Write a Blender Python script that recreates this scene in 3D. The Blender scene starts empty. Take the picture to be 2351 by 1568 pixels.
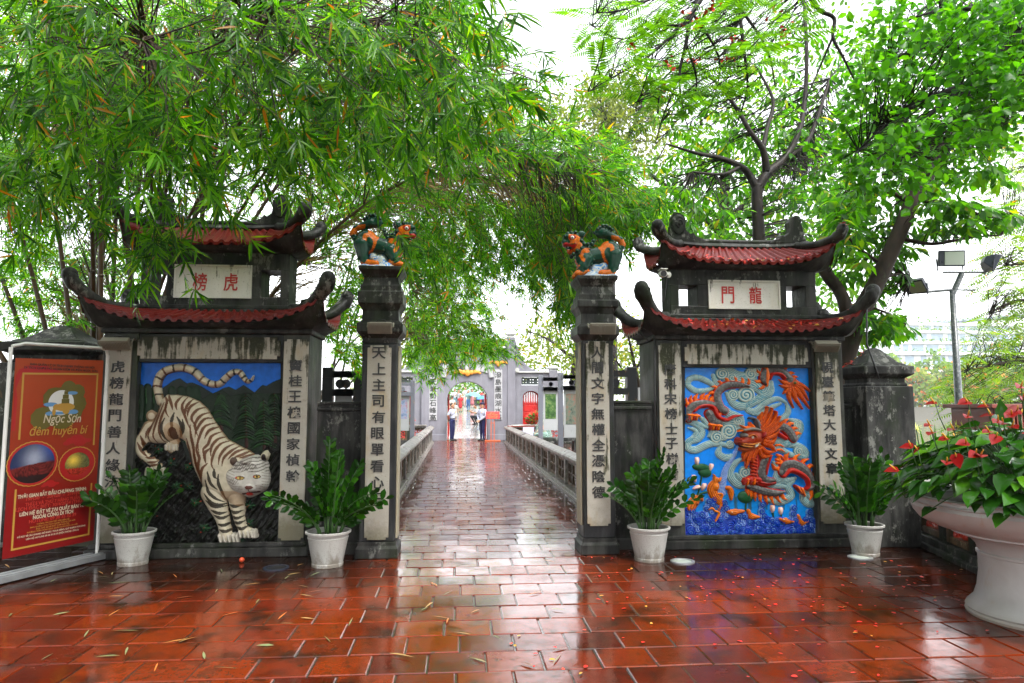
import bpy, bmesh, math, random
import numpy as np
from mathutils import Vector, Matrix
R = math.radians
random.seed(7); rng = np.random.default_rng(7)
SC = bpy.context.scene
COL = SC.collection

# ------------------------------------------------------------------ camera, sky, sun, exposure
EYE = 1.62; YAW = R(4.55); PITCH = R(5.32); FPX = 1567.3
cam_d = bpy.data.cameras.new("camera"); cam = bpy.data.objects.new("camera", cam_d); COL.objects.link(cam)
cam.location = (0, 0, EYE); cam.rotation_euler = (R(90) + PITCH, 0, -YAW)
cam_d.sensor_width = 36; cam_d.lens = 24.0; cam_d.clip_start = 0.05; cam_d.clip_end = 3000
SC.camera = cam
SUN_EL, SUN_AZ = 58, -60
world = bpy.data.worlds.new("World"); SC.world = world; world.use_nodes = True
wn = world.node_tree.nodes; wl = world.node_tree.links
for n in list(wn): wn.remove(n)
wo = wn.new('ShaderNodeOutputWorld'); wb = wn.new('ShaderNodeBackground')
sky = wn.new('ShaderNodeTexSky'); sky.sky_type = 'NISHITA'; sky.sun_disc = False
sky.sun_elevation = R(SUN_EL); sky.sun_rotation = R(90 - SUN_AZ); sky.dust_density = 1.5; sky.air_density = 1.0; sky.ozone_density = 1.0
hs = wn.new('ShaderNodeHueSaturation'); hs.inputs['Saturation'].default_value = 0.12
wl.new(sky.outputs[0], hs.inputs['Color']); wl.new(hs.outputs[0], wb.inputs[0]); wb.inputs[1].default_value = 0.15
wl.new(wb.outputs[0], wo.inputs[0])
sun_d = bpy.data.lights.new("sun", 'SUN'); sun_d.energy = 1.0; sun_d.angle = R(25); sun_d.color = (1, .97, .92)
sun = bpy.data.objects.new("sun", sun_d); COL.objects.link(sun); sun.location = (0, 0, 30)
sun.rotation_euler = (R(90 - SUN_EL), 0, R(SUN_AZ + 90))
SC.view_settings.view_transform = 'Standard'; SC.view_settings.look = 'None'
SC.view_settings.gamma = 1.0; SC.view_settings.exposure = 2.45
SC.cycles.max_bounces = 8; SC.cycles.transparent_max_bounces = 8
SC.cycles.use_denoising = True
SC.cycles.caustics_reflective = False; SC.cycles.caustics_refractive = False
SC.cycles.sample_clamp_indirect = 6

# a point on the vertical plane y=Y, or on a level plane, where the view line through photo pixel (2351 wide) meets it
_st, _ct, _sp, _cp = math.sin(YAW), math.cos(YAW), math.sin(PITCH), math.cos(PITCH)
def _ray(u, v):
    a = (u - 1175.5) / FPX; b = (784 - v) / FPX
    return Vector((_st*_cp + a*_ct - b*_st*_sp, _ct*_cp - a*_st - b*_ct*_sp, _sp + b*_cp))
def W(u, v, Y):
    d = _ray(u, v); k = Y / d.y
    return Vector((d.x*k, Y, EYE + d.z*k))
def G(u, v, z=0.0):
    d = _ray(u, v); k = (z - EYE) / d.z
    return Vector((d.x*k, d.y*k, z))
def wx(u, Y, v=900): return W(u, v, Y).x
def wz(v, Y, u=1175): return W(u, v, Y).z

# ------------------------------------------------------------------ objects
def root_of(o):
    while o.parent: o = o.parent
    return o
def thing(name, label, cat, loc=(0, 0, 0), rz=0.0, group=None, kind=None):
    o = bpy.data.objects.new(name, None); COL.objects.link(o)
    o.empty_display_size = .1
    o.location = loc; o.rotation_euler = (0, 0, rz)
    return tag(o, label, cat, group, kind or 'thing')
def tag(o, label=None, cat=None, group=None, kind=None):
    if label: o['label'] = label
    if cat: o['category'] = cat
    if group: o['group'] = group
    if kind: o['kind'] = kind
    return o
def copy_tree(o, parent=None):
    c = o.copy(); COL.objects.link(c)
    if parent is not None: c.parent = parent
    for ch in list(o.children): copy_tree(ch, c)
    return c
def add_mod_bevel(o, w=.008, seg=2):
    m = o.modifiers.new('edge', 'BEVEL'); m.width = w; m.segments = seg; m.limit_method = 'ANGLE'; m.angle_limit = R(40)
    return o
class MB:
    """collects shapes, builds them as one mesh object"""
    def __init__(s): s.v = []; s.f = []; s.c = []; s.n = 0
    def add(s, verts, faces, col=None):
        s.v.extend([tuple(p) for p in verts]); b = s.n
        s.f.extend([tuple(i + b for i in f) for f in faces])
        s.c.extend([col or (1, 1, 1)] * len(verts)); s.n += len(verts); return s
    def box(s, x0, x1, y0, y1, z0, z1, col=None):
        v = [(x0,y0,z0),(x1,y0,z0),(x1,y1,z0),(x0,y1,z0),(x0,y0,z1),(x1,y0,z1),(x1,y1,z1),(x0,y1,z1)]
        return s.add(v, [(0,3,2,1),(4,5,6,7),(0,1,5,4),(1,2,6,5),(2,3,7,6),(3,0,4,7)], col)
    def obox(s, c, ax, ay, az, hx, hy, hz, col=None):
        c = Vector(c); ax = Vector(ax).normalized()*hx; ay = Vector(ay).normalized()*hy; az = Vector(az).normalized()*hz
        v = [c+sx*ax+sy*ay+sz*az for sz in (-1,1) for sx,sy in ((-1,-1),(1,-1),(1,1),(-1,1))]
        return s.add(v, [(0,3,2,1),(4,5,6,7),(0,1,5,4),(1,2,6,5),(2,3,7,6),(3,0,4,7)], col)
    def tube(s, pts, rad, n=8, col=None, caps=True, flat=1.0):
        pts = [Vector(p) for p in pts]; m = len(pts)
        if not hasattr(rad, '__len__'): rad = [rad]*m
        V = []; F = []; up = None
        for i, p in enumerate(pts):
            t = (pts[min(i+1, m-1)] - pts[max(i-1, 0)])
            if t.length < 1e-9: t = Vector((0,0,1))
            t.normalize()
            if up is None: up = Vector((0,1,0)) if abs(t.y) < .9 else Vector((1,0,0))
            a = t.cross(up)
            if a.length < 1e-6: a = t.orthogonal()
            a.normalize(); b = a.cross(t); up = b
            for k in range(n):
                th = 2*math.pi*k/n
                V.append(p + a*(math.cos(th)*rad[i]) + b*(math.sin(th)*rad[i]*flat))
        for i in range(m-1):
            for k in range(n):
                k2 = (k+1) % n
                F.append((i*n+k, (i+1)*n+k, (i+1)*n+k2, i*n+k2))
        if caps:
            F.append(tuple(range(n))); F.append(tuple(range((m-1)*n + n-1, (m-1)*n - 1, -1)))
        return s.add(V, F, col)
    def lathe(s, prof, c=(0,0,0), n=24, col=None, caps=True, square=False, rot=0.0, sy=1.0):
        V = []; F = []
        if square: n = 4; rot = math.pi/4
        k0 = math.sqrt(2) if square else 1
        for r, z in prof:
            for k in range(n):
                th = 2*math.pi*k/n + rot
                V.append((c[0] + math.cos(th)*r*k0, c[1] + math.sin(th)*r*k0*sy, c[2] + z))
        m = len(prof)
        for i in range(m-1):
            for k in range(n):
                k2 = (k+1) % n
                F.append((i*n+k, i*n+k2, (i+1)*n+k2, (i+1)*n+k))
        if caps:
            F.append(tuple(range(n-1, -1, -1))); F.append(tuple(range((m-1)*n, m*n)))
        return s.add(V, F, col)
    def ell(s, c, r, n=12, m=8, col=None, rot=None):
        V = []; F = []
        if not hasattr(r, '__len__'): r = (r, r, r)
        for i in range(m+1):
            ph = math.pi*i/m
            for k in range(n):
                th = 2*math.pi*k/n
                p = Vector((math.sin(ph)*math.cos(th)*r[0], math.sin(ph)*math.sin(th)*r[1], math.cos(ph)*r[2]))
                if rot is not None: p = rot @ p
                V.append(Vector(c) + p)
        for i in range(m):
            for k in range(n):
                k2 = (k+1) % n
                F.append((i*n+k, (i+1)*n+k, (i+1)*n+k2, i*n+k2))
        return s.add(V, F, col)
    def prism(s, poly, o, ax, ay, nz, d, col=None):
        """polygon in (ax, ay) at origin o, pushed out by d along nz"""
        o = Vector(o); ax = Vector(ax); ay = Vector(ay); nz = Vector(nz)
        n = len(poly); b = [o + ax*p[0] + ay*p[1] for p in poly]
        V = b + [p + nz*d for p in b]
        A = sum(poly[i][0]*poly[(i+1)%n][1] - poly[(i+1)%n][0]*poly[i][1] for i in range(n))
        flip = (A > 0) != (ax.cross(ay).dot(nz)*(1 if d > 0 else -1) > 0)
        F = [tuple(range(n-1, -1, -1)), tuple(range(n, 2*n))] + [(i, (i+1)%n, n+(i+1)%n, n+i) for i in range(n)]
        if flip: F = [tuple(reversed(f)) for f in F]
        return s.add(V, F, col)
    def arrays(s, V, F, C=None):
        b = s.n; s.v.extend(map(tuple, V)); s.f.extend([tuple(int(i)+b for i in f) for f in F])
        s.c.extend(map(tuple, C) if C is not None else [(1,1,1)]*len(V)); s.n += len(V); return s
    def build(s, name, mat, parent=None, smooth=False, world=True, bevel=None, colors=False, base=None, angle=None):
        me = bpy.data.meshes.new(name)
        V = np.array(s.v, dtype=np.float64).reshape(-1, 3)
        o = bpy.data.objects.new(name, me)
        if parent is not None:
            if world:
                V = V - np.array(root_of(parent).location)
            o.parent = parent
        elif world:
            if base is None:
                base = ((V[:,0].min()+V[:,0].max())/2, (V[:,1].min()+V[:,1].max())/2, V[:,2].min())
            V = V - np.array(base); o.location = base
        me.from_pydata(V.tolist(), [], s.f); me.update()
        if colors:
            at = me.color_attributes.new('Col', 'FLOAT_COLOR', 'POINT')
            c = np.ones((len(V), 4), np.float32); c[:, :3] = np.array(s.c)
            at.data.foreach_set('color', c.ravel())
        if smooth: me.polygons.foreach_set('use_smooth', [True]*len(me.polygons))
        if mat: me.materials.append(mat)
        COL.objects.link(o)
        if smooth and angle:
            try:
                me.set_sharp_from_angle(angle=R(angle))
            except Exception: pass
        if bevel: add_mod_bevel(o, bevel)
        return o
def np_mesh(name, V, F, mat, parent=None, C=None, smooth=False, base=None):
    """V Nx3, F Mx3 or Mx4 int arrays -> object (fast)"""
    V = np.asarray(V, np.float64)
    me = bpy.data.meshes.new(name); o = bpy.data.objects.new(name, me)
    if parent is not None:
        V = V - np.array(root_of(parent).location); o.parent = parent
    elif base is not None:
        V = V - np.array(base); o.location = base
    F = np.asarray(F, np.int32); k = F.shape[1]
    me.vertices.add(len(V)); me.vertices.foreach_set('co', V.astype(np.float32).ravel())
    me.loops.add(F.size); me.loops.foreach_set('vertex_index', F.ravel())
    me.polygons.add(len(F)); me.polygons.foreach_set('loop_start', np.arange(0, F.size, k, dtype=np.int32))
    me.polygons.foreach_set('loop_total', np.full(len(F), k, np.int32))
    if smooth: me.polygons.foreach_set('use_smooth', np.ones(len(F), bool))
    me.update(calc_edges=True); me.validate()
    if C is not None:
        at = me.color_attributes.new('Col', 'FLOAT_COLOR', 'POINT')
        c = np.ones((len(V), 4), np.float32); c[:, :3] = C
        at.data.foreach_set('color', c.ravel())
    if mat: me.materials.append(mat)
    COL.objects.link(o); return o
_tcache = {}
def text_mesh(txt, size, extrude=.004, offset=0.0, align='CENTER', shear=0.0, spacing=1.0):
    """text -> (verts in x,y with depth z, faces), centred on its own box when align is CENTER"""
    key = (txt, size, extrude, offset, align, shear, spacing)
    if key in _tcache: return _tcache[key]
    cu = bpy.data.curves.new('t', 'FONT'); cu.body = txt; cu.size = size; cu.extrude = extrude; cu.offset = offset
    cu.align_x = 'LEFT'; cu.resolution_u = 3; cu.shear = shear; cu.space_character = spacing
    ob = bpy.data.objects.new('t', cu); COL.objects.link(ob)
    dg = bpy.context.evaluated_depsgraph_get(); dg.update()
    me = bpy.data.meshes.new_from_object(ob.evaluated_get(dg))
    V = np.array([v.co[:] for v in me.vertices]).reshape(-1, 3); F = [tuple(p.vertices) for p in me.polygons]
    bpy.data.objects.remove(ob); bpy.data.curves.remove(cu); bpy.data.meshes.remove(me)
    if len(V):
        if align == 'CENTER': V[:, :2] -= (V[:, :2].min(0) + V[:, :2].max(0))/2
        elif align == 'LEFT': V[:, 0] -= V[:, 0].min()
    _tcache[key] = (V, F); return V, F
def put_text(mb, txt, size, o, ax, ay, nz, extrude=.004, offset=0.0, fit=None, align='CENTER', col=None, shear=0.0, height=None):
    V, F = text_mesh(txt, size, extrude, offset, align, shear)
    if not len(V): return mb
    V = V.copy()
    if fit: V[:, 0] *= fit / max(1e-6, V[:, 0].max() - V[:, 0].min())
    if height: V[:, 1] *= height / max(1e-6, V[:, 1].max() - V[:, 1].min())
    o = np.array(o); P = o + V[:, :1]*np.array(ax) + V[:, 1:2]*np.array(ay) + V[:, 2:3]*np.array(nz)
    mb.add([tuple(p) for p in P], F, col); return mb

# ------------------------------------------------------------------ materials
class N:
    def __init__(s, name):
        s.m = bpy.data.materials.new(name); s.m.use_nodes = True; s.t = s.m.node_tree
        s.b = s.t.nodes['Principled BSDF']; s.out = s.t.nodes['Material Output']; s._tc = None
    def n(s, typ, **kw):
        nd = s.t.nodes.new(typ)
        for k, v in kw.items():
            if k.startswith('i_'):
                nd.inputs[k[2:].replace('_', ' ')].default_value = v
            else: setattr(nd, k, v)
        return nd
    def l(s, a, b): s.t.links.new(a, b)
    def co(s, kind='Object'):
        if s._tc is None: s._tc = s.n('ShaderNodeTexCoord')
        return s._tc.outputs[kind]
    def pos(s): return s.n('ShaderNodeNewGeometry').outputs['Position']
    def map(s, vec, scale=(1,1,1), loc=(0,0,0), rot=(0,0,0)):
        m = s.n('ShaderNodeMapping'); m.inputs['Scale'].default_value = scale; m.inputs['Location'].default_value = loc; m.inputs['Rotation'].default_value = rot
        s.l(vec, m.inputs['Vector']); return m.outputs[0]
    def noise(s, vec, scale, detail=4, rough=.55, dist=0.0):
        n = s.n('ShaderNodeTexNoise'); n.inputs['Scale'].default_value = scale; n.inputs['Detail'].default_value = detail
        n.inputs['Roughness'].default_value = rough; n.inputs['Distortion'].default_value = dist; s.l(vec, n.inputs['Vector']); return n.outputs['Fac']
    def ramp(s, fac, stops, interp='LINEAR'):
        r = s.n('ShaderNodeValToRGB'); r.color_ramp.interpolation = interp; e = r.color_ramp.elements
        while len(e) < len(stops): e.new(.5)
        for i, (p, c) in enumerate(stops):
            e[i].position = p; e[i].color = (*c, 1) if hasattr(c, '__len__') else (c, c, c, 1)
        s.l(fac, r.inputs[0]); return r.outputs[0]
    def mix(s, fac, a, b, mode='MIX'):
        m = s.n('ShaderNodeMix', data_type='RGBA', blend_type=mode)
        for v, i in ((fac, 0), (a, 6), (b, 7)):
            if hasattr(v, 'is_linked') or isinstance(v, bpy.types.NodeSocket): s.l(v, m.inputs[i])
            elif hasattr(v, '__len__'): m.inputs[i].default_value = (*v, 1)
            else: m.inputs[i].default_value = v if i == 0 else (v, v, v, 1)
        return m.outputs[2]
    def math(s, op, a, b=0.0, clamp=False):
        m = s.n('ShaderNodeMath', operation=op); m.use_clamp = clamp
        for v, i in ((a, 0), (b, 1)):
            if isinstance(v, bpy.types.NodeSocket): s.l(v, m.inputs[i])
            else: m.inputs[i].default_value = v
        return m.outputs[0]
    def base(s, c):
        if isinstance(c, bpy.types.NodeSocket): s.l(c, s.b.inputs['Base Color'])
        else: s.b.inputs['Base Color'].default_value = (*c, 1)
    def rough(s, c):
        if isinstance(c, bpy.types.NodeSocket): s.l(c, s.b.inputs['Roughness'])
        else: s.b.inputs['Roughness'].default_value = c
    def bump(s, h, strength=.3, dist=.01, chain=None):
        b = s.n('ShaderNodeBump'); b.inputs['Strength'].default_value = strength; b.inputs['Distance'].default_value = dist
        s.l(h, b.inputs['Height'])
        if chain is not None: s.l(chain, b.inputs['Normal'])
        s.l(b.outputs[0], s.b.inputs['Normal']); return b.outputs[0]
    def sep(s, vec):
        x = s.n('ShaderNodeSeparateXYZ'); s.l(vec, x.inputs[0]); return x.outputs
def simple(name, c, rough=.5, var=.25, scale=8, metal=0.0, bump=0.1, streak=False):
    k = N(name); p = k.pos()
    f = k.noise(k.map(p, (1, 1, .15)) if streak else p, scale, 5)
    k.base(k.mix(f, tuple(x*(1-var) for x in c), tuple(min(1, x*(1+var)) for x in c)))
    k.rough(k.ramp(f, [(.3, max(.02, rough-.1)), (.7, min(1, rough+.1))])); k.b.inputs['Metallic'].default_value = metal
    if bump: k.bump(k.noise(p, scale*6, 4), bump, .004)
    return k.m
def vcolor(name, rough=.5, var=.12, scale=25, bump=.15, spec=.22, coat=0.0):
    k = N(name); a = k.n('ShaderNodeAttribute'); a.attribute_name = 'Col'; p = k.pos()
    f = k.noise(p, scale, 5)
    k.base(k.mix(1.0, a.outputs['Color'], k.ramp(f, [(.25, 1-var*2), (.75, 1.0+var*.5)]), 'MULTIPLY'))
    k.rough(rough); k.b.inputs['Specular IOR Level'].default_value = spec; k.b.inputs['Coat Weight'].default_value = coat
    k.b.inputs['Coat Roughness'].default_value = .15
    if bump: k.bump(k.noise(p, scale*3, 4), bump, .004)
    return k.m
def dark_stone(name, c0=(.018,.018,.017), c1=(.085,.085,.08), moss=(.022,.035,.012), pale=(.22,.22,.2), pale_amt=.72, moss_at=.5, streak=.18, rough=.42):
    """old lime plaster blackened by rain: dark and grey patches, moss, pale flaking, streaks running down"""
    k = N(name); p = k.pos()
    st = k.noise(k.map(p, (1, 1, streak)), 9, 6, .6)
    big = k.noise(p, 2.3, 5, .6)
    a = k.mix(k.ramp(k.math('ADD', k.math('MULTIPLY', st, .6), k.math('MULTIPLY', big, .4)), [(.43, 0.0), (.50, .35), (.58, 1.0)]), c0, c1)
    a = k.mix(k.ramp(k.noise(k.map(p, (1,1,.5), (7,3,1)), 3.1, 6, .65), [(moss_at, 0.0), (moss_at+.16, .85)]), a, moss)
    fl = k.ramp(k.math('ADD', k.math('MULTIPLY', k.noise(k.map(p, (1,1,.55)), 13, 8, .75), .75), k.math('MULTIPLY', k.noise(p, 2.6, 3), .35)), [(pale_amt-.06, 0.0), (pale_amt-.01, .85)])
    a = k.mix(fl, a, pale)
    k.base(a); k.b.inputs['Specular IOR Level'].default_value = .2; k.rough(k.ramp(big, [(.3, rough-.1), (.7, rough+.25)]))
    k.bump(k.noise(p, 45, 6, .65), .35, .006)
    return k.m
def stained_panel(name, top, amt=.5, base=(.42,.395,.34), grime=(.02,.026,.012), fall=.9, low=None, warm=(.34,.26,.15)):
    """whitewashed panel: dark green-black rain stains hanging from its top edge (top, m) and fading downwards"""
    k = N(name); p = k.pos(); z = k.sep(p)[2]
    st = k.noise(k.map(p, (1, 1, .09)), 16, 7, .62)
    br = k.noise(p, 5, 6, .65)
    d = k.math('DIVIDE', k.math('SUBTRACT', top, z), fall, True)
    s = k.math('ADD', k.math('MULTIPLY', st, 1.5), k.math('ADD', k.math('MULTIPLY', br, .9), -.70))
    th = k.math('SUBTRACT', k.math('ADD', s, amt - .5), k.math('MULTIPLY', d, .36))
    m = k.ramp(th, [(.40, 0.0), (.47, .6), (.56, 1.0)])
    bc = k.mix(k.noise(k.map(p, (1,1,.3), (3,1,2)), 7, 6, .6), base, tuple(x*.72 for x in base))
    bc = k.mix(k.ramp(k.noise(k.map(p, (1,1,.35), (1,9,2)), 6, 5, .6), [(.52, 0.0), (.72, .8)]), bc, warm)
    g = k.mix(k.noise(p, 12, 3), tuple(x*.4 for x in grime), (.035,.038,.012))
    c = k.mix(m, bc, g)
    if low is not None:
        q = k.math('ADD', k.math('MULTIPLY', k.math('SUBTRACT', low, z), 2.2), k.math('MULTIPLY', k.noise(p, 11, 6, .7), .9))
        c = k.mix(k.ramp(q, [(.45, 0.0), (1.0, .8)]), c, (.10,.09,.045))
    c = k.mix(k.ramp(k.noise(p, 60, 3), [(.60, 0.0), (.72, .5)]), c, (.2,.18,.14))
    k.base(c); k.b.inputs['Specular IOR Level'].default_value = .25; k.rough(.55); k.bump(k.noise(p, 60, 5), .25, .004)
    return k.m
def leaf_mat(name, stops, trans=.45, rough=.32, vein=True, spec=.2):
    stops = [(p_, (c_[0], c_[1], c_[2]*.45)) for p_, c_ in stops]
    k = N(name); g = k.n('ShaderNodeNewGeometry'); p = g.outputs['Position']
    c = k.ramp(g.outputs['Random Per Island'], stops)
    f = k.noise(p, 1.1, 3)
    c = k.mix(1.0, c, k.ramp(f, [(.3, .72), (.7, 1.12)]), 'MULTIPLY')
    k.base(c); k.rough(rough); k.b.inputs['Specular IOR Level'].default_value = spec
    tr = k.n('ShaderNodeBsdfTranslucent')
    tc = k.mix(1.0, c, (2.5, 2.4, .6), 'MULTIPLY'); k.l(tc, tr.inputs[0])
    ms = k.n('ShaderNodeMixShader'); ms.inputs[0].default_value = trans
    k.l(k.b.outputs[0], ms.inputs[1]); k.l(tr.outputs[0], ms.inputs[2]); k.l(ms.outputs[0], k.out.inputs[0])
    return k.m
def bark_mat(name, c0, c1, scale=12, rough=.7, lich=None):
    k = N(name); p = k.pos(); f = k.noise(k.map(p, (1,1,.3)), scale, 6, .65)
    c = k.mix(k.ramp(f, [(.35, 0.0), (.65, 1.0)]), c0, c1)
    if lich: c = k.mix(k.ramp(k.noise(p, 6, 5, .7), [(.6, 0.0), (.68, .8)]), c, lich)
    k.base(c); k.rough(rough); k.b.inputs['Specular IOR Level'].default_value = .15; k.bump(f, .6, .02); return k.m
# ------------------------------------------------------------------ the setting: ground, paving, lake, far bank
YP, YG = 7.5, 7.75          # front planes of the two pillars and of the two gates
PX0, PX1 = -1.02, 2.06      # the causeway between its balustrades
YB = 31.9                   # front plane of the far grey gate
M = {}
def tile_mat(name, c0, c1, dark, moss, rst, spec=.5, bsc=9, bst=.12, trod=False):
    k = N(name); g = k.n('ShaderNodeNewGeometry'); p = g.outputs['Position']
    c = k.ramp(g.outputs['Random Per Island'], [(0, c0), (.45, c1), (.75, tuple(x*.8 for x in c1)), (1, tuple(x*.62 for x in c0))])
    f = k.noise(p, 2.4, 6, .65); f2 = k.noise(p, 14, 7, .7)
    c = k.mix(k.ramp(f, [(.50, 0.0), (.66, .9)]), c, dark)
    c = k.mix(k.ramp(f2, [(.53, 0.0), (.64, .8)]), c, moss)
    sx, sy, _z = k.sep(p)                               # shade along the foot of the walls, painted into the tile colour, away from the trodden way
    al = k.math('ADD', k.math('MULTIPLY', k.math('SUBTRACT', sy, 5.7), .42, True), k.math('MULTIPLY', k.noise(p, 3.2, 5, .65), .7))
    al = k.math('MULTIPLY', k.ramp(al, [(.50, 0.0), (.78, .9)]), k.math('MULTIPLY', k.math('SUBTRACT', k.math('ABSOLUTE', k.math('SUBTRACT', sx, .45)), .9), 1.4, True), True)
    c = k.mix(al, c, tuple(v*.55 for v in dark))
    c = k.mix(k.ramp(k.noise(k.map(p, (1, .35, 1)), 60, 3), [(.55, 0.0), (.7, .4)]), c, tuple(v*.35 for v in c1))
    k.base(c)
    w = k.noise(p, 1.7, 4, .6)
    rf = k.math('ADD', k.math('MULTIPLY', w, .7), k.math('MULTIPLY', f2, .3))
    if trod:      # a film of water lies along the trodden way to the gate
        k.l(k.math('ADD', spec, k.math('MULTIPLY', k.math('SUBTRACT', 1.7, k.math('ABSOLUTE', k.math('SUBTRACT', sx, .42)), True), .45)), k.b.inputs['Specular IOR Level'])
    k.rough(k.ramp(rf, rst))
    k.b.inputs['IOR'].default_value = 1.42; k.b.inputs['Specular IOR Level'].default_value = spec
    b = k.bump(k.noise(p, bsc, 4, .55), bst, .012); k.bump(k.noise(p, 70, 4), .06, .004, b)
    return k.m
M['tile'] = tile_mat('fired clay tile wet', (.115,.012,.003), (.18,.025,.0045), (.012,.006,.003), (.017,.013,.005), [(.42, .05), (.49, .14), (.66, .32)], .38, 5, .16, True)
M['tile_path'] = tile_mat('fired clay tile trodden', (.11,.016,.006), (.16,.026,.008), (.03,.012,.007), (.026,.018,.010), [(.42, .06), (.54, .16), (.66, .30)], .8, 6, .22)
k = N('wet mortar'); p = k.pos(); k.base(k.mix(k.noise(p, 8, 5), (.018,.016,.012), (.06,.05,.035))); k.rough(.09); k.bump(k.noise(p, 20, 4), .3, .01); M['mortar'] = k.m
M['soil'] = simple('damp earth', (.05,.045,.03), .7, .5, 3)
k = N('lake water'); p = k.pos(); k.base((.10,.12,.05)); k.rough(.12); k.b.inputs['IOR'].default_value = 1.33
k.bump(k.noise(k.map(p, (1, .3, 1)), 1.2, 4), .25, .05); M['water'] = k.m

def paving(name, x0, x1, y0, y1, tw, td, mat, z=0.0, rag=.004):
    V = []; F = []; row = 0; y = y0; g = .011
    while y < y1 - .02:
        d = min(td*(1 + random.uniform(-.03, .03)), y1 - y)
        x = x0 - (tw*.5 if row % 2 else 0) - random.uniform(0, .06)
        while x < x1:
            w = tw*(1 + random.uniform(-.04, .04))
            a, b = max(x, x0), min(x + w, x1); x += w
            if b - a < .05: continue
            gx = g*random.uniform(.7, 1.5); gy = g*random.uniform(.7, 1.5)
            sk = random.uniform(-.006, .006)
            q = [(a+gx/2, y+gy/2), (b-gx/2, y+gy/2+sk), (b-gx/2, y+d-gy/2+sk), (a+gx/2, y+d-gy/2)]
            tz = random.uniform(-rag, rag)*.6; tx = random.uniform(-.007, .007); ty = random.uniform(-.009, .009)
            cx, cy = (a+b)/2, y+d/2
            def zz(px, py): return z + tz + tx*(px-cx) + ty*(py-cy)
            o = len(V); bev = .007
            for s_, dz in ((0, -.016), (0, -.005), (bev, 0.0)):
                for (px, py) in q:
                    px2 = px + (s_ if px < cx else -s_); py2 = py + (s_ if py < cy else -s_)
                    V.append((px2, py2, zz(px2, py2) + dz))
            for r in range(2):
                for j in range(4):
                    j2 = (j+1) % 4; F.append((o+r*4+j, o+r*4+j2, o+r*4+4+j2, o+r*4+4+j))
            F.append((o+8, o+9, o+10, o+11))
        y += d; row += 1
    o = np_mesh(name, V, F, mat); o.data.polygons.foreach_set('use_smooth', np.zeros(len(o.data.polygons), bool)); tag(o, kind='structure'); return o
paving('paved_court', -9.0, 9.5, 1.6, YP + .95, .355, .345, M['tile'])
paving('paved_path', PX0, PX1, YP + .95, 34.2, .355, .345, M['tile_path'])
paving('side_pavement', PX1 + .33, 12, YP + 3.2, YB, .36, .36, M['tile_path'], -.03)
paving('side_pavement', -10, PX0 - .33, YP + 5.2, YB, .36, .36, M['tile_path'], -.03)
mb = MB(); mb.add([(-9, 1.6, -.009), (9.5, 1.6, -.009), (9.5, YP+.95, -.009), (-9, YP+.95, -.009)], [(0,1,2,3)])
mb.add([(PX0, YP+.95, -.009), (PX1, YP+.95, -.009), (PX1, 34.2, -.009), (PX0, 34.2, -.009)], [(0,1,2,3)])
tag(mb.build('mortar_bed', M['mortar'], world=False), kind='structure')
# one ground sheet with the lake cut into it: island ground, shore, lake bed, far bank
def ground_z(x, y):
    lake = min(1, max(0, (x - 12.0)/1.6)) if y < 34 else min(1, max(0, max((y - 34)/2, (x-12)/1.6)))
    lake_l = min(1, max(0, (-x - 11.0)/1.6))
    far = min(1, max(0, (math.hypot(x, y) - 150)/8))
    return -.045 - 3.4*max(lake, lake_l)*(1 - far) + (1.2*far if max(lake, lake_l) else 0)
xs = sorted(set(list(np.linspace(-14, 16, 41)) + [-600, -300, -160, -120, -60, -30, 30, 60, 90, 120, 140, 160, 200, 300, 600]))
ys = sorted(set(list(np.linspace(-10, 40, 41)) + [-200, -60, 60, 80, 100, 120, 140, 148, 152, 156, 160, 170, 200, 300, 600, 1400]))
V = [(x, y, ground_z(x, y)) for y in ys for x in xs]; nx = len(xs)
F = [(j*nx+i, j*nx+i+1, (j+1)*nx+i+1, (j+1)*nx+i) for j in range(len(ys)-1) for i in range(nx-1)]
tag(np_mesh('ground', V, F, M['soil'], smooth=True), kind='structure')
mb = MB(); mb.add([(-700, -200, -1.55), (700, -200, -1.55), (700, 900, -1.55), (-700, 900, -1.55)], [(0,1,2,3)])
tag(mb.build('lake_water', M['water'], world=False), kind='structure')

# ------------------------------------------------------------------ shared materials of the gates
M['stone'] = dark_stone('rain-blackened plaster', (.007,.007,.0065), (.045,.044,.041), (.012,.020,.006), pale=(.13,.13,.118), pale_amt=.675)
M['stone2'] = dark_stone('rain-blackened plaster with pale flakes', (.007,.007,.0065), (.050,.050,.047), (.012,.020,.006), pale=(.17,.17,.155), pale_amt=.66)
M['pier'] = dark_stone('mossy grey plaster', (.016,.017,.015), (.065,.066,.058), (.03,.042,.014), pale_amt=.75, moss_at=.52)
M['border'] = dark_stone('grey painted border', (.014,.015,.016), (.045,.046,.048), (.016,.02,.01), pale_amt=.8)
M['rtile'] = simple('dark red roof tile', (.13,.008,.005), .34, .5, 9, bump=.2); M['rtile'].node_tree.nodes['Principled BSDF'].inputs['Specular IOR Level'].default_value = .22
M['ink'] = simple('black lettering paint', (.012,.012,.012), .45, .3)
M['redpaint'] = simple('red lettering paint', (.42,.015,.012), .4, .2)
M['plaque'] = stained_panel('white plaque', 3.2, .30, (.72,.70,.66), fall=.5, warm=(.6,.56,.48))
M['steel'] = simple('galvanised steel', (.35,.36,.37), .4, .25, metal=.6)
M['lampbody'] = simple('weathered beige lamp casing', (.20,.185,.145), .55, .3)
M['cable'] = simple('black cable', (.01,.01,.01), .5)

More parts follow.
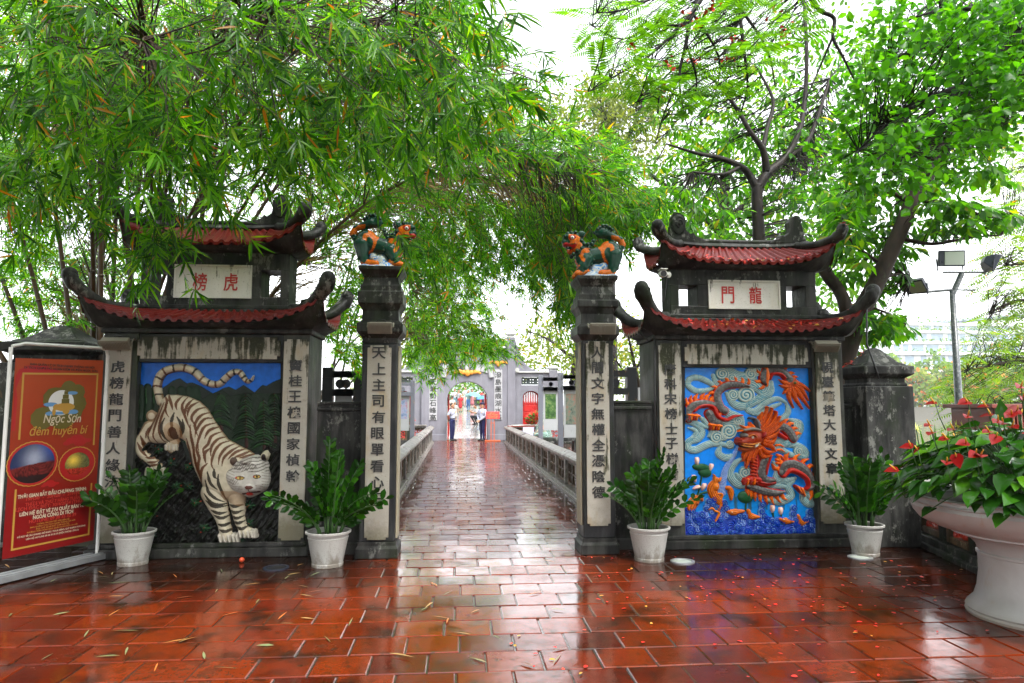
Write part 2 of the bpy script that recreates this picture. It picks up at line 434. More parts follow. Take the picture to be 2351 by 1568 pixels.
# ------------------------------------------------------------------ curved roofs
def skirt_roof(parent, cx, cy, wall, eave, top, z_wall, z_eave, z_top, lift, name, ribs=.11, horn=.16, horn_w=.062, inner=True):
    """one storey of upturned roof: wall/eave/top are (half x, half y); tiles, soffit, hips with curled tips"""
    ns = 72
    def side_pts(hx, hy, z, lf, axis, sgn, bulge=0.0):
        P = []
        for i in range(ns+1):
            s = -1 + 2*i/ns
            c = lf*abs(s)**4
            o = bulge*abs(s)**4
            if axis == 'x': P.append(Vector((cx + s*(hx + o*.0), cy + sgn*(hy + o), z + c)))
            else: P.append(Vector((cx + sgn*(hx + o), cy + s*(hy + o*.0), z + c)))
        return P
    tiles = MB(); soff = MB()
    for axis, sgn in (('x', -1), ('x', 1), ('y', -1), ('y', 1)):
        L = eave[0] if axis == 'x' else eave[1]
        def ring(t):      # t 0 at the eave .. 1 at the top
            hx = eave[0] + (top[0]-eave[0])*t; hy = eave[1] + (top[1]-eave[1])*t
            z = z_eave + (z_top - z_eave)*(t**1.15)
            return side_pts(hx, hy, z, lift*(1-t)**1.2, axis, sgn)
        rows = [ring(t) for t in (0, .25, .5, .75, 1)]
        V = []; F = []
        for r, P in enumerate(rows):
            for i, q in enumerate(P):
                s = -1 + 2*i/ns
                d = s*L/ribs
                w = max(0, math.cos(2*math.pi*d))**.7*.030
                V.append(q + Vector((0, 0, w)))
        # a finer crosswise sheet so each rib is round
        n2 = 12*int(2*L/ribs)
        V = []; F = []
        for r, P in enumerate(rows):
            for i in range(n2+1):
                f = i/n2*ns; a = min(int(f), ns-1); q = P[a].lerp(P[a+1], f-a)
                ph = (i % 12)/12
                w = .028*math.sqrt(max(0, 1-((ph-.5)/.26)**2)) if abs(ph-.5) < .26 else 0.0
                V.append(q + Vector((0, 0, w)))
        for r in range(len(rows)-1):
            for i in range(n2):
                q = (r*(n2+1)+i, r*(n2+1)+i+1, (r+1)*(n2+1)+i+1, (r+1)*(n2+1)+i)
                F.append(q if (axis, sgn) in (('x', -1), ('y', 1)) else q[::-1])
        o = len(V)         # eave edge thickness
        for i in range(n2+1): V.append(V[i] - Vector((0, 0, .035 + V[i].z*0)))
        for i in range(n2):
            q = (o+i, o+i+1, i+1, i); F.append(q if (axis, sgn) in (('x', -1), ('y', 1)) else q[::-1])
        tiles.add(V, F)
        # soffit: concave curve from the wall head out to the eave, a fascia lip at its edge
        V = []; F = []; m = 7
        for j in range(m+1):
            t = j/m
            hx = wall[0] + (eave[0]-.012-wall[0])*t; hy = wall[1] + (eave[1]-.012-wall[1])*t
            z = z_wall + (z_eave-.036-z_wall)*(t**2.0)
            V += side_pts(hx, hy, z, lift*t**1.7, axis, sgn)
        for j in range(m):
            for i in range(ns):
                q = (j*(ns+1)+i, (j+1)*(ns+1)+i, (j+1)*(ns+1)+i+1, j*(ns+1)+i+1)
                F.append(q[::-1] if (axis, sgn) in (('x', -1), ('y', 1)) else q)
        soff.add(V, F)
    roof = soff.build(name, M['stone'], parent, smooth=True)
    tiles.build('roof_tiles', M['rtile'], roof, smooth=True, angle=50)
    for sx in (-1, 1):
        for sy in (-1, 1):
            # hip ridge: from the upper wall corner down to the eave corner, then up into a curled tip
            a = Vector((cx + sx*top[0], cy + sy*top[1], z_top + .02))
            e = Vector((cx + sx*eave[0], cy + sy*eave[1], z_eave + lift + .015))
            d = (e - a); d.z = 0; dl = d.length; d.normalize()
            pts = []; rad = []
            for i in range(9):
                t = i/8
                z = a.z + (e.z - a.z)*(t**2.3) - math.sin(math.pi*t)*.035 + .02
                pts.append(a + d*dl*t*.97 + Vector((0, 0, z - a.z))); rad.append(horn_w*1.05)
            h = pts[-1]
            for (dd, dz, r) in ((.03, .03, 1.15), (.055, horn*.28, 1.2), (.075, horn*.5, 1.15), (.085, horn*.7, 1.2), (.08, horn*.85, 1.15), (.06, horn*.97, .8)):
                pts.append(h + d*dd + Vector((0, 0, dz))); rad.append(horn_w*r)
            hb = MB(); hb.tube(pts, rad, 8, flat=1.35)
            c = pts[-2]; hb.ell(c + d*.012, (horn_w*1.35, horn_w*1.2, horn_w*1.35), 10, 8)
            hb.build('hip_ridge', M['stone2'], roof, smooth=True, angle=60)
    return roof

def couplet(parent, txt, x0, x1, y, z0, z1, v_first, v_last, mat, yref, size=.15, name='couplet_panel', skew=0.0, ch=None):
    """white board proud of the pier, cut corners, raised black characters running down it"""
    c = .03; w = x1-x0; h = z1-z0
    poly = [(c,0),(w-c,0),(w-c,c*.8),(w,c*.8),(w,h-c*.8),(w-c,h-c*.8),(w-c,h),(c,h),(c,h-c*.8),(0,h-c*.8),(0,c*.8),(c,c*.8)]
    mb = MB(); mb.prism(poly, (x0, y, z0), (1,0,0), (0,0,1), (0,-1,0), .022)
    o = mb.build(name, mat, parent, bevel=.004)
    t = MB(); n = len(txt); zf, zl = wz(v_first, yref), wz(v_last, yref)
    for i, chh in enumerate(txt):
        z = zf + (zl - zf)*i/(n-1)
        put_text(t, chh, size, ((x0+x1)/2 + random.uniform(-.004,.004), y-.022, z), (1,0,0), (0,0,1), (0,-1,0), .008, .0025, height=min(size*.86, abs(zf-zl)/(n-1)*.86))
    t.build('inscription', M['ink'], o); return o

# ------------------------------------------------------------------ the two gates
def gate(name, label, px, texts, plaque_txt, relief, mirror):
    g = px; cx = (wx(g['body'][0], YG) + wx(g['body'][1], YG))/2
    X0, X1 = wx(g['body'][0], YG), wx(g['body'][1], YG)
    D = .72; y1 = YG + D
    root = thing(name, label, 'gate', (cx, YG + D/2, 0), group=None)
    zl1 = wz(g['lintel'][2], YG); zl0 = wz(g['lintel'][3], YG); zt = wz(g['soffit'], YG)
    xa0, xa1 = wx(g['p1'][0], YG), wx(g['p1'][1], YG); xb0, xb1 = wx(g['p2'][0], YG), wx(g['p2'][1], YG)
    r0, r1 = wx(g['relief'][0], YG, 1030), wx(g['relief'][1], YG, 1030)
    # piers, wall behind the relief, beam over it, plinth
    for (a, b) in ((X0, r0), (r1, X1)):
        mb = MB(); mb.box(a, b, YG, y1, .0, zt); mb.build('pier', M['pier'], root, bevel=.008)
    mb = MB(); mb.box(r0 + .002, r1 - .002, YG + .10, y1 - .02, 0, zt - .003); mb.build('back_wall', M['stone'], root)
    mb = MB(); mb.box(r0 + .002, r1 - .002, YG + .012, YG + .098, zl0 - .035, zt - .003); mb.build('beam', M['border'], root, bevel=.006)
    mb = MB(); mb.box(X0 - .05, X1 + .05, YG - .085, YG - .003, .0, g['plinth']); mb.box(X0 - .03, X1 + .03, YG - .045, YG - .004, g['plinth']+.001, g['plinth'] + .05)
    mb.build('plinth', M['stone'], root, bevel=.01)
    lx0, lx1 = wx(g['lintel'][0], YG), wx(g['lintel'][1], YG)
    mb = MB(); c = .035; w = lx1-lx0; h = zl1-zl0
    mb.prism([(c,0),(w-c,0),(w-c,c),(w,c),(w,h-c),(w-c,h-c),(w-c,h),(c,h),(c,h-c),(0,h-c),(0,c),(c,c)], (lx0, YG + .011, zl0), (1,0,0), (0,0,1), (0,-1,0), .03)
    mb.build('lintel_panel', stained_panel('stained lintel of the ' + name, zl1 + .03, .58, fall=.55), root, bevel=.004)
    zc1 = wz(g['cz'][0], YG); zc0 = wz(g['cz'][1], YG)
    couplet(root, texts[0], xa0, xa1, YG - .003, zc0, zc1, g['c1'][0], g['c1'][1], stained_panel('stained board one of the ' + name, zc1 + .05, g['stain'][0], fall=1.0, low=.45), YG)
    couplet(root, texts[1], xb0, xb1, YG - .003, zc0, zc1, g['c2'][0], g['c2'][1], stained_panel('stained board two of the ' + name, zc1 + .05, g['stain'][1], fall=1.0, low=.55), YG)
    # lower roof
    cy = YG + D/2; hw = (X1-X0)/2
    ze = wz(g['eave'], YG - .28) + .03; zt2 = wz(g['rooftop'], YG + .1)
    mb = MB(); mb.box(X0 - .03, X1 + .03, YG - .03, y1 + .03, zt + .002, zt + .06); mb.build('cornice', M['stone'], root, bevel=.015)
    YU = YG + .19; u0, u1 = wx(g['upper'][0], YU, 650), wx(g['upper'][1], YU, 650); ud = .36
    ucx = (u0+u1)/2; uh = (u1-u0)/2
    skirt_roof(root, cx, cy, (hw + .02, D/2 + .02), (hw + .18, D/2 + .24), (uh + .07, ud/2 + .07), zt + .055, ze, zt2, .28, 'lower_roof')
    # ridge moulding round the foot of the upper storey
    mb = MB(); mb.box(ucx-uh-.075, ucx+uh+.075, YU-.06, YU+ud+.06, zt2 - .10, zt2 + .035); mb.box(ucx-uh-.03, ucx+uh+.03, YU-.03, YU+ud+.03, zt2 + .036, zt2 + .085)
    mb.build('ridge_moulding', M['stone'], root, bevel=.012)
    # upper storey: a block with two openings right through it and the name plaque between them
    zu0 = zt2 + .02; zu1 = wz(g['upsoffit'], YU)
    mb = MB(); wz0, wz1 = wz(g['win'][5], YU), wz(g['win'][4], YU)
    wa0, wa1 = wx(g['win'][0], YU, 670), wx(g['win'][1], YU, 670); wb0, wb1 = wx(g['win'][2], YU, 670), wx(g['win'][3], YU, 670)
    for a, b, z0, z1 in ((u0, wa0, wz0, wz1), (wa1, wb0, wz0, wz1), (wb1, u1, wz0, wz1)):
        mb.box(a, b, YU, YU+ud, z0, z1)
    mb.box(u0, u1, YU, YU+ud, zu0, wz0 - .0005); mb.box(u0, u1, YU, YU+ud, wz1 + .0005, zu1)
    up = mb.build('upper_storey', M['stone2'], root, bevel=.006)
    q = g['plaque']; qx0, qx1 = wx(q[0], YU, 670), wx(q[1], YU, 670); qz1, qz0 = wz(q[2], YU), wz(q[3], YU)
    mb = MB(); mb.box(qx0, qx1, YU - .012, YU - .001, qz0, qz1); pl = mb.build('name_plaque', M['plaque'], root, bevel=.003)
    fr = MB()
    for a, b, z0, z1 in ((qx0-.02, qx1+.02, qz1+.0005, qz1+.02), (qx0-.02, qx1+.02, qz0-.02, qz0-.0005), (qx0-.02, qx0-.0005, qz0, qz1), (qx1+.0005, qx1+.02, qz0, qz1)): fr.box(a, b, YU - .022, YU - .001, z0, z1)
    fr.build('plaque_frame', M['plaque'], pl)
    t = MB(); zc = (qz0+qz1)/2 - .005
    for chh, u in plaque_txt: put_text(t, chh, .22, (wx(u, YU, 670), YU - .012, zc), (1,0,0), (0,0,1), (0,-1,0), .006, .0022, height=.205, fit=.155)
    t.build('inscription', M['redpaint'], pl)
    # upper roof and its ridge
    ze2 = wz(g['upeave'], YU - .22) + .03; zr = wz(g['ridge'], cy)
    ucy = YU + ud/2
    skirt_roof(root, ucx, ucy, (uh + .01, ud/2 + .01), (uh + .165, ud/2 + .20), (uh - .16, .045), zu1 - .004, ze2, zr - .05, .26, 'upper_roof', horn=.125, horn_w=.054)
    rb = MB(); n = 24
    pts = [Vector((ucx + (uh-.02)*(-1 + 2*i/n), ucy, zr - .03 + .05*abs(-1 + 2*i/n)**3)) for i in range(n+1)]
    rb.tube(pts, .055, 8, flat=1.3)
    pts2 = [p_ + Vector((0, 0, .07)) for p_ in pts]; rb.tube(pts2, .03, 8, flat=1.0)
    rg = rb.build('roof_ridge', M['stone2'], root, smooth=True, angle=50)
    # ridge-end ornaments: a cloud scroll with a drum, facing inwards
    def scroll(sx, u, drum):
        x = ucx + sx*(uh - .16)
        P = [(-.02,0),(.34,0),(.30,.045),(.22,.075),(.185,.115),(.15,.10),(.10,.14),(.085,.20),(.095,.27),(.06,.335),(-.005,.37),(-.06,.355),(-.085,.31),(-.075,.26),(-.10,.2),(-.11,.12),(-.09,.05)]
        mb = MB(); mb.prism([(-sx*a, b) for a, b in P], (x, ucy - .055, zr + .02), (1,0,0), (0,0,1), (0,1,0), .11)
        if drum:
            prof = [(.0,0),(.10,0),(.115,.012),(.118,.03),(.118,.12),(.11,.14),(.09,.145),(.0,.145)]
            b2 = MB(); b2.lathe(prof, (0,0,0), 28, caps=False)
            for vv in range(b2.n):
                vx, vy, vz = b2.v[vv]; b2.v[vv] = (x + .0 + vx*.78, ucy + .07 - vz, zr + .235 + vy*1.12)
            mb.arrays(b2.v, b2.f)
            mb.tube([Vector((x + math.cos(t)*.05*(1-t/9), ucy - .078, zr + .235 + math.sin(t)*.07*(1-t/9))) for t in np.linspace(0, 8, 24)], .008, 5)
        mb.ell((x - sx*.19, ucy, zr + .085), (.05, .06, .045), 10, 7)
        mb.build('ridge_ornament', M['stone2'], rg, bevel=.014)
    scroll(-1, 0, mirror); scroll(1, 0, not mirror)
    # corner drums sitting on the lower roof beside the upper storey
    for sx in (-1, 1):
        mb = MB(); mb.lathe([(.0,0),(.07,.0),(.085,.03),(.09,.1),(.075,.16),(.03,.185),(0,.19)], (ucx + sx*(uh + .17), ucy, zt2 + .01), 14, sy=.7); mb.build('roof_finial', M['stone2'], root, smooth=True, angle=50)
    return root, (r0, r1), D
gate_left, relief_left, _ = gate('tiger_gate', 'dark old gate with two upturned roofs and a white tiger relief', dict(body=(232, 708), lintel=(312, 641, 779, 828), soffit=772,
    p1=(241, 299), p2=(650, 707), relief=(306, 643), cz=(783, 1232), plinth=.10, c1=(846, 1097), c2=(841, 1088), stain=(.42, .42), eave=744, rooftop=722, upper=(322, 664), upsoffit=592,
    win=(338, 381, 599, 643, 629, 689), plaque=(404, 574, 623, 689), upeave=572, ridge=533), ('虎榜龍門善人緣法', '竇桂王槐國家楨幹'), (('榜', 459), ('虎', 530)), None, False)
gate_right, relief_right, _ = gate('dragon_gate', 'dark old gate with two upturned roofs and a blue dragon relief', dict(body=(1507, 1937), lintel=(1573, 1857, 787, 834), soffit=778,
    p1=(1512, 1564), p2=(1872, 1926), relief=(1570, 1872), cz=(786, 1212), plinth=.10, c1=(846, 1090), c2=(841, 1080), stain=(.62, .60), eave=756, rooftop=731, upper=(1539, 1873), upsoffit=612,
    win=(1559, 1601, 1806, 1850, 648, 697), plaque=(1629, 1786, 640, 700), upeave=596, ridge=553), ('唐科宋榜士子梯階', '硯臺筆塔大塊文章'), (('門', 1670), ('龍', 1733)), None, True)

# ------------------------------------------------------------------ the two pillars with their couplets
def pillar(name, label, u0, u1, pan, cz, ch, txt, prof_v, stain, vfix=0):
    xa, xb = wx(u0, YP), wx(u1, YP); hw = .21; cx = (xa+xb)/2; cy = YP + hw
    root = thing(name, label, 'pillar', (cx, cy, 0))
    sc = (xb-xa)/2
    zz = lambda v: wz(v, YP)
    mb = MB(); mb.lathe([(sc+.035, 0), (sc+.035, .10), (sc+.012, .13), (sc+.012, zz(1240))], (cx, cy, 0), square=True); mb.build('base_block', M['stone'], root, bevel=.008)
    mb = MB(); mb.lathe([(sc, zz(1240)+.0005), (sc, zz(790))], (cx, cy, 0), square=True); sh = mb.build('shaft', M['border'], root, bevel=.012)
    mb = MB(); prof = [(sc + d*.00487, zz(v)) for d, v in prof_v]; mb.lathe(prof, (cx, cy, 0), square=True); mb.build('capital', M['stone2'], root, bevel=.007)
    px0, px1 = wx(pan[0], YP), wx(pan[1], YP)
    z1, z0 = zz(cz[0]), zz(cz[1])
    couplet(root, txt, px0, px1, cy - sc - .001, z0, z1, ch[0], ch[1], stained_panel('stained board of the ' + name, z1 + .06, stain, fall=.75, low=.42), YP)
    # pale board on the face towards the path
    s = 1 if cx < .3 else -1
    xs_ = cx + s*(sc + .001)
    mb = MB(); mb.box(min(xs_, xs_ + s*.02), max(xs_, xs_ + s*.02), cy - .13, cy + .13, z0, z1); mb.build('side_board', stained_panel('side board of the ' + name, z1+.05, .45, (.42,.38,.28), fall=.8), root, bevel=.004)
    return root, cx, cy, sc, zz(prof_v[-1][1])
PR = [(0, 789.5), (1, 778), (9, 768), (12, 764), (12, 746), (2, 738), (1, 716), (8, 703), (11, 700), (11, 674), (6, 671), (6, 660), (2, 655), (1, 651), (-1, 640), (2, 637), (3, 634), (9, 626), (11, 624), (11, 616)]
pl_l = pillar('tiger_pillar', 'square stone pillar beside the tiger gate, green lion facing right on top', 829, 911, (842, 897), (795, 1235), (812, 1142), '天上主司有眼單看心田', PR, .42)
PR2 = [(d, v+14 if v < 700 else v+2) for d, v in PR]
pl_r = pillar('dragon_pillar', 'square stone pillar beside the dragon gate, green lion facing left on top', 1338, 1411, (1346, 1399), (782, 1211), (808, 1132), '人間文字無權全憑陰德', PR2, .60)

# ------------------------------------------------------------------ low walls and capped posts between them
def low_wall(name, label, x0, x1, y0, d, z):
    mb = MB(); mb.box(x0, x1, y0, y0+d, 0, z - .09)
    root = thing(name, label, 'wall', ((x0+x1)/2, y0+d/2, 0))
    mb.build('wall_body', M['stone'], root, bevel=.006)
    mb = MB(); mb.box(x0, x1, y0-.035, y0+d+.035, z-.089, z-.05); mb.box(x0, x1, y0-.012, y0+d+.012, z-.0495, z-.02); mb.box(x0, x1, y0-.03, y0+d+.03, z-.0195, z+.012)
    mb.build('coping', M['stone'], root, bevel=.008)
    mb = MB(); mb.box(x0, x1, y0-.05, y0-.002, 0, .12); mb.build('plinth', M['stone'], root, bevel=.008)
    return root
ZW = wz(932, YP + .25)
low_wall('link_wall', 'low black stained wall between the tiger gate and its pillar', wx(733, YG+.1), pl_l[1]-pl_l[3]-.002, YP + .27, .3, wz(925, YP+.27))
low_wall('link_wall', 'low black stained wall between the dragon pillar and the dragon gate', pl_r[1]+pl_r[3]+.002, wx(1507, YG) - .055, YP + .27, .3, wz(922, YP+.27))
low_wall('link_wall', 'low black stained wall between the dragon gate and the capped post', wx(1937, YG)+.055, wx(1985, 7.9)+.12, YP + .4, .3, wz(917, YP+.4))
def capped_post(name, label, cx, cy, hw, zs, z_top):
    root = thing(name, label, 'post', (cx, cy, 0))
    mb = MB(); mb.lathe([(hw, 0), (hw, zs)], (cx, cy, 0), square=True); mb.build('shaft', M['stone2'], root, bevel=.012)
    h = z_top - zs
    mb = MB(); mb.lathe([(hw*.86, zs+.001), (hw*.86, zs+h*.06), (hw*.80, zs+h*.08), (hw*.80, zs+h*.2), (hw*.98, zs+h*.27), (hw*1.05, zs+h*.3), (hw*1.05, zs+h*.5), (hw*.86, zs+h*.53), (hw*.80, zs+h*.57), (hw*.66, zs+h*.61), (hw*.22, zs+h*.95), (hw*.10, zs+h*1.0)], (cx, cy, 0), square=True)
    mb.build('cap', M['stone2'], root, bevel=.01); return root
xa, xb = wx(1990, 7.6, 950), wx(2101, 7.6, 950); hwp = (xb-xa)/2
capped_post('capped_post', 'square black mossy post with pyramid cap beside the lake', (xa+xb)/2, 7.6+hwp, hwp, wz(884, 7.6), wz(793, 7.85))
capped_post('capped_post', 'square mossy post with pyramid cap behind the red banner', wx(127, 9.0, 800), 9.2, .48, wz(838, 8.8), wz(757, 9.2))
# ------------------------------------------------------------------ painted plaster reliefs
class Relief:
    """height-field plaster relief on an upright plane; coordinates are those of a traced drawing"""
    def __init__(s, x0, x1, y0, y1, step, to_world, ybase):
        s.xs = np.arange(x0, x1 + .1, step); s.ys = np.arange(y0, y1 + .1, step)
        s.X, s.Y = np.meshgrid(s.xs, s.ys); s.tw = to_world; s.yb = ybase; s.layers = {}; s.depth = 1.0
    def layer(s, n, h=-1.0, col=(0,0,0)):
        s.layers[n] = [np.full(s.X.shape, h), np.tile(np.array(col, float), s.X.shape + (1,))]; s.cur = n; return s
    def put(s, mask, h, col):
        L = s.layers[s.cur]
        if not hasattr(h, 'shape'): h = np.full(s.X.shape, h)
        m = mask & (h >= L[0]); L[0][m] = h[m]
        L[1][m] = col[m] if hasattr(col, 'shape') and col.ndim == 3 else np.array(col)
    def paint(s, mask, col, a=1.0):
        C = s.layers[s.cur][1]; C[mask] = C[mask]*(1-a) + np.array(col)*a
    def dist(s, pts, r=None):
        """distance to a polyline, arclength fraction there, signed side, local radius"""
        P = np.array(pts, float); best = np.full(s.X.shape, 1e9); T = np.zeros(s.X.shape); S = np.zeros(s.X.shape)
        seg = np.linalg.norm(P[1:]-P[:-1], axis=1); tot = seg.sum(); acc = 0
        for i in range(len(P)-1):
            d = P[i+1]-P[i]; L2 = max((d**2).sum(), 1e-9)
            t = np.clip(((s.X-P[i,0])*d[0] + (s.Y-P[i,1])*d[1])/L2, 0, 1)
            dx = s.X-(P[i,0]+t*d[0]); dy = s.Y-(P[i,1]+t*d[1]); q = np.hypot(dx, dy); m = q < best
            best[m] = q[m]; T[m] = (acc + t[m]*seg[i])/tot; S[m] = np.sign(d[0]*dy[m]-d[1]*dx[m]); acc += seg[i]
        if r is None: return best, T, S
        return best, T, S, np.interp(T, np.linspace(0, 1, len(r)), r) if hasattr(r, '__len__') else np.full(s.X.shape, float(r))
    def stroke(s, pts, r, h, col, smooth=True, alt=None, bands=0, scales=None, fade=None, flat=2.0):
        pts = spline(pts) if smooth and len(pts) > 2 else pts
        d, T, S, rr = s.dist(pts, r); m = d < rr
        u = np.clip(d/np.maximum(rr, 1e-6), 0, 1); H = h*(1-u**flat)**.5 if h > 0 else np.full(s.X.shape, h)
        C = np.tile(np.array(col, float), s.X.shape + (1,))
        if alt is not None and bands:
            v = (S*d/np.maximum(rr, 1e-6)*.5 + .5)*bands
            w = (np.abs((v % 1) - .5) < .24)[..., None]; C = np.where(w, np.array(alt), C)
            H = H - np.where(w[..., 0], 0.0, .15*h)
        if scales is not None:
            tot = np.linalg.norm(np.diff(np.array(pts), axis=0), axis=1).sum()
            a = np.floor(T*tot/scales[1]).astype(int); b = np.floor((S*d)/scales[1] + .5*(a % 2)).astype(int)
            hsh = ((a*73856093) ^ (b*19349663)) % 97/97.0
            C = C*(.55 + 1.1*hsh[..., None]); C[u < scales[2]] = C[u < scales[2]]
            edge = u > scales[0]; C[edge] = np.array(scales[3])
        s.put(m, H, C); return m
    def poly(s, pts, h, col, R_=40, smooth=False):
        P = np.array(spline(list(pts)+[pts[0]]) if smooth else list(pts)+[pts[0]], float)
        ins = np.zeros(s.X.shape, bool)
        for i in range(len(P)-1):
            (xa, ya), (xb, yb) = P[i], P[i+1]
            if ya == yb: continue
            c = ((ya > s.Y) != (yb > s.Y)) & (s.X < (xb-xa)*(s.Y-ya)/(yb-ya) + xa); ins ^= c
        d, _, _ = s.dist(P); u = 1-np.clip(d/R_, 0, 1); H = h*np.sqrt(np.clip(1-u**2, 0, 1))
        s.put(ins, H, col); return ins
    def disc(s, c, r, h, col, ry=None, rot=0.0):
        dx, dy = s.X-c[0], s.Y-c[1]; ca, sa = math.cos(rot), math.sin(rot)
        u = np.hypot((dx*ca+dy*sa)/r, (-dx*sa+dy*ca)/(ry or r)); m = u < 1
        s.put(m, h*np.sqrt(np.clip(1-u**2, 0, 1)), col); return m
    def spiral(s, c, r, h, col, alt, turns=2.4, sgn=1, base=0.0):
        dx, dy = s.X-c[0], s.Y-c[1]; rr = np.hypot(dx, dy); th = np.arctan2(dy, dx)*sgn/(2*math.pi)
        v = (rr/r*turns - th) % 1; w = np.abs(v-.5) < .3
        H = base + h*(.55 + .45*np.sqrt(np.clip(1-(rr/r)**2, 0, 1))) - np.where(w, 0, .3*h)
        C = np.where(w[..., None], np.array(col, float), np.array(alt, float)); s.put(rr < r, H, C)
    def build(s, n, mat, parent, name):
        H, C = s.layers[n]; m = H > -.5; ny, nx = H.shape
        cell = m[:-1,:-1] | m[1:,:-1] | m[:-1,1:] | m[1:,1:]
        use = np.zeros(m.shape, bool); use[:-1,:-1] |= cell; use[1:,:-1] |= cell; use[:-1,1:] |= cell; use[1:,1:] |= cell
        Hs = np.where(m, H, -.004)
        # colour of rim vertices: take a painted neighbour
        C = C.copy(); rim = use & ~m
        for dy, dx in ((0,1),(0,-1),(1,0),(-1,0),(1,1),(-1,-1),(1,-1),(-1,1)):
            sm = np.roll(m, (dy,dx), (0,1)); scol = np.roll(C, (dy,dx), (0,1)); q = rim & sm; C[q] = scol[q]; rim &= ~sm
        idx = -np.ones(m.shape, int); idx[use] = np.arange(use.sum())
        P = s.tw(s.X[use], s.Y[use]); P[:, 1] = s.yb - Hs[use]*s.depth
        j, i = np.nonzero(cell); F = np.stack([idx[j,i], idx[j+1,i], idx[j+1,i+1], idx[j,i+1]], 1)
        return np_mesh(name, P, F, mat, parent, C=C[use], smooth=True)
def spline(pts, k=6):
    P = [np.array(p, float) for p in pts]; out = []
    for i in range(len(P)-1):
        a = P[max(i-1,0)]; b = P[i]; c = P[i+1]; d = P[min(i+2, len(P)-1)]
        for t in np.linspace(0, 1, k, endpoint=False):
            out.append(.5*((2*b) + (c-a)*t + (2*a-5*b+4*c-d)*t*t + (3*b-a-3*c+d)*t**3))
    out.append(P[-1]); return out
def plane_map(u0, v0, k, Y):
    """drawing coordinates -> metres on the upright plane (affine)"""
    o = W(u0, v0, Y); a = W(u0 + 1500*k, v0, Y); b = W(u0, v0 + 1500*k, Y); c = W(u0 + 1500*k, v0 + 1500*k, Y)
    o, a, b, c = [np.array(q) for q in (o, a, b, c)]
    def f(x, y):
        s_, t_ = (x/1500)[:, None], (y/1500)[:, None]
        return o*(1-s_)*(1-t_) + a*s_*(1-t_) + b*(1-s_)*t_ + c*s_*t_
    return f
M['paint'] = vcolor('weathered relief paint', .42, .16, 14, .25)
M['paint_wet'] = vcolor('glossy relief paint', .3, .12, 18, .2)

# ---- the white tiger coming down the rocks
YR = YG + .095
T = Relief(150, 1236, 82, 1480, 3.2, plane_map(258.3, 803.6, .3112, YR), YR)
SKY = (.004,.13,.62); T.layer('bg', 0.0, SKY)
n1 = lambda sc, ox=0: np.array([[math.sin(x*sc+ox)*math.sin(y*sc*1.3+ox*2)+math.sin(x*sc*2.7+y*sc*1.9+ox) for x in T.xs] for y in T.ys])*.5
nz = n1(.05); nz2 = n1(.13, 2)
full = T.X > 0
ridge1 = np.interp(T.X, [150,400,440,490,540,580,600,640,690,740,800,850,900,960,1040,1100,1130,1180,1240], [420,262,230,212,250,245,252,268,300,330,290,275,300,262,318,262,270,240,215])
T.put(T.Y > ridge1, .004, (.003,.009,.004)); T.paint((T.Y > ridge1) & (T.Y < ridge1+26) & (nz2 > -.1), (.006,.022,.008), .8)
ridge2 = np.interp(T.X, [150,170,200,240,270,300,330,420,500,560,620,660,720,800,860,960,1060,1240], [560,290,265,280,290,275,300,330,300,290,330,370,330,300,350,330,330,330])
T.put((T.Y > ridge2) & ((T.X < 340) | ((T.X > 640) & (T.Y < 760))), .010 + .004*np.maximum(0, nz2), (.004,.016,.005))
for x, w in ((200,26),(255,28),(310,24)): T.stroke([(x,280),(x+4,400),(x-4,520)], w, .02, (.005,.022,.007)); T.stroke([(x-8,290),(x-4,400)], 5, .024, (.03,.11,.03))
for x in (430,500,560,610): T.stroke([(x,300),(x+10,360)], 30, .012, (.005,.024,.008))
random.seed(3)
for tx, ty, by in ((790,330,620),(975,330,720),(1110,380,770),(1190,330,700)):
    T.stroke([(tx,ty),(tx+8,by)], [6,16], .018, (.03,.006,.004))
    for i in range(16):
        y = ty + 10 + (by-ty-60)*i/16
        for sd in (-1,1):
            L = 35 + 60*(i/16) + random.uniform(-10,15)
            T.stroke([(tx+4,y),(tx+sd*L*.5,y+12),(tx+sd*L,y+34+random.uniform(0,14))], [9,11,3], .02+.006*random.random(), random.choice(((.004,.018,.006),(.007,.03,.008),(.003,.012,.005),(.012,.05,.012))))
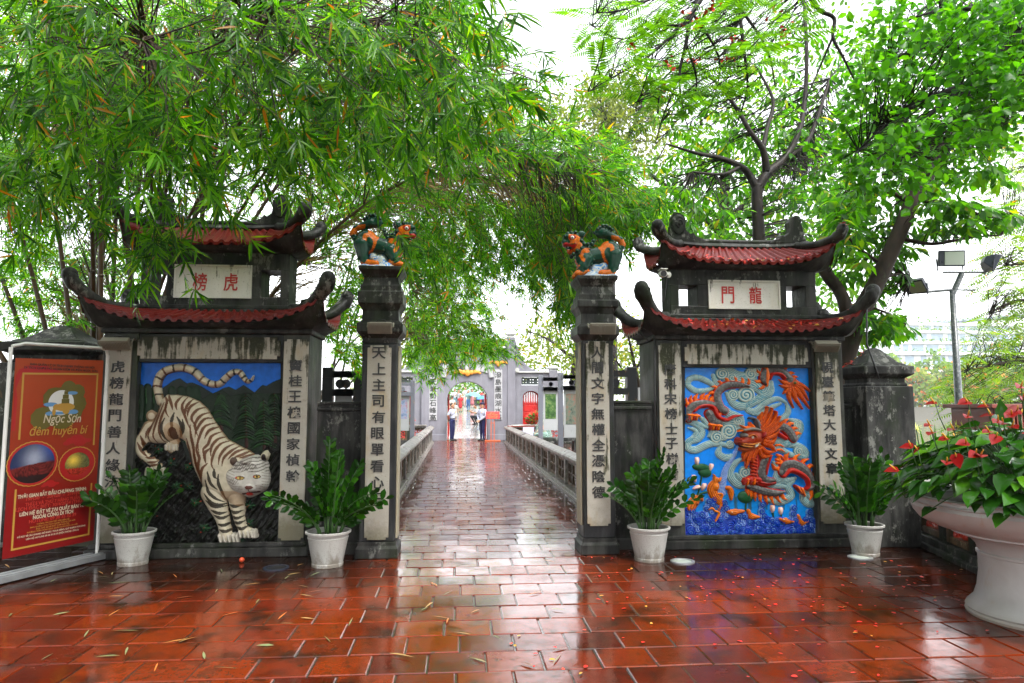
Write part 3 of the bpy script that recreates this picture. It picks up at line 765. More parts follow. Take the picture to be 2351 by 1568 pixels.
# rocks
rk = (T.Y > np.interp(T.X, [150,380,390,500,560,600,700,900,1080,1160,1240], [560,640,690,690,840,860,860,900,780,700,690])) & ((T.X < 600) | (T.Y > 860) | (T.X > 1060) )
rk |= T.Y > 1080
wx_ = T.X + 26*nz + 14*np.sin(T.Y*.031); wy_ = T.Y + 18*n1(.034, 4) + 9*nz2
row_ = np.floor(wy_/44); cellx = np.floor(wx_/72 + .37*row_ + .3*np.sin(row_*5.1)); hh = (np.sin(cellx*12.9898 + row_*78.233)*43758.5453) % 1
T.put(rk, .014 + .03*hh*np.clip(nz+.6, 0, 1.2) + .008*np.maximum(nz2, 0), (.0035,.0035,.003))
T.paint(rk & (hh > .5) & (nz2 > .25), (.018,.016,.010), .55); T.paint(rk & (nz > .35), (.006,.010,.004), .7)
for c in [(350,740),(440,840),(560,1010),(560,870),(360,1020),(680,1310),(610,1130),(300,1200),(1190,1080),(1010,1150),(1010,1280),(430,560) ,(950,1410),(470,1010),(285,1350),(560,680)]:
    if c == (430,560): continue
    for a in range(8):
        th = a*.785 + random.uniform(-.2,.2); L = random.uniform(26,52)
        T.stroke([c,(c[0]+L*math.cos(th),c[1]+L*.8*math.sin(th))], [7,9,2], .055, random.choice(((.006,.035,.012),(.01,.055,.015),(.005,.02,.01))), smooth=False)
    T.disc(c, 6, .062, (.45,.03,.01)); T.disc((c[0]+random.uniform(-45,45), c[1]+random.uniform(-35,35)), 5, .06, (.45,.05,.01))
# the animal
CR = (.56,.50,.37); T.layer('tiger')
T.stroke([(352,390),(335,320),(330,250),(360,180),(430,142),(520,135),(600,165),(660,225),(720,255),(780,255),(830,210),(880,170),(930,168),(960,205),(985,235),(1020,228),(1038,196)], [30,30,32,32,30,30,30,30,28,28,26,24,24,22,22,16,3], .06, CR)
T.stroke([(290,600),(235,660),(195,700),(215,765),(275,815)], [80,60,40,40,40], .05, CR); T.stroke([(275,815),(320,850),(340,880)], [40,38,46], .055, CR)
for x in (262,292,322,352,380): T.stroke([(x,885),(x-4+(x-320)*.12,930)], [17,13], .06, (.5,.46,.37))
T.disc((290,495), 48, .04, CR, 48)
T.poly([(352,385),(400,335),(470,335),(560,350),(640,385),(700,440),(750,520),(800,600),(850,665),(930,710),(1010,750),(1060,790),(1090,860),(1080,960),(1000,1070),(960,1115),(900,1120),(830,1120),(760,1090),(690,1070),(655,1000),(620,930),(585,850),(560,760),(530,680),(500,660),(440,690),(380,700),(320,700),(270,690),(250,640),(290,560),(330,470),(350,410)], .12, CR, 120)
T.stroke([(440,700),(440,725)], [58,50], .05, CR)
for x in (398,424,450,476): T.stroke([(x,715),(x,742)], [15,12], .056, (.5,.46,.38))
T.stroke([(740,1060),(775,1150),(810,1240),(830,1320),(845,1370)], [95,82,62,50,50], .105, CR); T.stroke([(915,1090),(925,1160),(935,1240),(965,1310),(1000,1345)], [70,62,46,42,44], .11, CR)
for x in (800,832,865,898,925): T.stroke([(x,1365),(x+10,1405)], [22,16], .11, (.5,.46,.39))
for x in (955,985,1015,1042,1060): T.stroke([(x-6,1335),(x+2,1372)], [20,15], .115, (.5,.46,.39))
body = T.layers['tiger'][0] > -.5
O = (.105,.030,.006); B = (.016,.011,.005)
def stripes(ls, w=8, col=O):
    for l in ls:
        d, t, S, rr = T.dist(spline(l), [w*.45, w*1.4, w*1.25, w*.3]); T.paint(body & (d < rr), col, .95)
# rings of the tail
tl = spline([(352,390),(335,320),(330,250),(360,180),(430,142),(520,135),(600,165),(660,225),(720,255),(780,255),(830,210),(880,170),(930,168),(960,205),(985,235),(1020,228),(1038,196)], 8)
for i in range(6, len(tl)-6, 7):
    a, b = tl[i], tl[i+1]; t_ = (b-a)/np.linalg.norm(b-a); nn = np.array((-t_[1], t_[0]))
    d, *_ = T.dist([a-nn*32, a+t_*7, a+nn*32]); T.paint(body & (d < 7), O if i % 2 else B, .95)
td, tT, tS = T.dist(tl); T.paint(body & (td > 24) & (td < 34) & (tT > .1) & (T.Y < 330) & (tS > 0), O, .8)
stripes([[(370,400),(340,480),(300,570),(280,640),(300,700)],[(400,395),(360,490),(330,590),(325,650),(345,700)],[(430,400),(385,500),(370,590),(385,670),(410,690)],[(380,340),(420,380),(415,450),(440,500)],[(420,338),(455,400),(470,450)],[(300,560),(262,620),(255,660)],[(225,660),(240,720),(290,770)],[(195,690),(225,750),(270,800)],[(215,640),(240,690),(262,720)],
    [(520,345),(490,400),(500,450)],[(560,352),(535,420),(560,500),(590,580)],[(600,365),(565,430),(560,500)],[(640,390),(590,430),(575,500)]], 8)
stripes([[(480,470),(460,540),(470,600)],[(410,510),(385,570),(400,640),(430,690)],[(500,500),(530,560),(520,620),(510,650)],[(540,520),(545,590),(515,650)],[(470,560),(440,620),(460,670)]], 9, B)
stripes([[(690,430),(640,450),(605,510),(640,570)],[(720,470),(670,490),(630,560),(650,640)],[(740,510),(690,520),(640,600),(630,650)],[(765,545),(700,570),(665,640),(650,700),(660,760)],[(790,575),(730,600),(700,660)],[(810,610),(750,640),(725,700),(690,740),(700,800)],[(835,650),(790,665),(750,720),(745,790)],[(865,678),(810,700),(770,760),(750,840),(770,890)],[(900,700),(850,730),(810,790),(800,850)],[(940,715),(890,750),(840,800),(825,860)],[(980,738),(920,760),(870,810)],[(1020,752),(960,780),(905,800)],[(1050,775),(1000,790),(950,800)]], 8)
stripes([[(560,660),(575,740),(590,830),(610,890)],[(595,560),(600,640),(615,720),(620,800),(640,900)],[(620,740),(630,850),(660,960)],[(650,680),(640,740),(660,800),(650,860),(660,980)],[(720,840),(680,880),(665,940),(660,1010)],[(740,730),(700,770),(710,840)]], 9)
stripes([[(700,960),(720,1040),(770,1090),(830,1120)],[(720,900),(740,980),(790,1030)],[(690,1060),(740,1120),(800,1140),(860,1130)],[(700,1110),(760,1150),(850,1150)],[(740,1180),(800,1200),(850,1195)],[(760,1215),(820,1235),(870,1215)],[(790,1280),(840,1285),(885,1265)],[(800,1320),(850,1330),(900,1310)],[(870,1140),(920,1150),(970,1140)],[(870,1180),(920,1195),(970,1180)],[(880,1220),(930,1235),(975,1220)],[(895,1260),(940,1270),(985,1255)],[(920,1300),(970,1310),(1010,1290)],[(800,920),(800,980),(830,1060),(850,1110)],[(770,880),(770,930),(790,950)]], 9, B)
stripes([[(255,800),(300,805),(335,800)],[(262,835),(310,835),(345,825)],[(275,860),(320,855),(360,845)]], 7)
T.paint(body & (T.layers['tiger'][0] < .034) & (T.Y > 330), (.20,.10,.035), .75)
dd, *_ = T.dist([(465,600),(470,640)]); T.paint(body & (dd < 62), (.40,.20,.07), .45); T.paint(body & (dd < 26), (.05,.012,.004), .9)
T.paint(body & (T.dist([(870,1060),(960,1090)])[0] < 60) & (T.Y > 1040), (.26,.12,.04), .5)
# head
T.disc((905,820), 40, .15, CR, 48); T.disc((1130,790), 32, .145, CR, 44, .3)
T.paint(np.hypot((T.X-912)/26, (T.Y-825)/32) < 1, (.09,.06,.045), 1); T.paint(np.hypot((T.X-1132)/16, (T.Y-798)/28) < 1, (.02,.012,.01), 1)
T.layer('head')
HC = (.52,.50,.45)
T.poly([(880,850),(930,800),(1000,782),(1080,782),(1135,800),(1160,870),(1165,960),(1150,1020),(1090,1065),(1020,1095),(960,1075),(890,1050),(840,980),(835,900)], .175, HC, 95, True)
T.disc((1035,1010), 70, .205, (.50,.48,.44), 52); T.disc((985,930), 46, .185, HC, 34); T.disc((1090,915), 36, .185, HC, 32)
T.disc((1010,830), 70, .19, (.40,.37,.33), 40)
hd = T.layers['head'][0] > -.5
T.paint(hd & (np.sin(T.Y*.26 + T.X*.06 + np.sin(T.X*.05)*1.5) > .62) & (T.Y < 900), (.06,.045,.035), .85)
T.paint(hd & (np.sin(T.Y*.3 - T.X*.10) > .7) & ((T.X < 930) | (T.X > 1120)), (.16,.13,.10), .6)
T.paint(hd & (np.hypot((T.X-1000)/90, (T.Y-860)/30) < 1) & (nz2 > -.1), (.10,.085,.07), .75); T.paint(hd & (np.hypot((T.X-925)/40,(T.Y-965)/28) < 1) & (nz2 > 0), (.14,.12,.10), .6)
for cx, cy, rx in ((968,941,30),(1090,932,22)):
    T.paint(np.hypot((T.X-cx)/(rx+5), (T.Y-cy)/15) < 1, (.03,.012,.008), 1); T.paint(np.hypot((T.X-cx)/rx, (T.Y-cy)/10) < 1, (.50,.36,.10), 1); T.paint(np.hypot(T.X-cx-2, T.Y-cy) < 7, (.008,.008,.008), 1)
    T.paint(np.hypot(T.X-cx+rx*.85, T.Y-cy+2) < 6, (.5,.05,.03), 1)
T.paint(np.hypot((T.X-1036)/30, (T.Y-1008)/14) < 1, (.10,.03,.02), 1)
T.paint(hd & (T.dist(spline([(975,1062),(1030,1050),(1095,1045)]))[0] < 7), (.06,.01,.008), 1); T.paint(np.hypot((T.X-1030)/24, (T.Y-1060)/13) < 1, (.55,.03,.02), 1)
T.paint(hd & (T.dist([(1036,1018),(1034,1046)])[0] < 3), (.06,.03,.02), 1)
for yy in (1000,1012,1024):
    T.paint(hd & (T.dist([(985,yy),(930,yy+6)])[0] < 2), (.2,.17,.14), .8); T.paint(hd & (T.dist([(1080,yy-4),(1130,yy-8)])[0] < 2), (.2,.17,.14), .8)
pan = T.build('bg', M['paint'], gate_left, 'relief_panel'); pan['label'] = 'painted relief of blue sky, pine trees and black rocks'
tg = T.build('tiger', M['paint'], pan, 'tiger_figure'); tg['label'] = 'white tiger with brown stripes'
T.build('head', M['paint'], pan, 'tiger_head')

# ---- the dragon over the waves
YD = YG + .095
D_ = Relief(238, 1170, 186, 1424, 3.0, plane_map(1492.4, 774.9, .3295, YD), YD); d_ = D_; d_.depth = .62
d_.layer('bg', 0.0, (.004,.23,.85))
nzd = np.sin(d_.X*.03+1)*np.sin(d_.Y*.022)+np.sin(d_.X*.09+d_.Y*.05)*.5
d_.paint(nzd > .55, (.006,.28,.85), .45); d_.paint(d_.Y > 1050, (.006,.25,.56), .45)
random.seed(5)
for x in (590,680,760,800,920,1010,1130,690,580):
    d, *_ = d_.dist([(x,1120+random.uniform(-20,20)),(x+3,1200)]); d_.paint(d < random.uniform(4,10), (.03,.07,.05), .7)
d_.paint((d_.Y < 214) & (nzd > .1), (.02,.09,.22), .6); d_.paint(d_.dist([(1130,1180),(1140,1320)])[0] < 16, (.02,.04,.05), .75)
d_.layer('cloud')
CA, CB = (.42,.50,.44), (.06,.24,.32)
for pts, r in [
    ([(452,345),(400,372),(320,382),(262,345),(268,300),(320,285),(390,312),(450,352),(500,352)], 22),
    ([(430,270),(455,330),(500,345),(560,310),(640,290),(720,300)], 30), ([(470,240),(540,232),(600,262),(660,272),(720,262)], 26),
    ([(640,300),(720,330),(775,380),(800,330),(780,290)], 36), ([(525,400),(560,460),(620,490),(690,470),(760,430),(830,390),(835,320)], 30),
    ([(600,350),(680,350),(740,370),(770,420)], 26), ([(935,462),(880,436),(800,460),(730,520),(680,520),(668,480),(720,440),(820,420)], 24), ([(940,470),(952,530),(910,575),(860,590)], 22), ([(700,545),(760,540),(830,500),(900,470)], 18),
    ([(245,600),(310,620),(355,665),(330,715),(270,735),(258,780),(310,795),(400,755),(480,752),(560,775)], 26), ([(260,640),(310,660),(300,700),(250,740)], 16), ([(480,770),(470,820),(520,850),(580,830)], 26), ([(500,490),(540,540),(590,560),(630,600)], 30), ([(480,600),(560,600),(620,620)], 36), ([(570,560),(620,560),(632,620),(590,650)], 18),
    ([(620,860),(560,910),(548,970),(600,1030),(690,1045)], 30), ([(590,960),(640,1010),(700,1000)], 26), ([(860,800),(900,760),(980,755),(1060,790),(1075,835),(1010,830)], 26), ([(850,780),(920,800),(980,830),(1070,850)], 20), ([(950,580),(1030,610),(1030,670),(960,745),(880,760)], 26), ([(1000,590),(1045,620),(1040,660)], 16), ([(835,680),(860,740),(930,720)], 24),
    ([(850,880),(880,940),(870,1000),(930,1010),(1000,990)], 26), ([(990,1010),(950,1050),(975,1110),(900,1150),(810,1140)], 28), ([(780,1090),(860,1040),(930,1050)], 26), ([(1140,1070),(1070,1090),(1062,1140),(1110,1172),(1150,1150)], 26), ([(1080,1090),(1110,1130),(1100,1160)], 18), ([(330,560),(380,600),(420,660),(400,700)], 20), ([(250,550),(300,600),(390,640)], 20)]:
    d_.stroke(pts, [r*.45, r, r, r, r*.5], .035, CA, alt=CB, bands=5)
for c, r, sg in [((490,260),46,1),((560,288),40,-1),((690,262),46,1),((735,240),36,-1),((655,410),62,1),((566,408),42,-1),((452,706),46,1),((535,662),58,-1),((545,758),30,1),((600,590),36,1),((650,950),44,-1),((1024,805),38,1),((1010,640),30,1),((1015,615),34,-1),((500,705),30,1),((700,225),34,1)]:
    d_.spiral(c, r, .045, CA, CB, 2.6, sg)
d_.layer('wave')
wl_ = np.interp(d_.X, [238,260,330,400,430,520,560,640,700,760,820,900,960,1010,1080,1140,1170], [1190,1180,1230,1250,1215,1215,1235,1250,1275,1260,1290,1300,1290,1310,1300,1290,1270])
th = np.sin(d_.X*.045 + np.sin(d_.Y*.03)*2)*14
w_ = d_.Y + th > wl_; ln = np.sin((d_.Y + th*2 + .35*np.abs((d_.X % 180)-90))*.42) > .35
d_.put(w_, .02 + .014*np.sin((d_.Y + th*2)*.42), np.where(ln[..., None], np.array((.04,.13,.55)), np.array((.003,.025,.38))))
random.seed(11)
for i in range(95):
    x = random.uniform(255,1160); y = random.uniform(1270,1412); r = random.uniform(14,28)
    d_.spiral((x,y), r, .045, (.001,.035,.36), (.07,.22,.46), 1.6, random.choice((-1,1)), .004*random.random())
for x, y in ((285,1215),(300,1255),(350,1240),(400,1150),(425,1170),(385,1195),(440,1130),(770,1170),(765,1215),(780,1250),(990,1195),(985,1235),(1000,1270),(1100,1225),(1110,1270),(1075,1280),(645,1250),(610,1245),(480,1190),(520,1200),(840,1280),(1140,1310),(400,1275),(330,1290),(740,1290),(505,1160)):
    d_.spiral((x,y), 25, .055, (.001,.035,.36), (.10,.26,.48), 1.7, random.choice((-1,1)))
    d_.stroke([(x-8,y+10),(x-4,y+50)], [16,20], .035, (.012,.07,.52), alt=(.3,.45,.75), bands=3)
for pts in ([(600,775),(575,830),(545,880),(515,940),(500,1010),(492,1085)],): d_.stroke(pts, [10,16,20,24,24,30], .04, (.05,.14,.55), alt=(.35,.48,.72), bands=6)
d_.layer('plant')
for c, rx, ry in (((350,915),62,26),((375,950),46,36),((655,1120),55,42)): d_.disc(c, rx, .05, (.012,.085,.028), ry, .1)
for pts in ([(355,960),(340,1050),(320,1110),(290,1130)],[(660,1150),(655,1210)],[(845,1215),(848,1260)],[(903,1230),(905,1260)],[(390,1085),(340,1100),(290,1140)]): d_.stroke(pts, 6, .03, (.012,.07,.025))
for c, rt in (((320,872),0),((415,915),.3),((302,993),-.2),((318,1053),1.2),((843,1200),0),((900,1215),0),((365,1050),.4)):
    for a in (-.35,.35,0): d_.disc((c[0]+14*a, c[1]), 10, .05+.01*(a==0), (.78,.42,.34) if a else (.85,.62,.52), 27, rt + a*.5)
d_.layer('fish')
OR, OD = (.75,.19,.006), (.46,.08,.003)
d_.stroke([(455,1000),(425,1060),(440,1110),(480,1160),(470,1200)], [18,36,34,26,12], .06, OR, alt=OD, bands=5); d_.disc((445,1045), 28, .075, OR, 34)
for pts in ([(435,1010),(440,975),(432,965)],[(470,1010),(485,985)],[(480,1140),(490,1100),(455,1095)],[(440,1215),(420,1195),(395,1205)],[(440,1215),(470,1230),(440,1290)],[(535,1060),(560,1100),(550,1140)]): d_.stroke(pts, [5,10,9,3], .06, OR)
d_.stroke([(280,1190),(300,1150),(340,1125),(355,1140)], [34,38,30,10], .06, OR, alt=OD, bands=4); d_.disc((318,1165), 14, .075, (.30,.07,.01)); d_.disc((318,1165), 7, .082, (.02,.02,.02))
for a in ([(525,1215),(570,1225),(640,1215)],[(890,1268),(940,1285),(985,1285)],[(675,1215),(690,1250),(745,1255)],[(1020,1250),(1040,1295),(1085,1285)],[(520,1055),(550,1070),(555,1135)]): d_.stroke(a, [14,24,9], .06, OR, alt=OD, bands=4)
for c in ((555,1220),(912,1270),(450,1042)): d_.disc(c, 6, .085, (.7,.65,.5)); d_.disc(c, 3, .09, (.01,.01,.01))
d_.layer('dragon')
GY = (.105,.10,.097); RD = (.42,.012,.005); FO = (.85,.15,.004); FD = (.46,.045,.002)
def fins(pts, side, L, n, r0):
    P = spline(pts, 8)
    for i in range(n):
        k_ = int((i+.5)/n*(len(P)-2)); a, b = P[k_], P[k_+1]; t_ = (b-a)/max(1e-6, np.linalg.norm(b-a)); nn = np.array((t_[1], -t_[0]))*side
        q = a + nn*r0*.7; d_.stroke([q, q + nn*L*.5 + t_*L*.05, q + nn*L + t_*L*.5], [r0*.42, r0*.36, 2], .055, FO if i % 2 else (.74,.11,.003), smooth=False)
def seg(pts, r, side, L=34, n=9, sc=11):
    fins(pts, side, L, n, max(r) if hasattr(r, '__len__') else r)
    d_.stroke(pts, r, .085, GY, scales=(.72, sc, 0, RD)); d_.stroke([np.array(p) for p in pts], [x*.3 for x in (r if hasattr(r, '__len__') else [r, r])], .09, GY, scales=(2, sc, 0, RD))
S1_ = [(680,352),(620,340),(545,335),(485,360),(455,400),(458,450),(480,500),(505,520)]; seg(S1_, [6,22,30,32,32,34,34,34], -1, 32, 11)
S2_ = [(262,580),(258,520),(300,480),(370,468),(430,478)]; seg(S2_, [30,36,36,34,26], 1, 44, 9)
d_.stroke([(300,520),(345,485),(420,490),(460,560),(520,585),(570,560),(630,552)], [12,16,18,18,15,12,4], .10, RD); d_.stroke([(400,540),(430,590),(470,605)], [34,36,26], .08, GY, scales=(.8, 11, 0, RD))
for c in ((290,565),(440,635)):
    for i in range(4): d_.stroke([(c[0]-30+i*18,c[1]-14),(c[0]-36+i*19,c[1]+18)], [12,7], .10, (.75,.16,.01) if i % 2 else (.30,.02,.01))
    d_.stroke([(c[0]-38,c[1]-18),(c[0]+40,c[1]-8)], 11, .105, FO)
S3_ = [(800,345),(770,300),(785,245),(840,225),(900,240),(945,285),(975,320)]; seg(S3_, [8,26,34,34,34,34,30], 1, 34, 9)
d_.stroke([(820,300),(840,262),(890,262),(925,290)], [6,12,14,8], .10, RD); d_.stroke([(790,210),(800,270),(795,345)], [14,18,8], .10, FO)
for pts in ([(960,340),(955,420),(985,500)],[(975,350),(1000,430),(1050,510)],[(985,345),(1040,420),(1098,505)],[(995,335),(1050,380),(1090,450)],[(1000,325),(1060,350),(1108,390)],[(955,330),(920,320),(885,300)],[(960,345),(925,350),(890,340)],[(965,355),(935,380),(915,400)]): d_.stroke(pts, [26,14,3], .08, FO, alt=FD, bands=4)
d_.disc((984,325), 36, .10, (.50,.07,.01)); d_.disc((984,325), 18, .12, (.10,.10,.03))
S5_ = [(860,650),(905,632),(950,660),(985,715)]; seg(S5_, [30,36,38,34], 1, 40, 6); d_.stroke([(870,670),(895,690),(930,715)], [10,16,14], .10, RD)
S6_ = [(905,945),(925,900),(985,892),(1060,930),(1110,1000),(1120,1045),(1085,1060)]; seg(S6_, [34,38,40,38,34,30,20], 1, 52, 10)
d_.stroke([(915,975),(960,935),(1020,950),(1075,990),(1090,1040),(1070,1062)], [16,22,20,18,14,8], .11, RD)
for i in range(4): d_.stroke([(1000+i*14,1045+i*6),(1025+i*12,1080+i*10)], [13,7], .10, (.75,.16,.01) if i % 2 else (.30,.02,.01))
S4_ = [(670,1045),(720,1060),(790,1080),(860,1090),(925,1080)]; seg(S4_, [24,34,34,30,6], -1, 36, 8)
fins([(680,1060),(720,1085),(790,1110),(860,1115),(925,1090)], -1, 40, 8, 20)
d_.stroke([(715,830),(720,880),(715,930),(718,990),(760,1020),(850,1020)], [30,34,32,34,30,14], .10, RD, alt=(.26,.010,.006), bands=3)
for y in range(850, 1010, 22): d_.stroke([(692,y),(722,y+8)], 8, .115, (.55,.05,.012))
d_.stroke([(790,850),(765,900),(755,950),(790,1000),(850,1000)], [24,34,38,30,14], .105, GY, scales=(.82, 13, 0, RD)); d_.stroke([(820,840),(800,900),(790,960)], [10,14,8], .115, RD)
d_.stroke([(740,1000),(690,990),(640,1010)], [26,24,20], .11, RD)
for i in range(4): d_.stroke([(640+i*22,995),(634+i*23,1030)], [14,8], .12, FO if i % 2 else (.35,.02,.01))
fins([(850,760),(860,820),(850,880),(860,940)], 1, 50, 6, 24)
for pts in ([(740,650),(770,580),(800,500),(790,495)],[(755,655),(810,580),(830,510),(822,500)],[(765,665),(830,610),(862,540),(850,520)],[(775,675),(840,630),(890,560)],[(785,690),(850,650),(915,590)],[(745,640),(750,570),(765,530)],[(790,710),(850,690),(880,650)],[(780,730),(830,740),(860,700)],[(780,750),(830,770),(850,800)],[(760,780),(800,810),(860,800)],[(740,790),(770,840),(830,830)],[(690,800),(670,850),(650,920)],[(660,800),(640,840),(630,870)],[(720,800),(700,850),(695,880)]): d_.stroke(pts, [18,18,4], .125, FO, alt=FD, bands=4)
for pts in ([(690,640),(650,640),(612,622)],[(700,635),(680,610),(678,600)],[(675,650),(640,655),(592,665)]): d_.stroke(pts, [16,13,3], .125, FO)
HB = (.34,.035,.006)
d_.disc((700,705), 78, .15, HB, 62, .15); d_.stroke([(680,715),(630,735),(600,735)], [44,36,24], .165, (.30,.03,.01)); d_.stroke([(690,770),(640,790),(610,785)], [34,24,14], .14, (.36,.06,.012))
d_.disc((600,722), 22, .18, (.28,.025,.012), 18); d_.stroke([(630,655),(690,645),(740,655)], [12,16,10], .17, (.20,.19,.17)); d_.disc((640,690), 26, .16, (.20,.19,.17), 18)
d_.stroke([(740,620),(722,585),(690,570),(675,572)], [15,13,11,7], .13, (.09,.09,.10)); d_.stroke([(720,590),(735,640)], 12, .15, (.11,.11,.12)); d_.disc((765,690), 20, .17, (.26,.012,.012), 34, .5)
for yy in (745,762): d_.stroke([(612,yy),(680,yy+8),(740,yy-4)], [5,7,4], .172, (.60,.22,.03))
d_.stroke([(612,765),(660,775),(705,762)], [3,7,3], .175, (.03,.008,.006)); d_.stroke([(700,770),(716,756),(722,748)], [8,9,3], .19, (.78,.74,.62)); d_.disc((625,752), 7, .185, (.72,.30,.04))
d_.disc((682,705), 15, .185, (.75,.70,.55)); d_.disc((683,706), 7, .20, (.01,.01,.01)); d_.stroke([(655,700),(685,686),(712,700)], 5, .19, (.55,.16,.02))
dp = d_.build('bg', M['paint_wet'], gate_right, 'relief_panel'); dp['label'] = 'bright blue painted relief ground'
for n_, nm in (('cloud','cloud_relief'),('wave','wave_relief'),('plant','lotus_relief'),('fish','carp_relief'),('dragon','dragon_figure')): d_.build(n_, M['paint_wet'], dp, nm)
# ------------------------------------------------------------------ continuous bodies
def organic(prims, voxel, smooth=2):
    """one continuous skin over many overlapping capsules and ellipsoids; colour of the nearest one"""
    mb = MB()
    for p in prims:
        if p[0] == 'c':
            a, b, ra, rb = Vector(p[1]), Vector(p[2]), p[3], p[4]
            mb.tube([a, b], [ra, rb], 12); mb.ell(a, ra, 12, 8); mb.ell(b, rb, 12, 8)
        else: mb.ell(p[1], p[2], 16, 12, rot=(p[4] if len(p) > 4 else None))
    me = bpy.data.meshes.new('t'); me.from_pydata(mb.v, [], mb.f); ob = bpy.data.objects.new('t', me); COL.objects.link(ob)
    m = ob.modifiers.new('r', 'REMESH'); m.mode = 'VOXEL'; m.voxel_size = voxel
    if smooth:
        m2 = ob.modifiers.new('s', 'SMOOTH'); m2.iterations = smooth; m2.factor = .5
    dg = bpy.context.evaluated_depsgraph_get(); dg.update()
    e = bpy.data.meshes.new_from_object(ob.evaluated_get(dg))
    n = len(e.vertices); V = np.empty(n*3, np.float32); e.vertices.foreach_get('co', V); V = V.reshape(-1, 3).astype(float)
    F = [tuple(q.vertices) for q in e.polygons]
    bpy.data.objects.remove(ob); bpy.data.meshes.remove(me); bpy.data.meshes.remove(e)
    best = np.full(n, 1e9); C = np.zeros((n, 3))
    for p in prims:
        if p[0] == 'c':
            a, b = np.array(p[1], float), np.array(p[2], float); d = b-a; t = np.clip(((V-a)@d)/max(d@d, 1e-9), 0, 1)
            q = np.linalg.norm(V-(a+t[:, None]*d), axis=1) - (p[3] + t*(p[4]-p[3])); col = p[5]
        else:
            r = np.array(p[2] if hasattr(p[2], '__len__') else (p[2],)*3, float); w = V-np.array(p[1], float)
            if len(p) > 4: w = w @ np.array(p[4])
            q = (np.linalg.norm(w/r, axis=1) - 1)*r.min(); col = p[3]
        m_ = q < best; best[m_] = q[m_]; C[m_] = np.array(col)
    return V, F, C
def inside(P, px, py):
    ins = np.zeros(px.shape, bool); n = len(P)
    for i in range(n):
        (xa, ya), (xb, yb) = P[i], P[(i+1) % n]
        if ya == yb: continue
        ins ^= ((ya > py) != (yb > py)) & (px < (xb-xa)*(py-ya)/(yb-ya) + xa)
    return ins

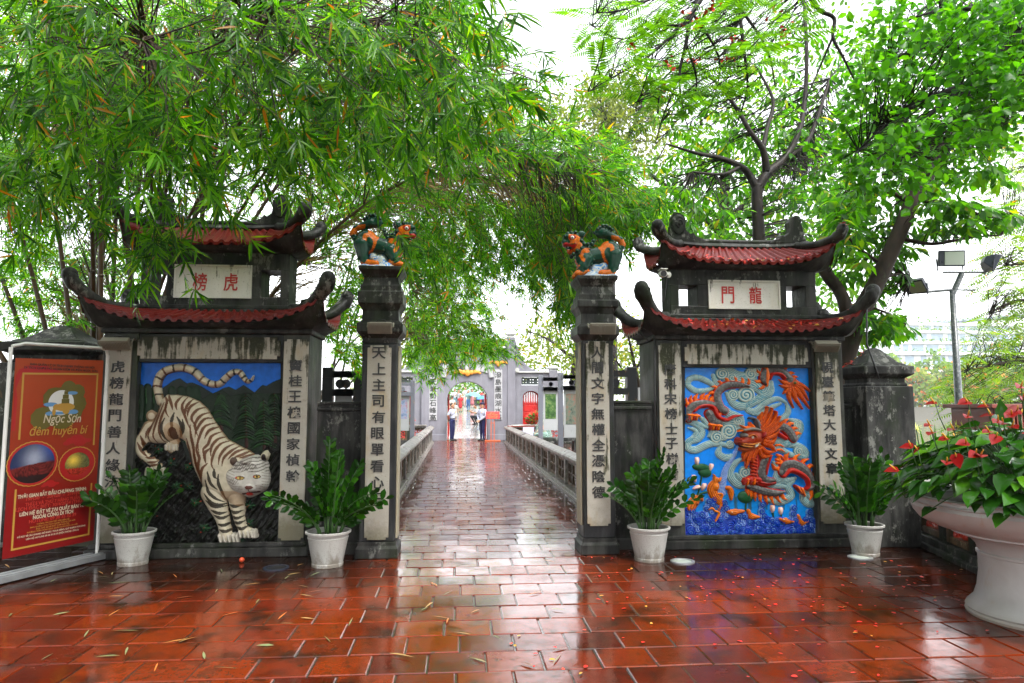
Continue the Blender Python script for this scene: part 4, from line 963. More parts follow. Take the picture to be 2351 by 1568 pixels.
# ------------------------------------------------------------------ the two green guardian lions
M['lion'] = vcolor('glossy lion enamel', .22, .15, 22, .12, coat=.15)
k = N('painted cloud base'); p = k.pos(); w = k.noise(p, 9, 1, .4, 1.2)
k.base(k.ramp(k.math('FRACT', k.math('MULTIPLY', w, 7.0)), [(0, (.55,.56,.54)), (.62, (.58,.58,.56)), (.66, (.02,.22,.62)), (.9, (.02,.24,.66)), (.95, (.5,.52,.5))])); k.rough(.5); M['cloudbase'] = k.m
def lion(label, cx, cy, z0, sg):
    root = thing('lion_statue', label, 'statue', (cx, cy, z0), group=None)
    k = .00050
    X = lambda x: -(x-880)*k*-sg
    Z = lambda y: (1375-y)*k
    GR, OG, RD, BK, WT = (.004,.052,.030), (.78,.17,.004), (.40,.008,.005), (.012,.010,.010), (.70,.68,.60)
    def P(x, y, yy=0.0): return (X(x), yy, Z(y))
    e = lambda x, y, rx, ry, rz, c, yy=0.0: ('e', P(x, y, yy), (rx*k, ry, rz*k), c)
    c = lambda a, b, ra, rb, col, ya=0.0, yb=0.0: ('c', P(*a, ya), P(*b, yb), ra*k, rb*k, col)
    pr = [e(1250,760,275,.115,300,GR), c((1150,800),(800,870),225,200,GR), e(640,910,225,.11,255,GR), c((640,810),(480,600),205,205,GR), e(395,525,215,.112,255,GR),
          e(270,410,125,.098,100,GR), e(190,520,80,.06,70,GR), e(240,590,110,.08,62,RD), e(320,735,85,.06,70,OG), e(440,680,125,.088,125,OG), e(340,670,80,.05,40,BK)]
    for s in (-1, 1):
        pr += [c((1340,830),(1310,1090),190,130,GR,.05*s,.06*s), c((1310,1090),(1260,1220),125,95,GR,.06*s,.07*s), c((1280,1240),(1010,1270),74,80,OG,.075*s,.085*s),
               c((690,950),(600,1130),150,125,GR,.06*s,.075*s), c((600,1130),(560,1220),125,95,GR,.07*s,.08*s), c((670,1225),(450,1285),72,76,OG,.08*s,.09*s), e(560,350,95,.03,80,GR,.06*s)]
        for i in range(4): pr.append(c((1000-8,1270),(975,1310),26,16,OG,(.045+.018*i)*s,(.045+.019*i)*s))
        for i in range(4): pr.append(c((440,1290),(420,1325),24,15,OG,(.05+.018*i)*s,(.05+.019*i)*s))
    pr += [c((1480,700),(1560,560),70,70,GR), c((1560,560),(1500,430),75,70,OG), c((1500,430),(1330,370),75,80,GR), c((1330,370),(1150,300),90,120,GR), e(1060,270,165,.045,150,GR)]
    V, F, C = organic(pr, .0075)
    dx = V[:, 0]/(-k*-sg) + 880; dz = 1375 - V[:, 2]/k
    for poly in ([(980,560),(1080,500),(1150,460),(1200,500),(1190,560),(1270,590),(1310,660),(1290,740),(1210,765),(1215,690),(1150,665),(1090,720),(1065,820),(1100,920),(1180,1000),(1180,1075),(1140,1085),(1080,980),(1010,860),(990,740),(950,690),(950,620)],
        [(255,370),(400,365),(520,430),(525,520),(565,620),(500,730),(400,770),(285,815),(280,740),(400,660),(440,620),(400,590),(270,590),(290,540),(250,470)],
        [(490,870),(560,740),(650,680),(810,670),(710,700),(740,770),(690,800),(600,800),(580,880),(620,960),(600,1040),(540,980)], [(345,880),(410,890),(450,1000),(510,1110),(470,1140),(390,1020)], [(1270,350),(1430,370),(1550,500),(1540,580),(1480,570),(1440,500),(1270,430)]):
        C[inside(poly, dx, dz)] = OG
    C[inside([(160,600),(220,570),(330,620),(430,600),(440,640),(380,710),(280,760),(270,740),(360,690),(280,650),(200,640)], dx, dz)] = RD
    ln = (np.abs(((dx-dz*.35)/26) % 1 - .5) < .12) & (C[:, 0] > .5); C[ln] = (.30,.05,.01)      # engraved flame lines
    gl = (np.abs(np.hypot(dx-700, (dz-1400)) % 120 - 60) < 7) & (C[:, 1] > .07) & (C[:, 0] < .1); C[gl] = (.13,.13,.01)
    o = root; b = MB(); b.arrays(V, F, C); body = b.build('body', M['lion'], root, smooth=True, world=False, colors=True)
    b = MB()
    for x, y, r in [(550,520,48),(620,600,52),(700,600,48),(800,590,55),(835,520,48),(550,690,48),(450,750,50),(490,805,44),(370,830,52),(740,840,50),(850,885,50),(840,965,46),(770,1060,48),(690,1125,48),(1380,915,46),(1400,1060,44),(1390,1150,40),(195,405,50),(250,345,50),(330,325,48),(410,325,46),(930,240,40),(1000,170,44),(1085,125,44),(1165,130,44),(1240,170,42),(1300,215,38)]:
        for s in (-1, 1):
            yy = .075 if y > 300 or x < 700 else .02
            if x > 900 and y < 260: yy = .03
            if 350 < x < 1000 and y < 760: yy = .088
            if x < 340 and y < 500: yy = .05
            b.ell(P(x, y, yy*s), (r*k, .022, r*k), 10, 7, (.004,.042,.025)); b.ell(P(x, y, (yy+.014)*s), (r*k*.42, .014, r*k*.42), 8, 6, (.05,.10,.03))
    b.build('mane_curls', M['lion'], body, smooth=True, world=False, colors=True)
    for s in (-1, 1):
        b = MB(); q = (350, 455)
        b.ell(P(*q, .094*s), (88*k, .02, 68*k), 14, 8, RD); b.ell(P(335, 458, .106*s), (46*k, .018, 44*k), 12, 8, WT); b.ell(P(330, 460, .118*s), (20*k, .010, 20*k), 10, 6, BK)
        b.build('eye', M['lion'], body, smooth=True, world=False, colors=True)
    b = MB()
    for s in (-1, 1):
        for x, y, h in ((285,655,40),(250,650,24),(310,715,-30),(270,720,-20)): b.tube([P(x, y, .052*s), P(x, y+h, .05*s)], [14*k, 3*k], 7, WT)
    b.build('fangs', M['lion'], body, smooth=True, world=False, colors=True)
    # cloud rock under the belly and feet
    pr = [e(940,1345,480,.17,55,WT), e(900,1210,180,.09,200,WT), e(1080,1110,120,.08,150,WT), e(760,1290,200,.13,80,WT), e(1250,1330,180,.16,60,WT)]
    V, F, C = organic(pr, .012, 1); V[:, 2] = np.maximum(V[:, 2], 0.0)
    b = MB(); b.arrays(V, F); b.build('cloud_base', M['cloudbase'], root, smooth=True, world=False)
    return root
lion('green and orange lion statue facing right on the pillar beside the tiger gate', pl_l[1] - .01, pl_l[2], pl_l[4] + .001, -1)
lion('green and orange lion statue facing left on the pillar beside the dragon gate', pl_r[1] + .01, pl_r[2], pl_r[4] + .001, 1)

# ------------------------------------------------------------------ floodlights and the camera on the gates
def floodlight(label, x, y, z, w, tilt=.5, beat=0.0):
    root = thing('floodlight', label, 'floodlight', (x, y, z), group='floodlights mounted on the gates and pillars')
    h, d = .10, .07
    mb = MB(); c = math.cos(tilt); s = math.sin(tilt)
    def bx(x0, x1, y0, y1, z0, z1):
        b = MB(); b.box(x0, x1, y0, y1, z0, z1); return [(a, q*c - r*s, q*s + r*c) for a, q, r in b.v], b.f
    mb.add(*bx(-w/2, w/2, -d/2, d/2, -h/2, h/2)); mb.add(*bx(-w/2-.012, w/2+.012, -d/2-.014, -d/2-.001, -h/2-.012, h/2+.012))
    mb.build('casing', M['lampbody'], root, world=False, bevel=.005)
    f = MB()
    for i in range(18):
        a = -w/2 + w*(i+.5)/18; f.add(*bx(a-.003, a+.003, -d/2-.026, -d/2-.015, -h/2+.01, h/2-.01))
    f.build('grille', M['lampbody'], root, world=False)
    b = MB()
    for sx in (-1, 1): b.tube([(sx*(w/2+.018), 0, 0), (sx*(w/2+.018), .05, .05), (sx*(w/2+.012), .10, .045)], .009, 6)
    b.tube([(-w/2-.015, .10, .045), (w/2+.015, .10, .045)], .009, 6); b.build('bracket', M['lampbody'], root, world=False)
    cb = MB(); cb.tube([(w*.3, .02, .02), (w*.2, .0, .08), (-w*.1, .05, .09), (-w*.3, .09, .05)], .006, 5); cb.build('cable', M['cable'], root, world=False)
def fl(label, u, v, Y, wpx, tilt=.35): q = W(u, v, Y); floodlight(label, q.x, q.y, q.z, wpx*Y/1567, tilt)
fl('beige floodlight at the outer top corner of the tiger gate', 266, 787, YG-.13, 58, .7)
fl('grey floodlight tied on the pillar beside the tiger gate', 873, 751, YP-.16, 50)
fl('white flaking floodlight on the pillar beside the dragon gate', 1383, 753, YP-.16, 56)
fl('beige floodlight at the outer top corner of the dragon gate', 1896, 793, YG-.13, 56, .7)
q = W(1522, 628, YG + .0)
root = thing('security_camera', 'small white security camera under the dragon gate upper roof', 'camera', q)
M['whiteplastic'] = simple('white plastic', (.62,.61,.58), .4, .12)
mb = MB(); mb.tube([(-.0,.06,0),(-.01,-.06,-.01)], [.042,.045], 16); mb.box(-.05,.035,-.085,.05,.035,.048); mb.build('housing', M['whiteplastic'], root, world=False, bevel=.004)
mb = MB(); mb.tube([(-.01,-.061,-.012),(-.01,-.066,-.012)], .036, 16); mb.build('lens', M['cable'], root, world=False)
mb = MB(); mb.tube([(.03,.02,0),(.07,.05,.0),(.088,.08,.0)], .016, 10); mb.tube([(.085,.06,0),(.095,.1,0)], .035, 14); mb.build('bracket', M['whiteplastic'], root, world=False)
mb = MB(); mb.tube([(.06,.05,-.02),(.05,.06,-.15),(.03,.05,-.27),(.0,.06,-.33)], .007, 6); mb.build('cable', M['cable'], root, world=False)
mb = MB(); A = W(1478, 745, YG+.1); pts = [A, A+Vector((-.07,-.05,-.02)), A+Vector((-.05,-.06,-.12)), A+Vector((.05,-.05,-.2)), W(1503,775,YG-.03), W(1503,900,YG-.03), W(1505,1230,YG-.03)]
mb.tube(pts, .012, 6); tag(mb.build('cable_conduit', M['cable'], smooth=True), 'thin dark cable running down the edge of the dragon gate', 'cable')
mb = MB(); mb.tube([W(1990,700,YG+.1), W(1990,790,YG-.1), W(2005,830,YG-.15), W(2018,870,YG-.2)], .012, 6); tag(mb.build('hanging_cable', M['cable'], smooth=True), 'black cable end dangling from the dragon gate roof', 'cable')

# ------------------------------------------------------------------ balustrades of the causeway
M['rail'] = dark_stone('rain-streaked balustrade concrete', (.10,.09,.08), (.28,.26,.235), (.06,.07,.035), pale=(.38,.36,.33), pale_amt=.7, moss_at=.62, streak=.4, rough=.3)
M['railpanel'] = dark_stone('brown-stained openwork panel', (.05,.028,.015), (.16,.10,.055), (.03,.03,.015), pale=(.3,.26,.19), pale_amt=.68)
M['ceramic'] = simple('red glazed ceramic', (.40,.035,.02), .3, .25)
def balustrade(label, x, y0, y1, side, group=None):
    L = y1-y0; root = thing('balustrade', label, 'balustrade', (x, (y0+y1)/2, 0))
    w = .26; mb = MB()
    prof = [(-w*.5, .60), (w*.5, .60), (w*.62, .635), (w*.62, .675), (w*.5, .70), (0, .745), (-w*.5, .70), (-w*.62, .675), (-w*.62, .635)]
    n = 60; V = []; F = []; m = len(prof)
    for i in range(n+1):
        for a, z in prof: V.append((x+a, y0+L*i/n, z + .004*math.sin(i*1.7)+.002*random.uniform(-1,1)))
    for i in range(n):
        for j in range(m): F.append((i*m+j, i*m+(j+1)%m, (i+1)*m+(j+1)%m, (i+1)*m+j))
    F += [tuple(range(m)), tuple(range(n*m+m-1, n*m-1, -1))]
    mb.add(V, F); mb.build('handrail', M['rail'], root)
    mb = MB(); mb.box(x-.13, x+.13, y0, y1, -.03, .10); mb.box(x-.16, x+.16, y0, y1, -.03, .045); mb.build('kerb', M['rail'], root, bevel=.01)
    nb = max(1, round(L/1.28)); bl = L/nb
    mb0 = MB()
    for i in range(nb+1):
        yy = y0 + i*bl; mb = MB(); mb.box(x-.085, x+.085, max(y0+.001, yy-.075), min(y1-.001, yy+.075), .1005, .5995); mb.build('post', M['rail'], root, bevel=.008)
    for i in range(nb):
        a, b = y0+i*bl+.12, y0+(i+1)*bl-.12; mb = MB(); mid = (a+b)/2
        for lo, hi in ((a+.04, mid-.012), (mid+.012, b-.04)):
            for (p0, p1, z0, z1) in ((lo, lo+.05, .12, .57), (hi-.05, hi, .12, .57), (lo+.0505, hi-.0505, .12, .17), (lo+.0505, hi-.0505, .52, .57), ((lo+hi)/2-.018, (lo+hi)/2+.018, .1705, .5195), (lo+.0505, (lo+hi)/2-.0185, .33, .36), ((lo+hi)/2+.0185, hi-.0505, .33, .36)): mb.box(x-.045, x+.045, p0, p1, z0, z1)
            mb.box(x+side*.01-.004, x+side*.01+.004, lo+.051, hi-.051, .171, .519)
        mb.build('panel', M['railpanel'], root, bevel=.004)
    return root
balustrade('long grey balustrade on the tiger gate side of the brick causeway', PX0-.12, YP+.75, 29.5, 1)
balustrade('long grey balustrade on the dragon gate side of the brick causeway', PX1+.10, YP+.75, 29.5, -1)
def ceramic_wall(label, A, B, h, ph, n=None):
    A = Vector((A[0], A[1], 0)); B = Vector((B[0], B[1], 0)); d = B-A; L = d.length; d.normalize(); q = Vector((-d.y, d.x, 0)); mid = (A+B)/2
    root = thing('parapet_wall', label, 'wall', mid)
    def ob(mb, s0, s1, t0, t1, z0, z1): mb.obox(A + d*(s0+s1)/2 + q*(t0+t1)/2 + Vector((0,0,(z0+z1)/2)), d, q, (0,0,1), (s1-s0)/2, (t1-t0)/2, (z1-z0)/2)
    mb = MB(); ob(mb, 0, L, -.14, .14, -.03, .14); ob(mb, 0, L, -.18, .18, -.03, .06); mb.build('plinth', M['stone2'], root, bevel=.012)
    mb = MB(); ob(mb, 0, L, -.15, .15, h-.10, h-.04); ob(mb, -.02, L+.02, -.19, .19, h-.0395, h+.02); mb.build('coping', M['rail'], root, bevel=.012)
    n = n or max(1, round(L/.75)); bl = L/n
    for i in range(n+1):
        mb = MB(); ob(mb, max(0, i*bl-.06), min(L, i*bl+.06), -.10, .10, .1405, h-.1005); mb.build('post', M['stone2'], root, bevel=.008)
    for i in range(n):
        a, b = i*bl+.065, (i+1)*bl-.065; z0, z1 = .145, h-.105; fr = .07
        mb = MB(); ob(mb, a, a+fr, -.075, .075, z0, z1); ob(mb, b-fr, b, -.075, .075, z0, z1); ob(mb, a+fr+.0005, b-fr-.0005, -.075, .075, z0, z0+fr); ob(mb, a+fr+.0005, b-fr-.0005, -.075, .075, z1-fr, z1); mb.build('panel_frame', M['railpanel'], root, bevel=.006)
        mb = MB(); c = (a+b)/2; zc = (z0+z1)/2; rx, rz = (b-a)/2-fr, (z1-z0)/2-fr; C = A + d*c + Vector((0,0,zc))
        for rr in (.45, .92):
            mb.tube([C + d*math.cos(t)*rx*rr + Vector((0,0,math.sin(t)*rz*rr)) for t in np.linspace(0, 2*math.pi, 17)], .022, 6, flat=1.4)
        for t in np.linspace(0, 2*math.pi, 8, endpoint=False): mb.tube([C + d*math.cos(t)*rx*.4 + Vector((0,0,math.sin(t)*rz*.4)), C + d*math.cos(t)*rx*1.05 + Vector((0,0,math.sin(t)*rz*1.05))], .022, 6)
        for sx in (-1, 1):
            for sz in (-1, 1): mb.ell(C + d*sx*rx*.85 + Vector((0,0,sz*rz*.85)), (.055,.03,.055), 8, 6)
        mb.build('ceramic_openwork', M['ceramic'], root, smooth=True)
A_ = G(2098, 1246); B_ = G(2246, 1318); A_ = A_ + (A_-B_)*.02; B2 = A_ + (B_-A_)*2.2
ceramic_wall('black parapet with red ceramic openwork panels behind the marble planter', A_ + Vector((.16,0,0)), B2 + Vector((.16,0,0)), .72, .5)
ceramic_wall('grey parapet with red ceramic panels behind the seated vendor', (PX1+.28, 29.45), (8.5, 29.45), .76, .5)
ceramic_wall('grey parapet with red ceramic panels on the tiger gate side', (PX0-.30, 29.45), (-6.5, 29.45), .76, .5)

# ------------------------------------------------------------------ the red festival banner
A_ = G(-4, 1340, .0); B_ = G(216, 1287, .0); dv = (B_-A_); dv.z = 0; bl = dv.length; dv.normalize(); nv = Vector((dv.y, -dv.x, 0))
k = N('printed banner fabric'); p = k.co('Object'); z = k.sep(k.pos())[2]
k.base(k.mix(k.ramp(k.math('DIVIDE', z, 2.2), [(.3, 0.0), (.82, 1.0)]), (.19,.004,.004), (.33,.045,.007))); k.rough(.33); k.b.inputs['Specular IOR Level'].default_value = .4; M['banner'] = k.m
for nm, c in (('gold', (.42,.23,.035)), ('cream', (.55,.47,.34)), ('bred', (.34,.006,.006)), ('bsalmon', (.42,.035,.022)), ('bdark', (.02,.012,.012)), ('olive', (.11,.09,.012)), ('bwhite', (.62,.62,.6)), ('bblue', (.10,.24,.45))): M[nm] = simple('banner print ' + nm, c, .4, .06, bump=0)
root = thing('banner_stand', 'tall red festival banner on a white tube stand', 'banner', (A_+B_)/2)
def bp(s, z, off=0.0): return A_ + dv*s + Vector((0,0,z*(1+.018*s/bl))) + nv*off
mb = MB(); zt = 2.19
mb.tube([bp(bl+.03,.06), bp(bl+.035,1.0), bp(bl+.03,zt-.08), bp(bl+.01,zt-.02), bp(bl-.05,zt), bp(.1,zt+.01), bp(-.02,zt-.02)], .017, 10); mb.tube([bp(bl+.032,1.2), bp(bl+.032,1.7)], .02, 10); mb.tube([bp(-.03,zt-.03), bp(-.03,.06)], .017, 10)
M['whitetube'] = simple('white painted tube', (.6,.6,.58), .35, .15); mb.build('tube_frame', M['whitetube'], root, smooth=True, angle=50)
mb = MB(); mb.obox((A_+B_)/2 + dv*.03 + Vector((0,0,.04)), dv, nv, (0,0,1), bl/2+.12, .09, .028); mb.obox((A_+B_)/2 + dv*.03 + Vector((0,0,.073)) + nv*.05, dv, nv, (0,0,1), bl/2+.12, .02, .0045); mb.obox((A_+B_)/2 + dv*.03 + Vector((0,0,.073)) - nv*.05, dv, nv, (0,0,1), bl/2+.12, .02, .0045); mb.build('base_track', M['steel'], root, bevel=.006)
# sheet, slightly slack
s0, s1, z0, z1 = .02, bl-.02, .21, 2.06
# drawing of the banner: x 0..600 across, y 130..1400 down
def BZ(y): return z1 - (y-135)/(1400-135)*(z1-z0)
def BS(x): return s0 + (x-15)/(600-15)*(s1-s0)
def slack(x, y): return 0.0
V = []; F = []; nx_, ny_ = 16, 24
for sd in (0, -.003):
    for j in range(ny_+1):
        for i in range(nx_+1):
            x, y = 15+585*i/nx_, 135+1265*j/ny_; V.append(bp(BS(x), BZ(y), slack(x, y) + sd))
for j in range(ny_):
    for i in range(nx_):
        a = j*(nx_+1)+i; b = a+(nx_+1)*(ny_+1); F.append((a, a+nx_+1, a+nx_+2, a+1)); F.append((b, b+1, b+nx_+2, b+nx_+1))
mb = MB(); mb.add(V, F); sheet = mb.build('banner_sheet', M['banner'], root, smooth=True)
def bpoly(mb, pts, off=.003, col=None):
    mb.add([bp(BS(x), BZ(y), slack(x, y)+off) for x, y in pts], [tuple(range(len(pts)-1, -1, -1))], col)
def bdisc(mb, c, rx, ry, off, n=40, wob=0.0, col=None, k_=24):
    bpoly(mb, [(c[0]+rx*(1+wob*math.cos(k_*t))*math.cos(t), c[1]-ry*(1+wob*math.cos(k_*t))*math.sin(t)) for t in np.linspace(0, 2*math.pi, n, endpoint=False)], off, col)
def brect(mb, x0, y0, x1, y1, off=.003): 
    bpoly(mb, [(x0,y1),(x1,y1),(x1,y0),(x0,y0)], off)
def btext(mb, t, x, y, w, hpx, off=.004, mat=None, shear=0.0, bold=0.0):
    q = bp(BS(x), BZ(y), slack(x, y)+off); kx = (s1-s0)/585
    h = hpx*(z1-z0)/1265; put_text(mb, t, h*1.35, q, tuple(dv), (0,0,1), tuple(nv), .0005, bold, fit=w*kx, shear=shear)
b1 = MB()
for x0, y0, x1, y1 in ((60,228,566,240),(60,1346,566,1358),(60,240,72,660),(554,240,566,735),(60,975,72,1346),(554,1000,566,1346)): brect(b1, x0, y0, x1, y1)
b1.build('gold_border', M['gold'], sheet)
b1 = MB(); bpoly(b1, [(20,250),(20,600),(38,600),(40,400),(28,330),(60,228),(300,228),(270,200),(240,205),(210,182),(80,182),(60,200),(40,205)], .0035); b1.build('red_corner', M['bred'], sheet)
b1 = MB()
for c, r in (((345,420),105),((270,400),75),((400,400),60),((420,360),55),((360,330),50),((300,470),80),((430,440),60),((400,480),70),((200,530),75),((330,520),90)): bdisc(b1, c, r, r*1.0, .0035 + .00005*r/10, 20, .04, k_=9)
b1.build('tree_print', M['olive'], sheet)
b1 = MB(); bdisc(b1, (315,430), 85, 85, .0052); b1.build('moon_print', M['bwhite'], sheet)
b1 = MB()
for c, rx, ry in (((385,365),38,12),((245,440),45,14),((250,500),35,14),((395,495),40,16),((300,500),60,10)): bdisc(b1, c, rx, ry, .0058, 20)
b1.build('water_print', M['bblue'], sheet)
b1 = MB(); bdisc(b1, (340,460), 68, 28, .0064, 24); bdisc(b1, (285,458), 24, 20, .0066, 16); bdisc(b1, (270,490), 12, 26, .0066, 12); bdisc(b1, (350,490), 24, 18, .0067, 12); b1.build('tortoise_print', M['gold'], sheet)
b1 = MB(); brect(b1, 316,405,368,435,.0070); brect(b1, 322,375,362,404,.0070); brect(b1, 330,352,356,374,.0070); bpoly(b1, [(334,351),(352,351),(343,335)], .0070); b1.build('tower_print', M['olive'], sheet)
b1 = MB(); btext(b1, 'Ngọc Sơn', 330, 545, 250, 62, .0075, shear=.2, bold=.0008); b1.build('title_print', M['cream'], sheet)
b1 = MB(); btext(b1, 'đêm huyền bí', 318, 615, 385, 62, .0060, shear=.2, bold=.0006); b1.build('subtitle_print', M['gold'], sheet)
for c, rx, w, pal, nm in (((158,822), 152, 150, 0, 'bridge'), ((450,855), 122, 112, 1, 'garden')):
    b1 = MB(); bdisc(b1, c, rx+6, rx*.92+6, .0040, 96, .012, k_=30); b1.build('gold_rim', M['gold'], sheet)
    b1 = MB(); bdisc(b1, c, rx, rx*.92, .0046, 96, .012, k_=30); b1.build('red_rim', M['bred'], sheet)
    r2 = rx*.90 if pal == 0 else rx*.70; V = []; F = []; C = []; nr, nt = 14, 48
    for a in range(nr+1):
        for t in range(nt):
            rr = r2*a/nr; th = 2*math.pi*t/nt; x, y = c[0]+rr*math.cos(th), c[1]-rr*.92*math.sin(th); V.append(bp(BS(x), BZ(y), slack(x, y)+.0054))
            fx, fy = rr/r2*math.cos(th), rr/r2*math.sin(th); h_ = (math.sin(x*12.9+y*78.2)*43758.5) % 1
            if pal == 0:
                g = math.exp(-((fx-.05)**2*5+(fy-.25)**2*3)); cc = np.array((.02,.03,.09))+g*np.array((.28,.30,.34))+max(0,fx-.1)*max(0,fy)*np.array((0,.06,.4))
                if fy < -.02+.12*fx: cc = np.array((.10,.012,.01))*(.3+1.5*h_) if fy > -.6 else np.array((.02,.008,.008))
            else:
                g = math.exp(-((fx+.35)**2*4+(fy-.35)**2*4)); cc = np.array((.05,.05,.02))+g*np.array((.7,.45,.04))+h_*np.array((.10,.10,.03))
                if fy < -.35: cc = np.array((.40,.03,.015))*(.3+h_)
            C.append(tuple(np.clip(cc, 0, 1)))
    for a in range(nr):
        for t in range(nt): F.append((a*nt+t, (a+1)*nt+t, (a+1)*nt+(t+1)%nt, a*nt+(t+1)%nt))
    M.setdefault('photo', vcolor('photo print', .4, .05, 30, 0))
    b1 = MB(); b1.arrays(V, F, C); o = b1.build('round_photo', M['photo'], sheet, colors=True); o['label'] = 'round night photo of a red bridge' if pal == 0 else 'small round photo in gold light'
b1 = MB()
for cx, cy, kk in ((440,690,1.0),(275,965,.6)):
    for dx, dy, r in ((-70,18,24),(-40,2,34),(0,-12,40),(40,6,30),(75,8,22),(20,18,40)): bdisc(b1, (cx+dx*kk, cy+dy*kk), r*kk*1.1, r*kk*.62, .0040+.0001*abs(dx)/20, 20)
b1.build('cloud_print', M['bred'], sheet)
b1 = MB(); btext(b1, 'BAN QUẢN LÝ DI TÍCH DANH THẮNG HÀ NỘI', 318, 178, 430, 15, bold=.0005); btext(b1, 'DI TÍCH QGĐB HỒ HOÀN KIẾM VÀ ĐỀN NGỌC SƠN', 312, 201, 490, 15, bold=.0005); b1.build('heading_print', M['bdark'], sheet)
b1 = MB(); btext(b1, 'THỜI GIAN BẮT ĐẦU CHƯƠNG TRÌNH:', 302, 1022, 445, 24, bold=.0012); btext(b1, 'LIÊN HỆ ĐẶT VÉ TẠI QUẦY BÁN VÉ', 305, 1138, 415, 24, bold=.0012); btext(b1, 'NGOÀI CỔNG DI TÍCH', 310, 1166, 260, 24, bold=.0012); btext(b1, 'ĐỂ ĐẶT VÉ CÁC KHUNG GIỜ KHÁC / TOUR RIÊNG, QUÝ KHÁCH VUI LÒNG', 312, 1282, 440, 11, bold=.0003); btext(b1, 'LIÊN HỆ HOTLINE: 09 38 35 32 39 (ĐIỆN THOẠI / ZALO)', 316, 1304, 340, 11, bold=.0003); b1.build('white_print', M['cream'], sheet)
b1 = MB(); btext(b1, '19H30  -  20H20  -  21H10', 306, 1050, 350, 22, bold=.0010); btext(b1, 'THỨ 5 VÀ THỨ 7 HÀNG TUẦN', 306, 1078, 355, 22, bold=.0010); btext(b1, 'LỊCH ĐẶC BIỆT: 30/4/2024 (THỨ 3)', 302, 1108, 460, 22, bold=.0010); btext(b1, 'HOTLINE: 09 38 35 32 39', 310, 1196, 305, 22, bold=.0010); b1.build('salmon_print', M['bsalmon'], sheet)
b1 = MB()
for i, t in enumerate(('THÔNG TIN CHI TIẾT XIN LIÊN HỆ:', 'BAN QUẢN LÝ DI TÍCH DANH THẮNG HÀ NỘI', 'ĐỊA CHỈ: SỐ 90 PHỐ THỢ NHUỘM,', 'PHƯỜNG TRẦN HƯNG ĐẠO, QUẬN HOÀN KIẾM, HÀ NỘI')): btext(b1, t, 312, 1218+i*15, (215,290,215,325)[i], 10)
b1.build('small_print', M['gold'], sheet)

# ------------------------------------------------------------------ lamp post by the lake
k = N('grey speckled pole paint'); p = k.pos(); k.base(k.mix(k.ramp(k.noise(p, 30, 5, .7), [(.5, 0.0), (.62, 1.0)]), (.045,.055,.06), (.16,.17,.17))); k.rough(.3); M['pole'] = k.m
M['lampblack'] = simple('black lamp housing', (.016,.02,.035), .35, .3)
k = N('lamp glass'); k.base((.42,.47,.42)); k.rough(.12); M['lampglass'] = k.m
YL = 10.5; bx_ = wx(2206, YL, 1000); zp = wz(668, YL, 2190)
root = thing('lamp_post', 'tall grey steel post with three black floodlights by the lake', 'lamp post', (bx_, YL, -.05))
mb = MB(); mb.tube([(bx_, YL, -.05), (bx_, YL, 1.2), (bx_, YL, zp)], [.070,.064,.042], 14); mb.build('pole', M['pole'], root, smooth=True)
T1 = Vector((bx_, YL, zp)); T2 = W(2208, 628, YL); mb = MB(); mb.tube([T1 - Vector((0,0,.06)), T2], .045, 10); mb.tube([W(2165,625,YL), W(2262,625,YL)], .018, 8); mb.tube([T1 + Vector((0,0,.02)), W(2105,672,YL)], .022, 8); mb.tube([T1 + Vector((0,0,.02)), W(2238,666,YL)], .014, 8); mb.build('cross_arm', M['pole'], root, smooth=True, angle=50)
def lamp_head(c, d, w, h, dep):
    d = Vector(d).normalized(); s = d.cross(Vector((0,0,1))).normalized(); u = s.cross(d)
    b = MB(); V = []
    for f, kk in ((0, 1.0), (-dep*.45, .92), (-dep, .42)):
        for a, q in ((-1,-1),(1,-1),(1,1),(-1,1)): V.append(Vector(c) + d*f + s*a*w/2*kk + u*q*h/2*kk)
    b.add(V, [(0,1,2,3)] + [(i*4+j, i*4+(j+1)%4, i*4+4+(j+1)%4, i*4+4+j)[::-1] for i in range(2) for j in range(4)] + [(11,10,9,8)])
    hd = b.build('lamp_head', M['lampblack'], root, bevel=.01)
    g = MB(); g.obox(Vector(c) + d*.004 - s*w*.08, s, u, d, w*.36, h*.40, .003); g.build('lamp_glass', M['lampglass'], hd)
    b = MB()
    for sx in (-1, 1): b.tube([Vector(c) - d*dep*.45 + s*sx*w*.50, Vector(c) - d*dep*.55 + s*sx*w*.46 - Vector((0,0,h*.75))], .012, 6)
    b.build('yoke', M['lampblack'], hd)
lamp_head(W(2186, 593, YL-.1), (-.15,-1,-.12), .42, .27, .16)
lamp_head(W(2100, 660, YL-.05), (-.75,-.35,-.75), .34, .26, .18)
lamp_head(W(2283, 606, YL-.05), (.9,-.3,-.45), .34, .26, .18)

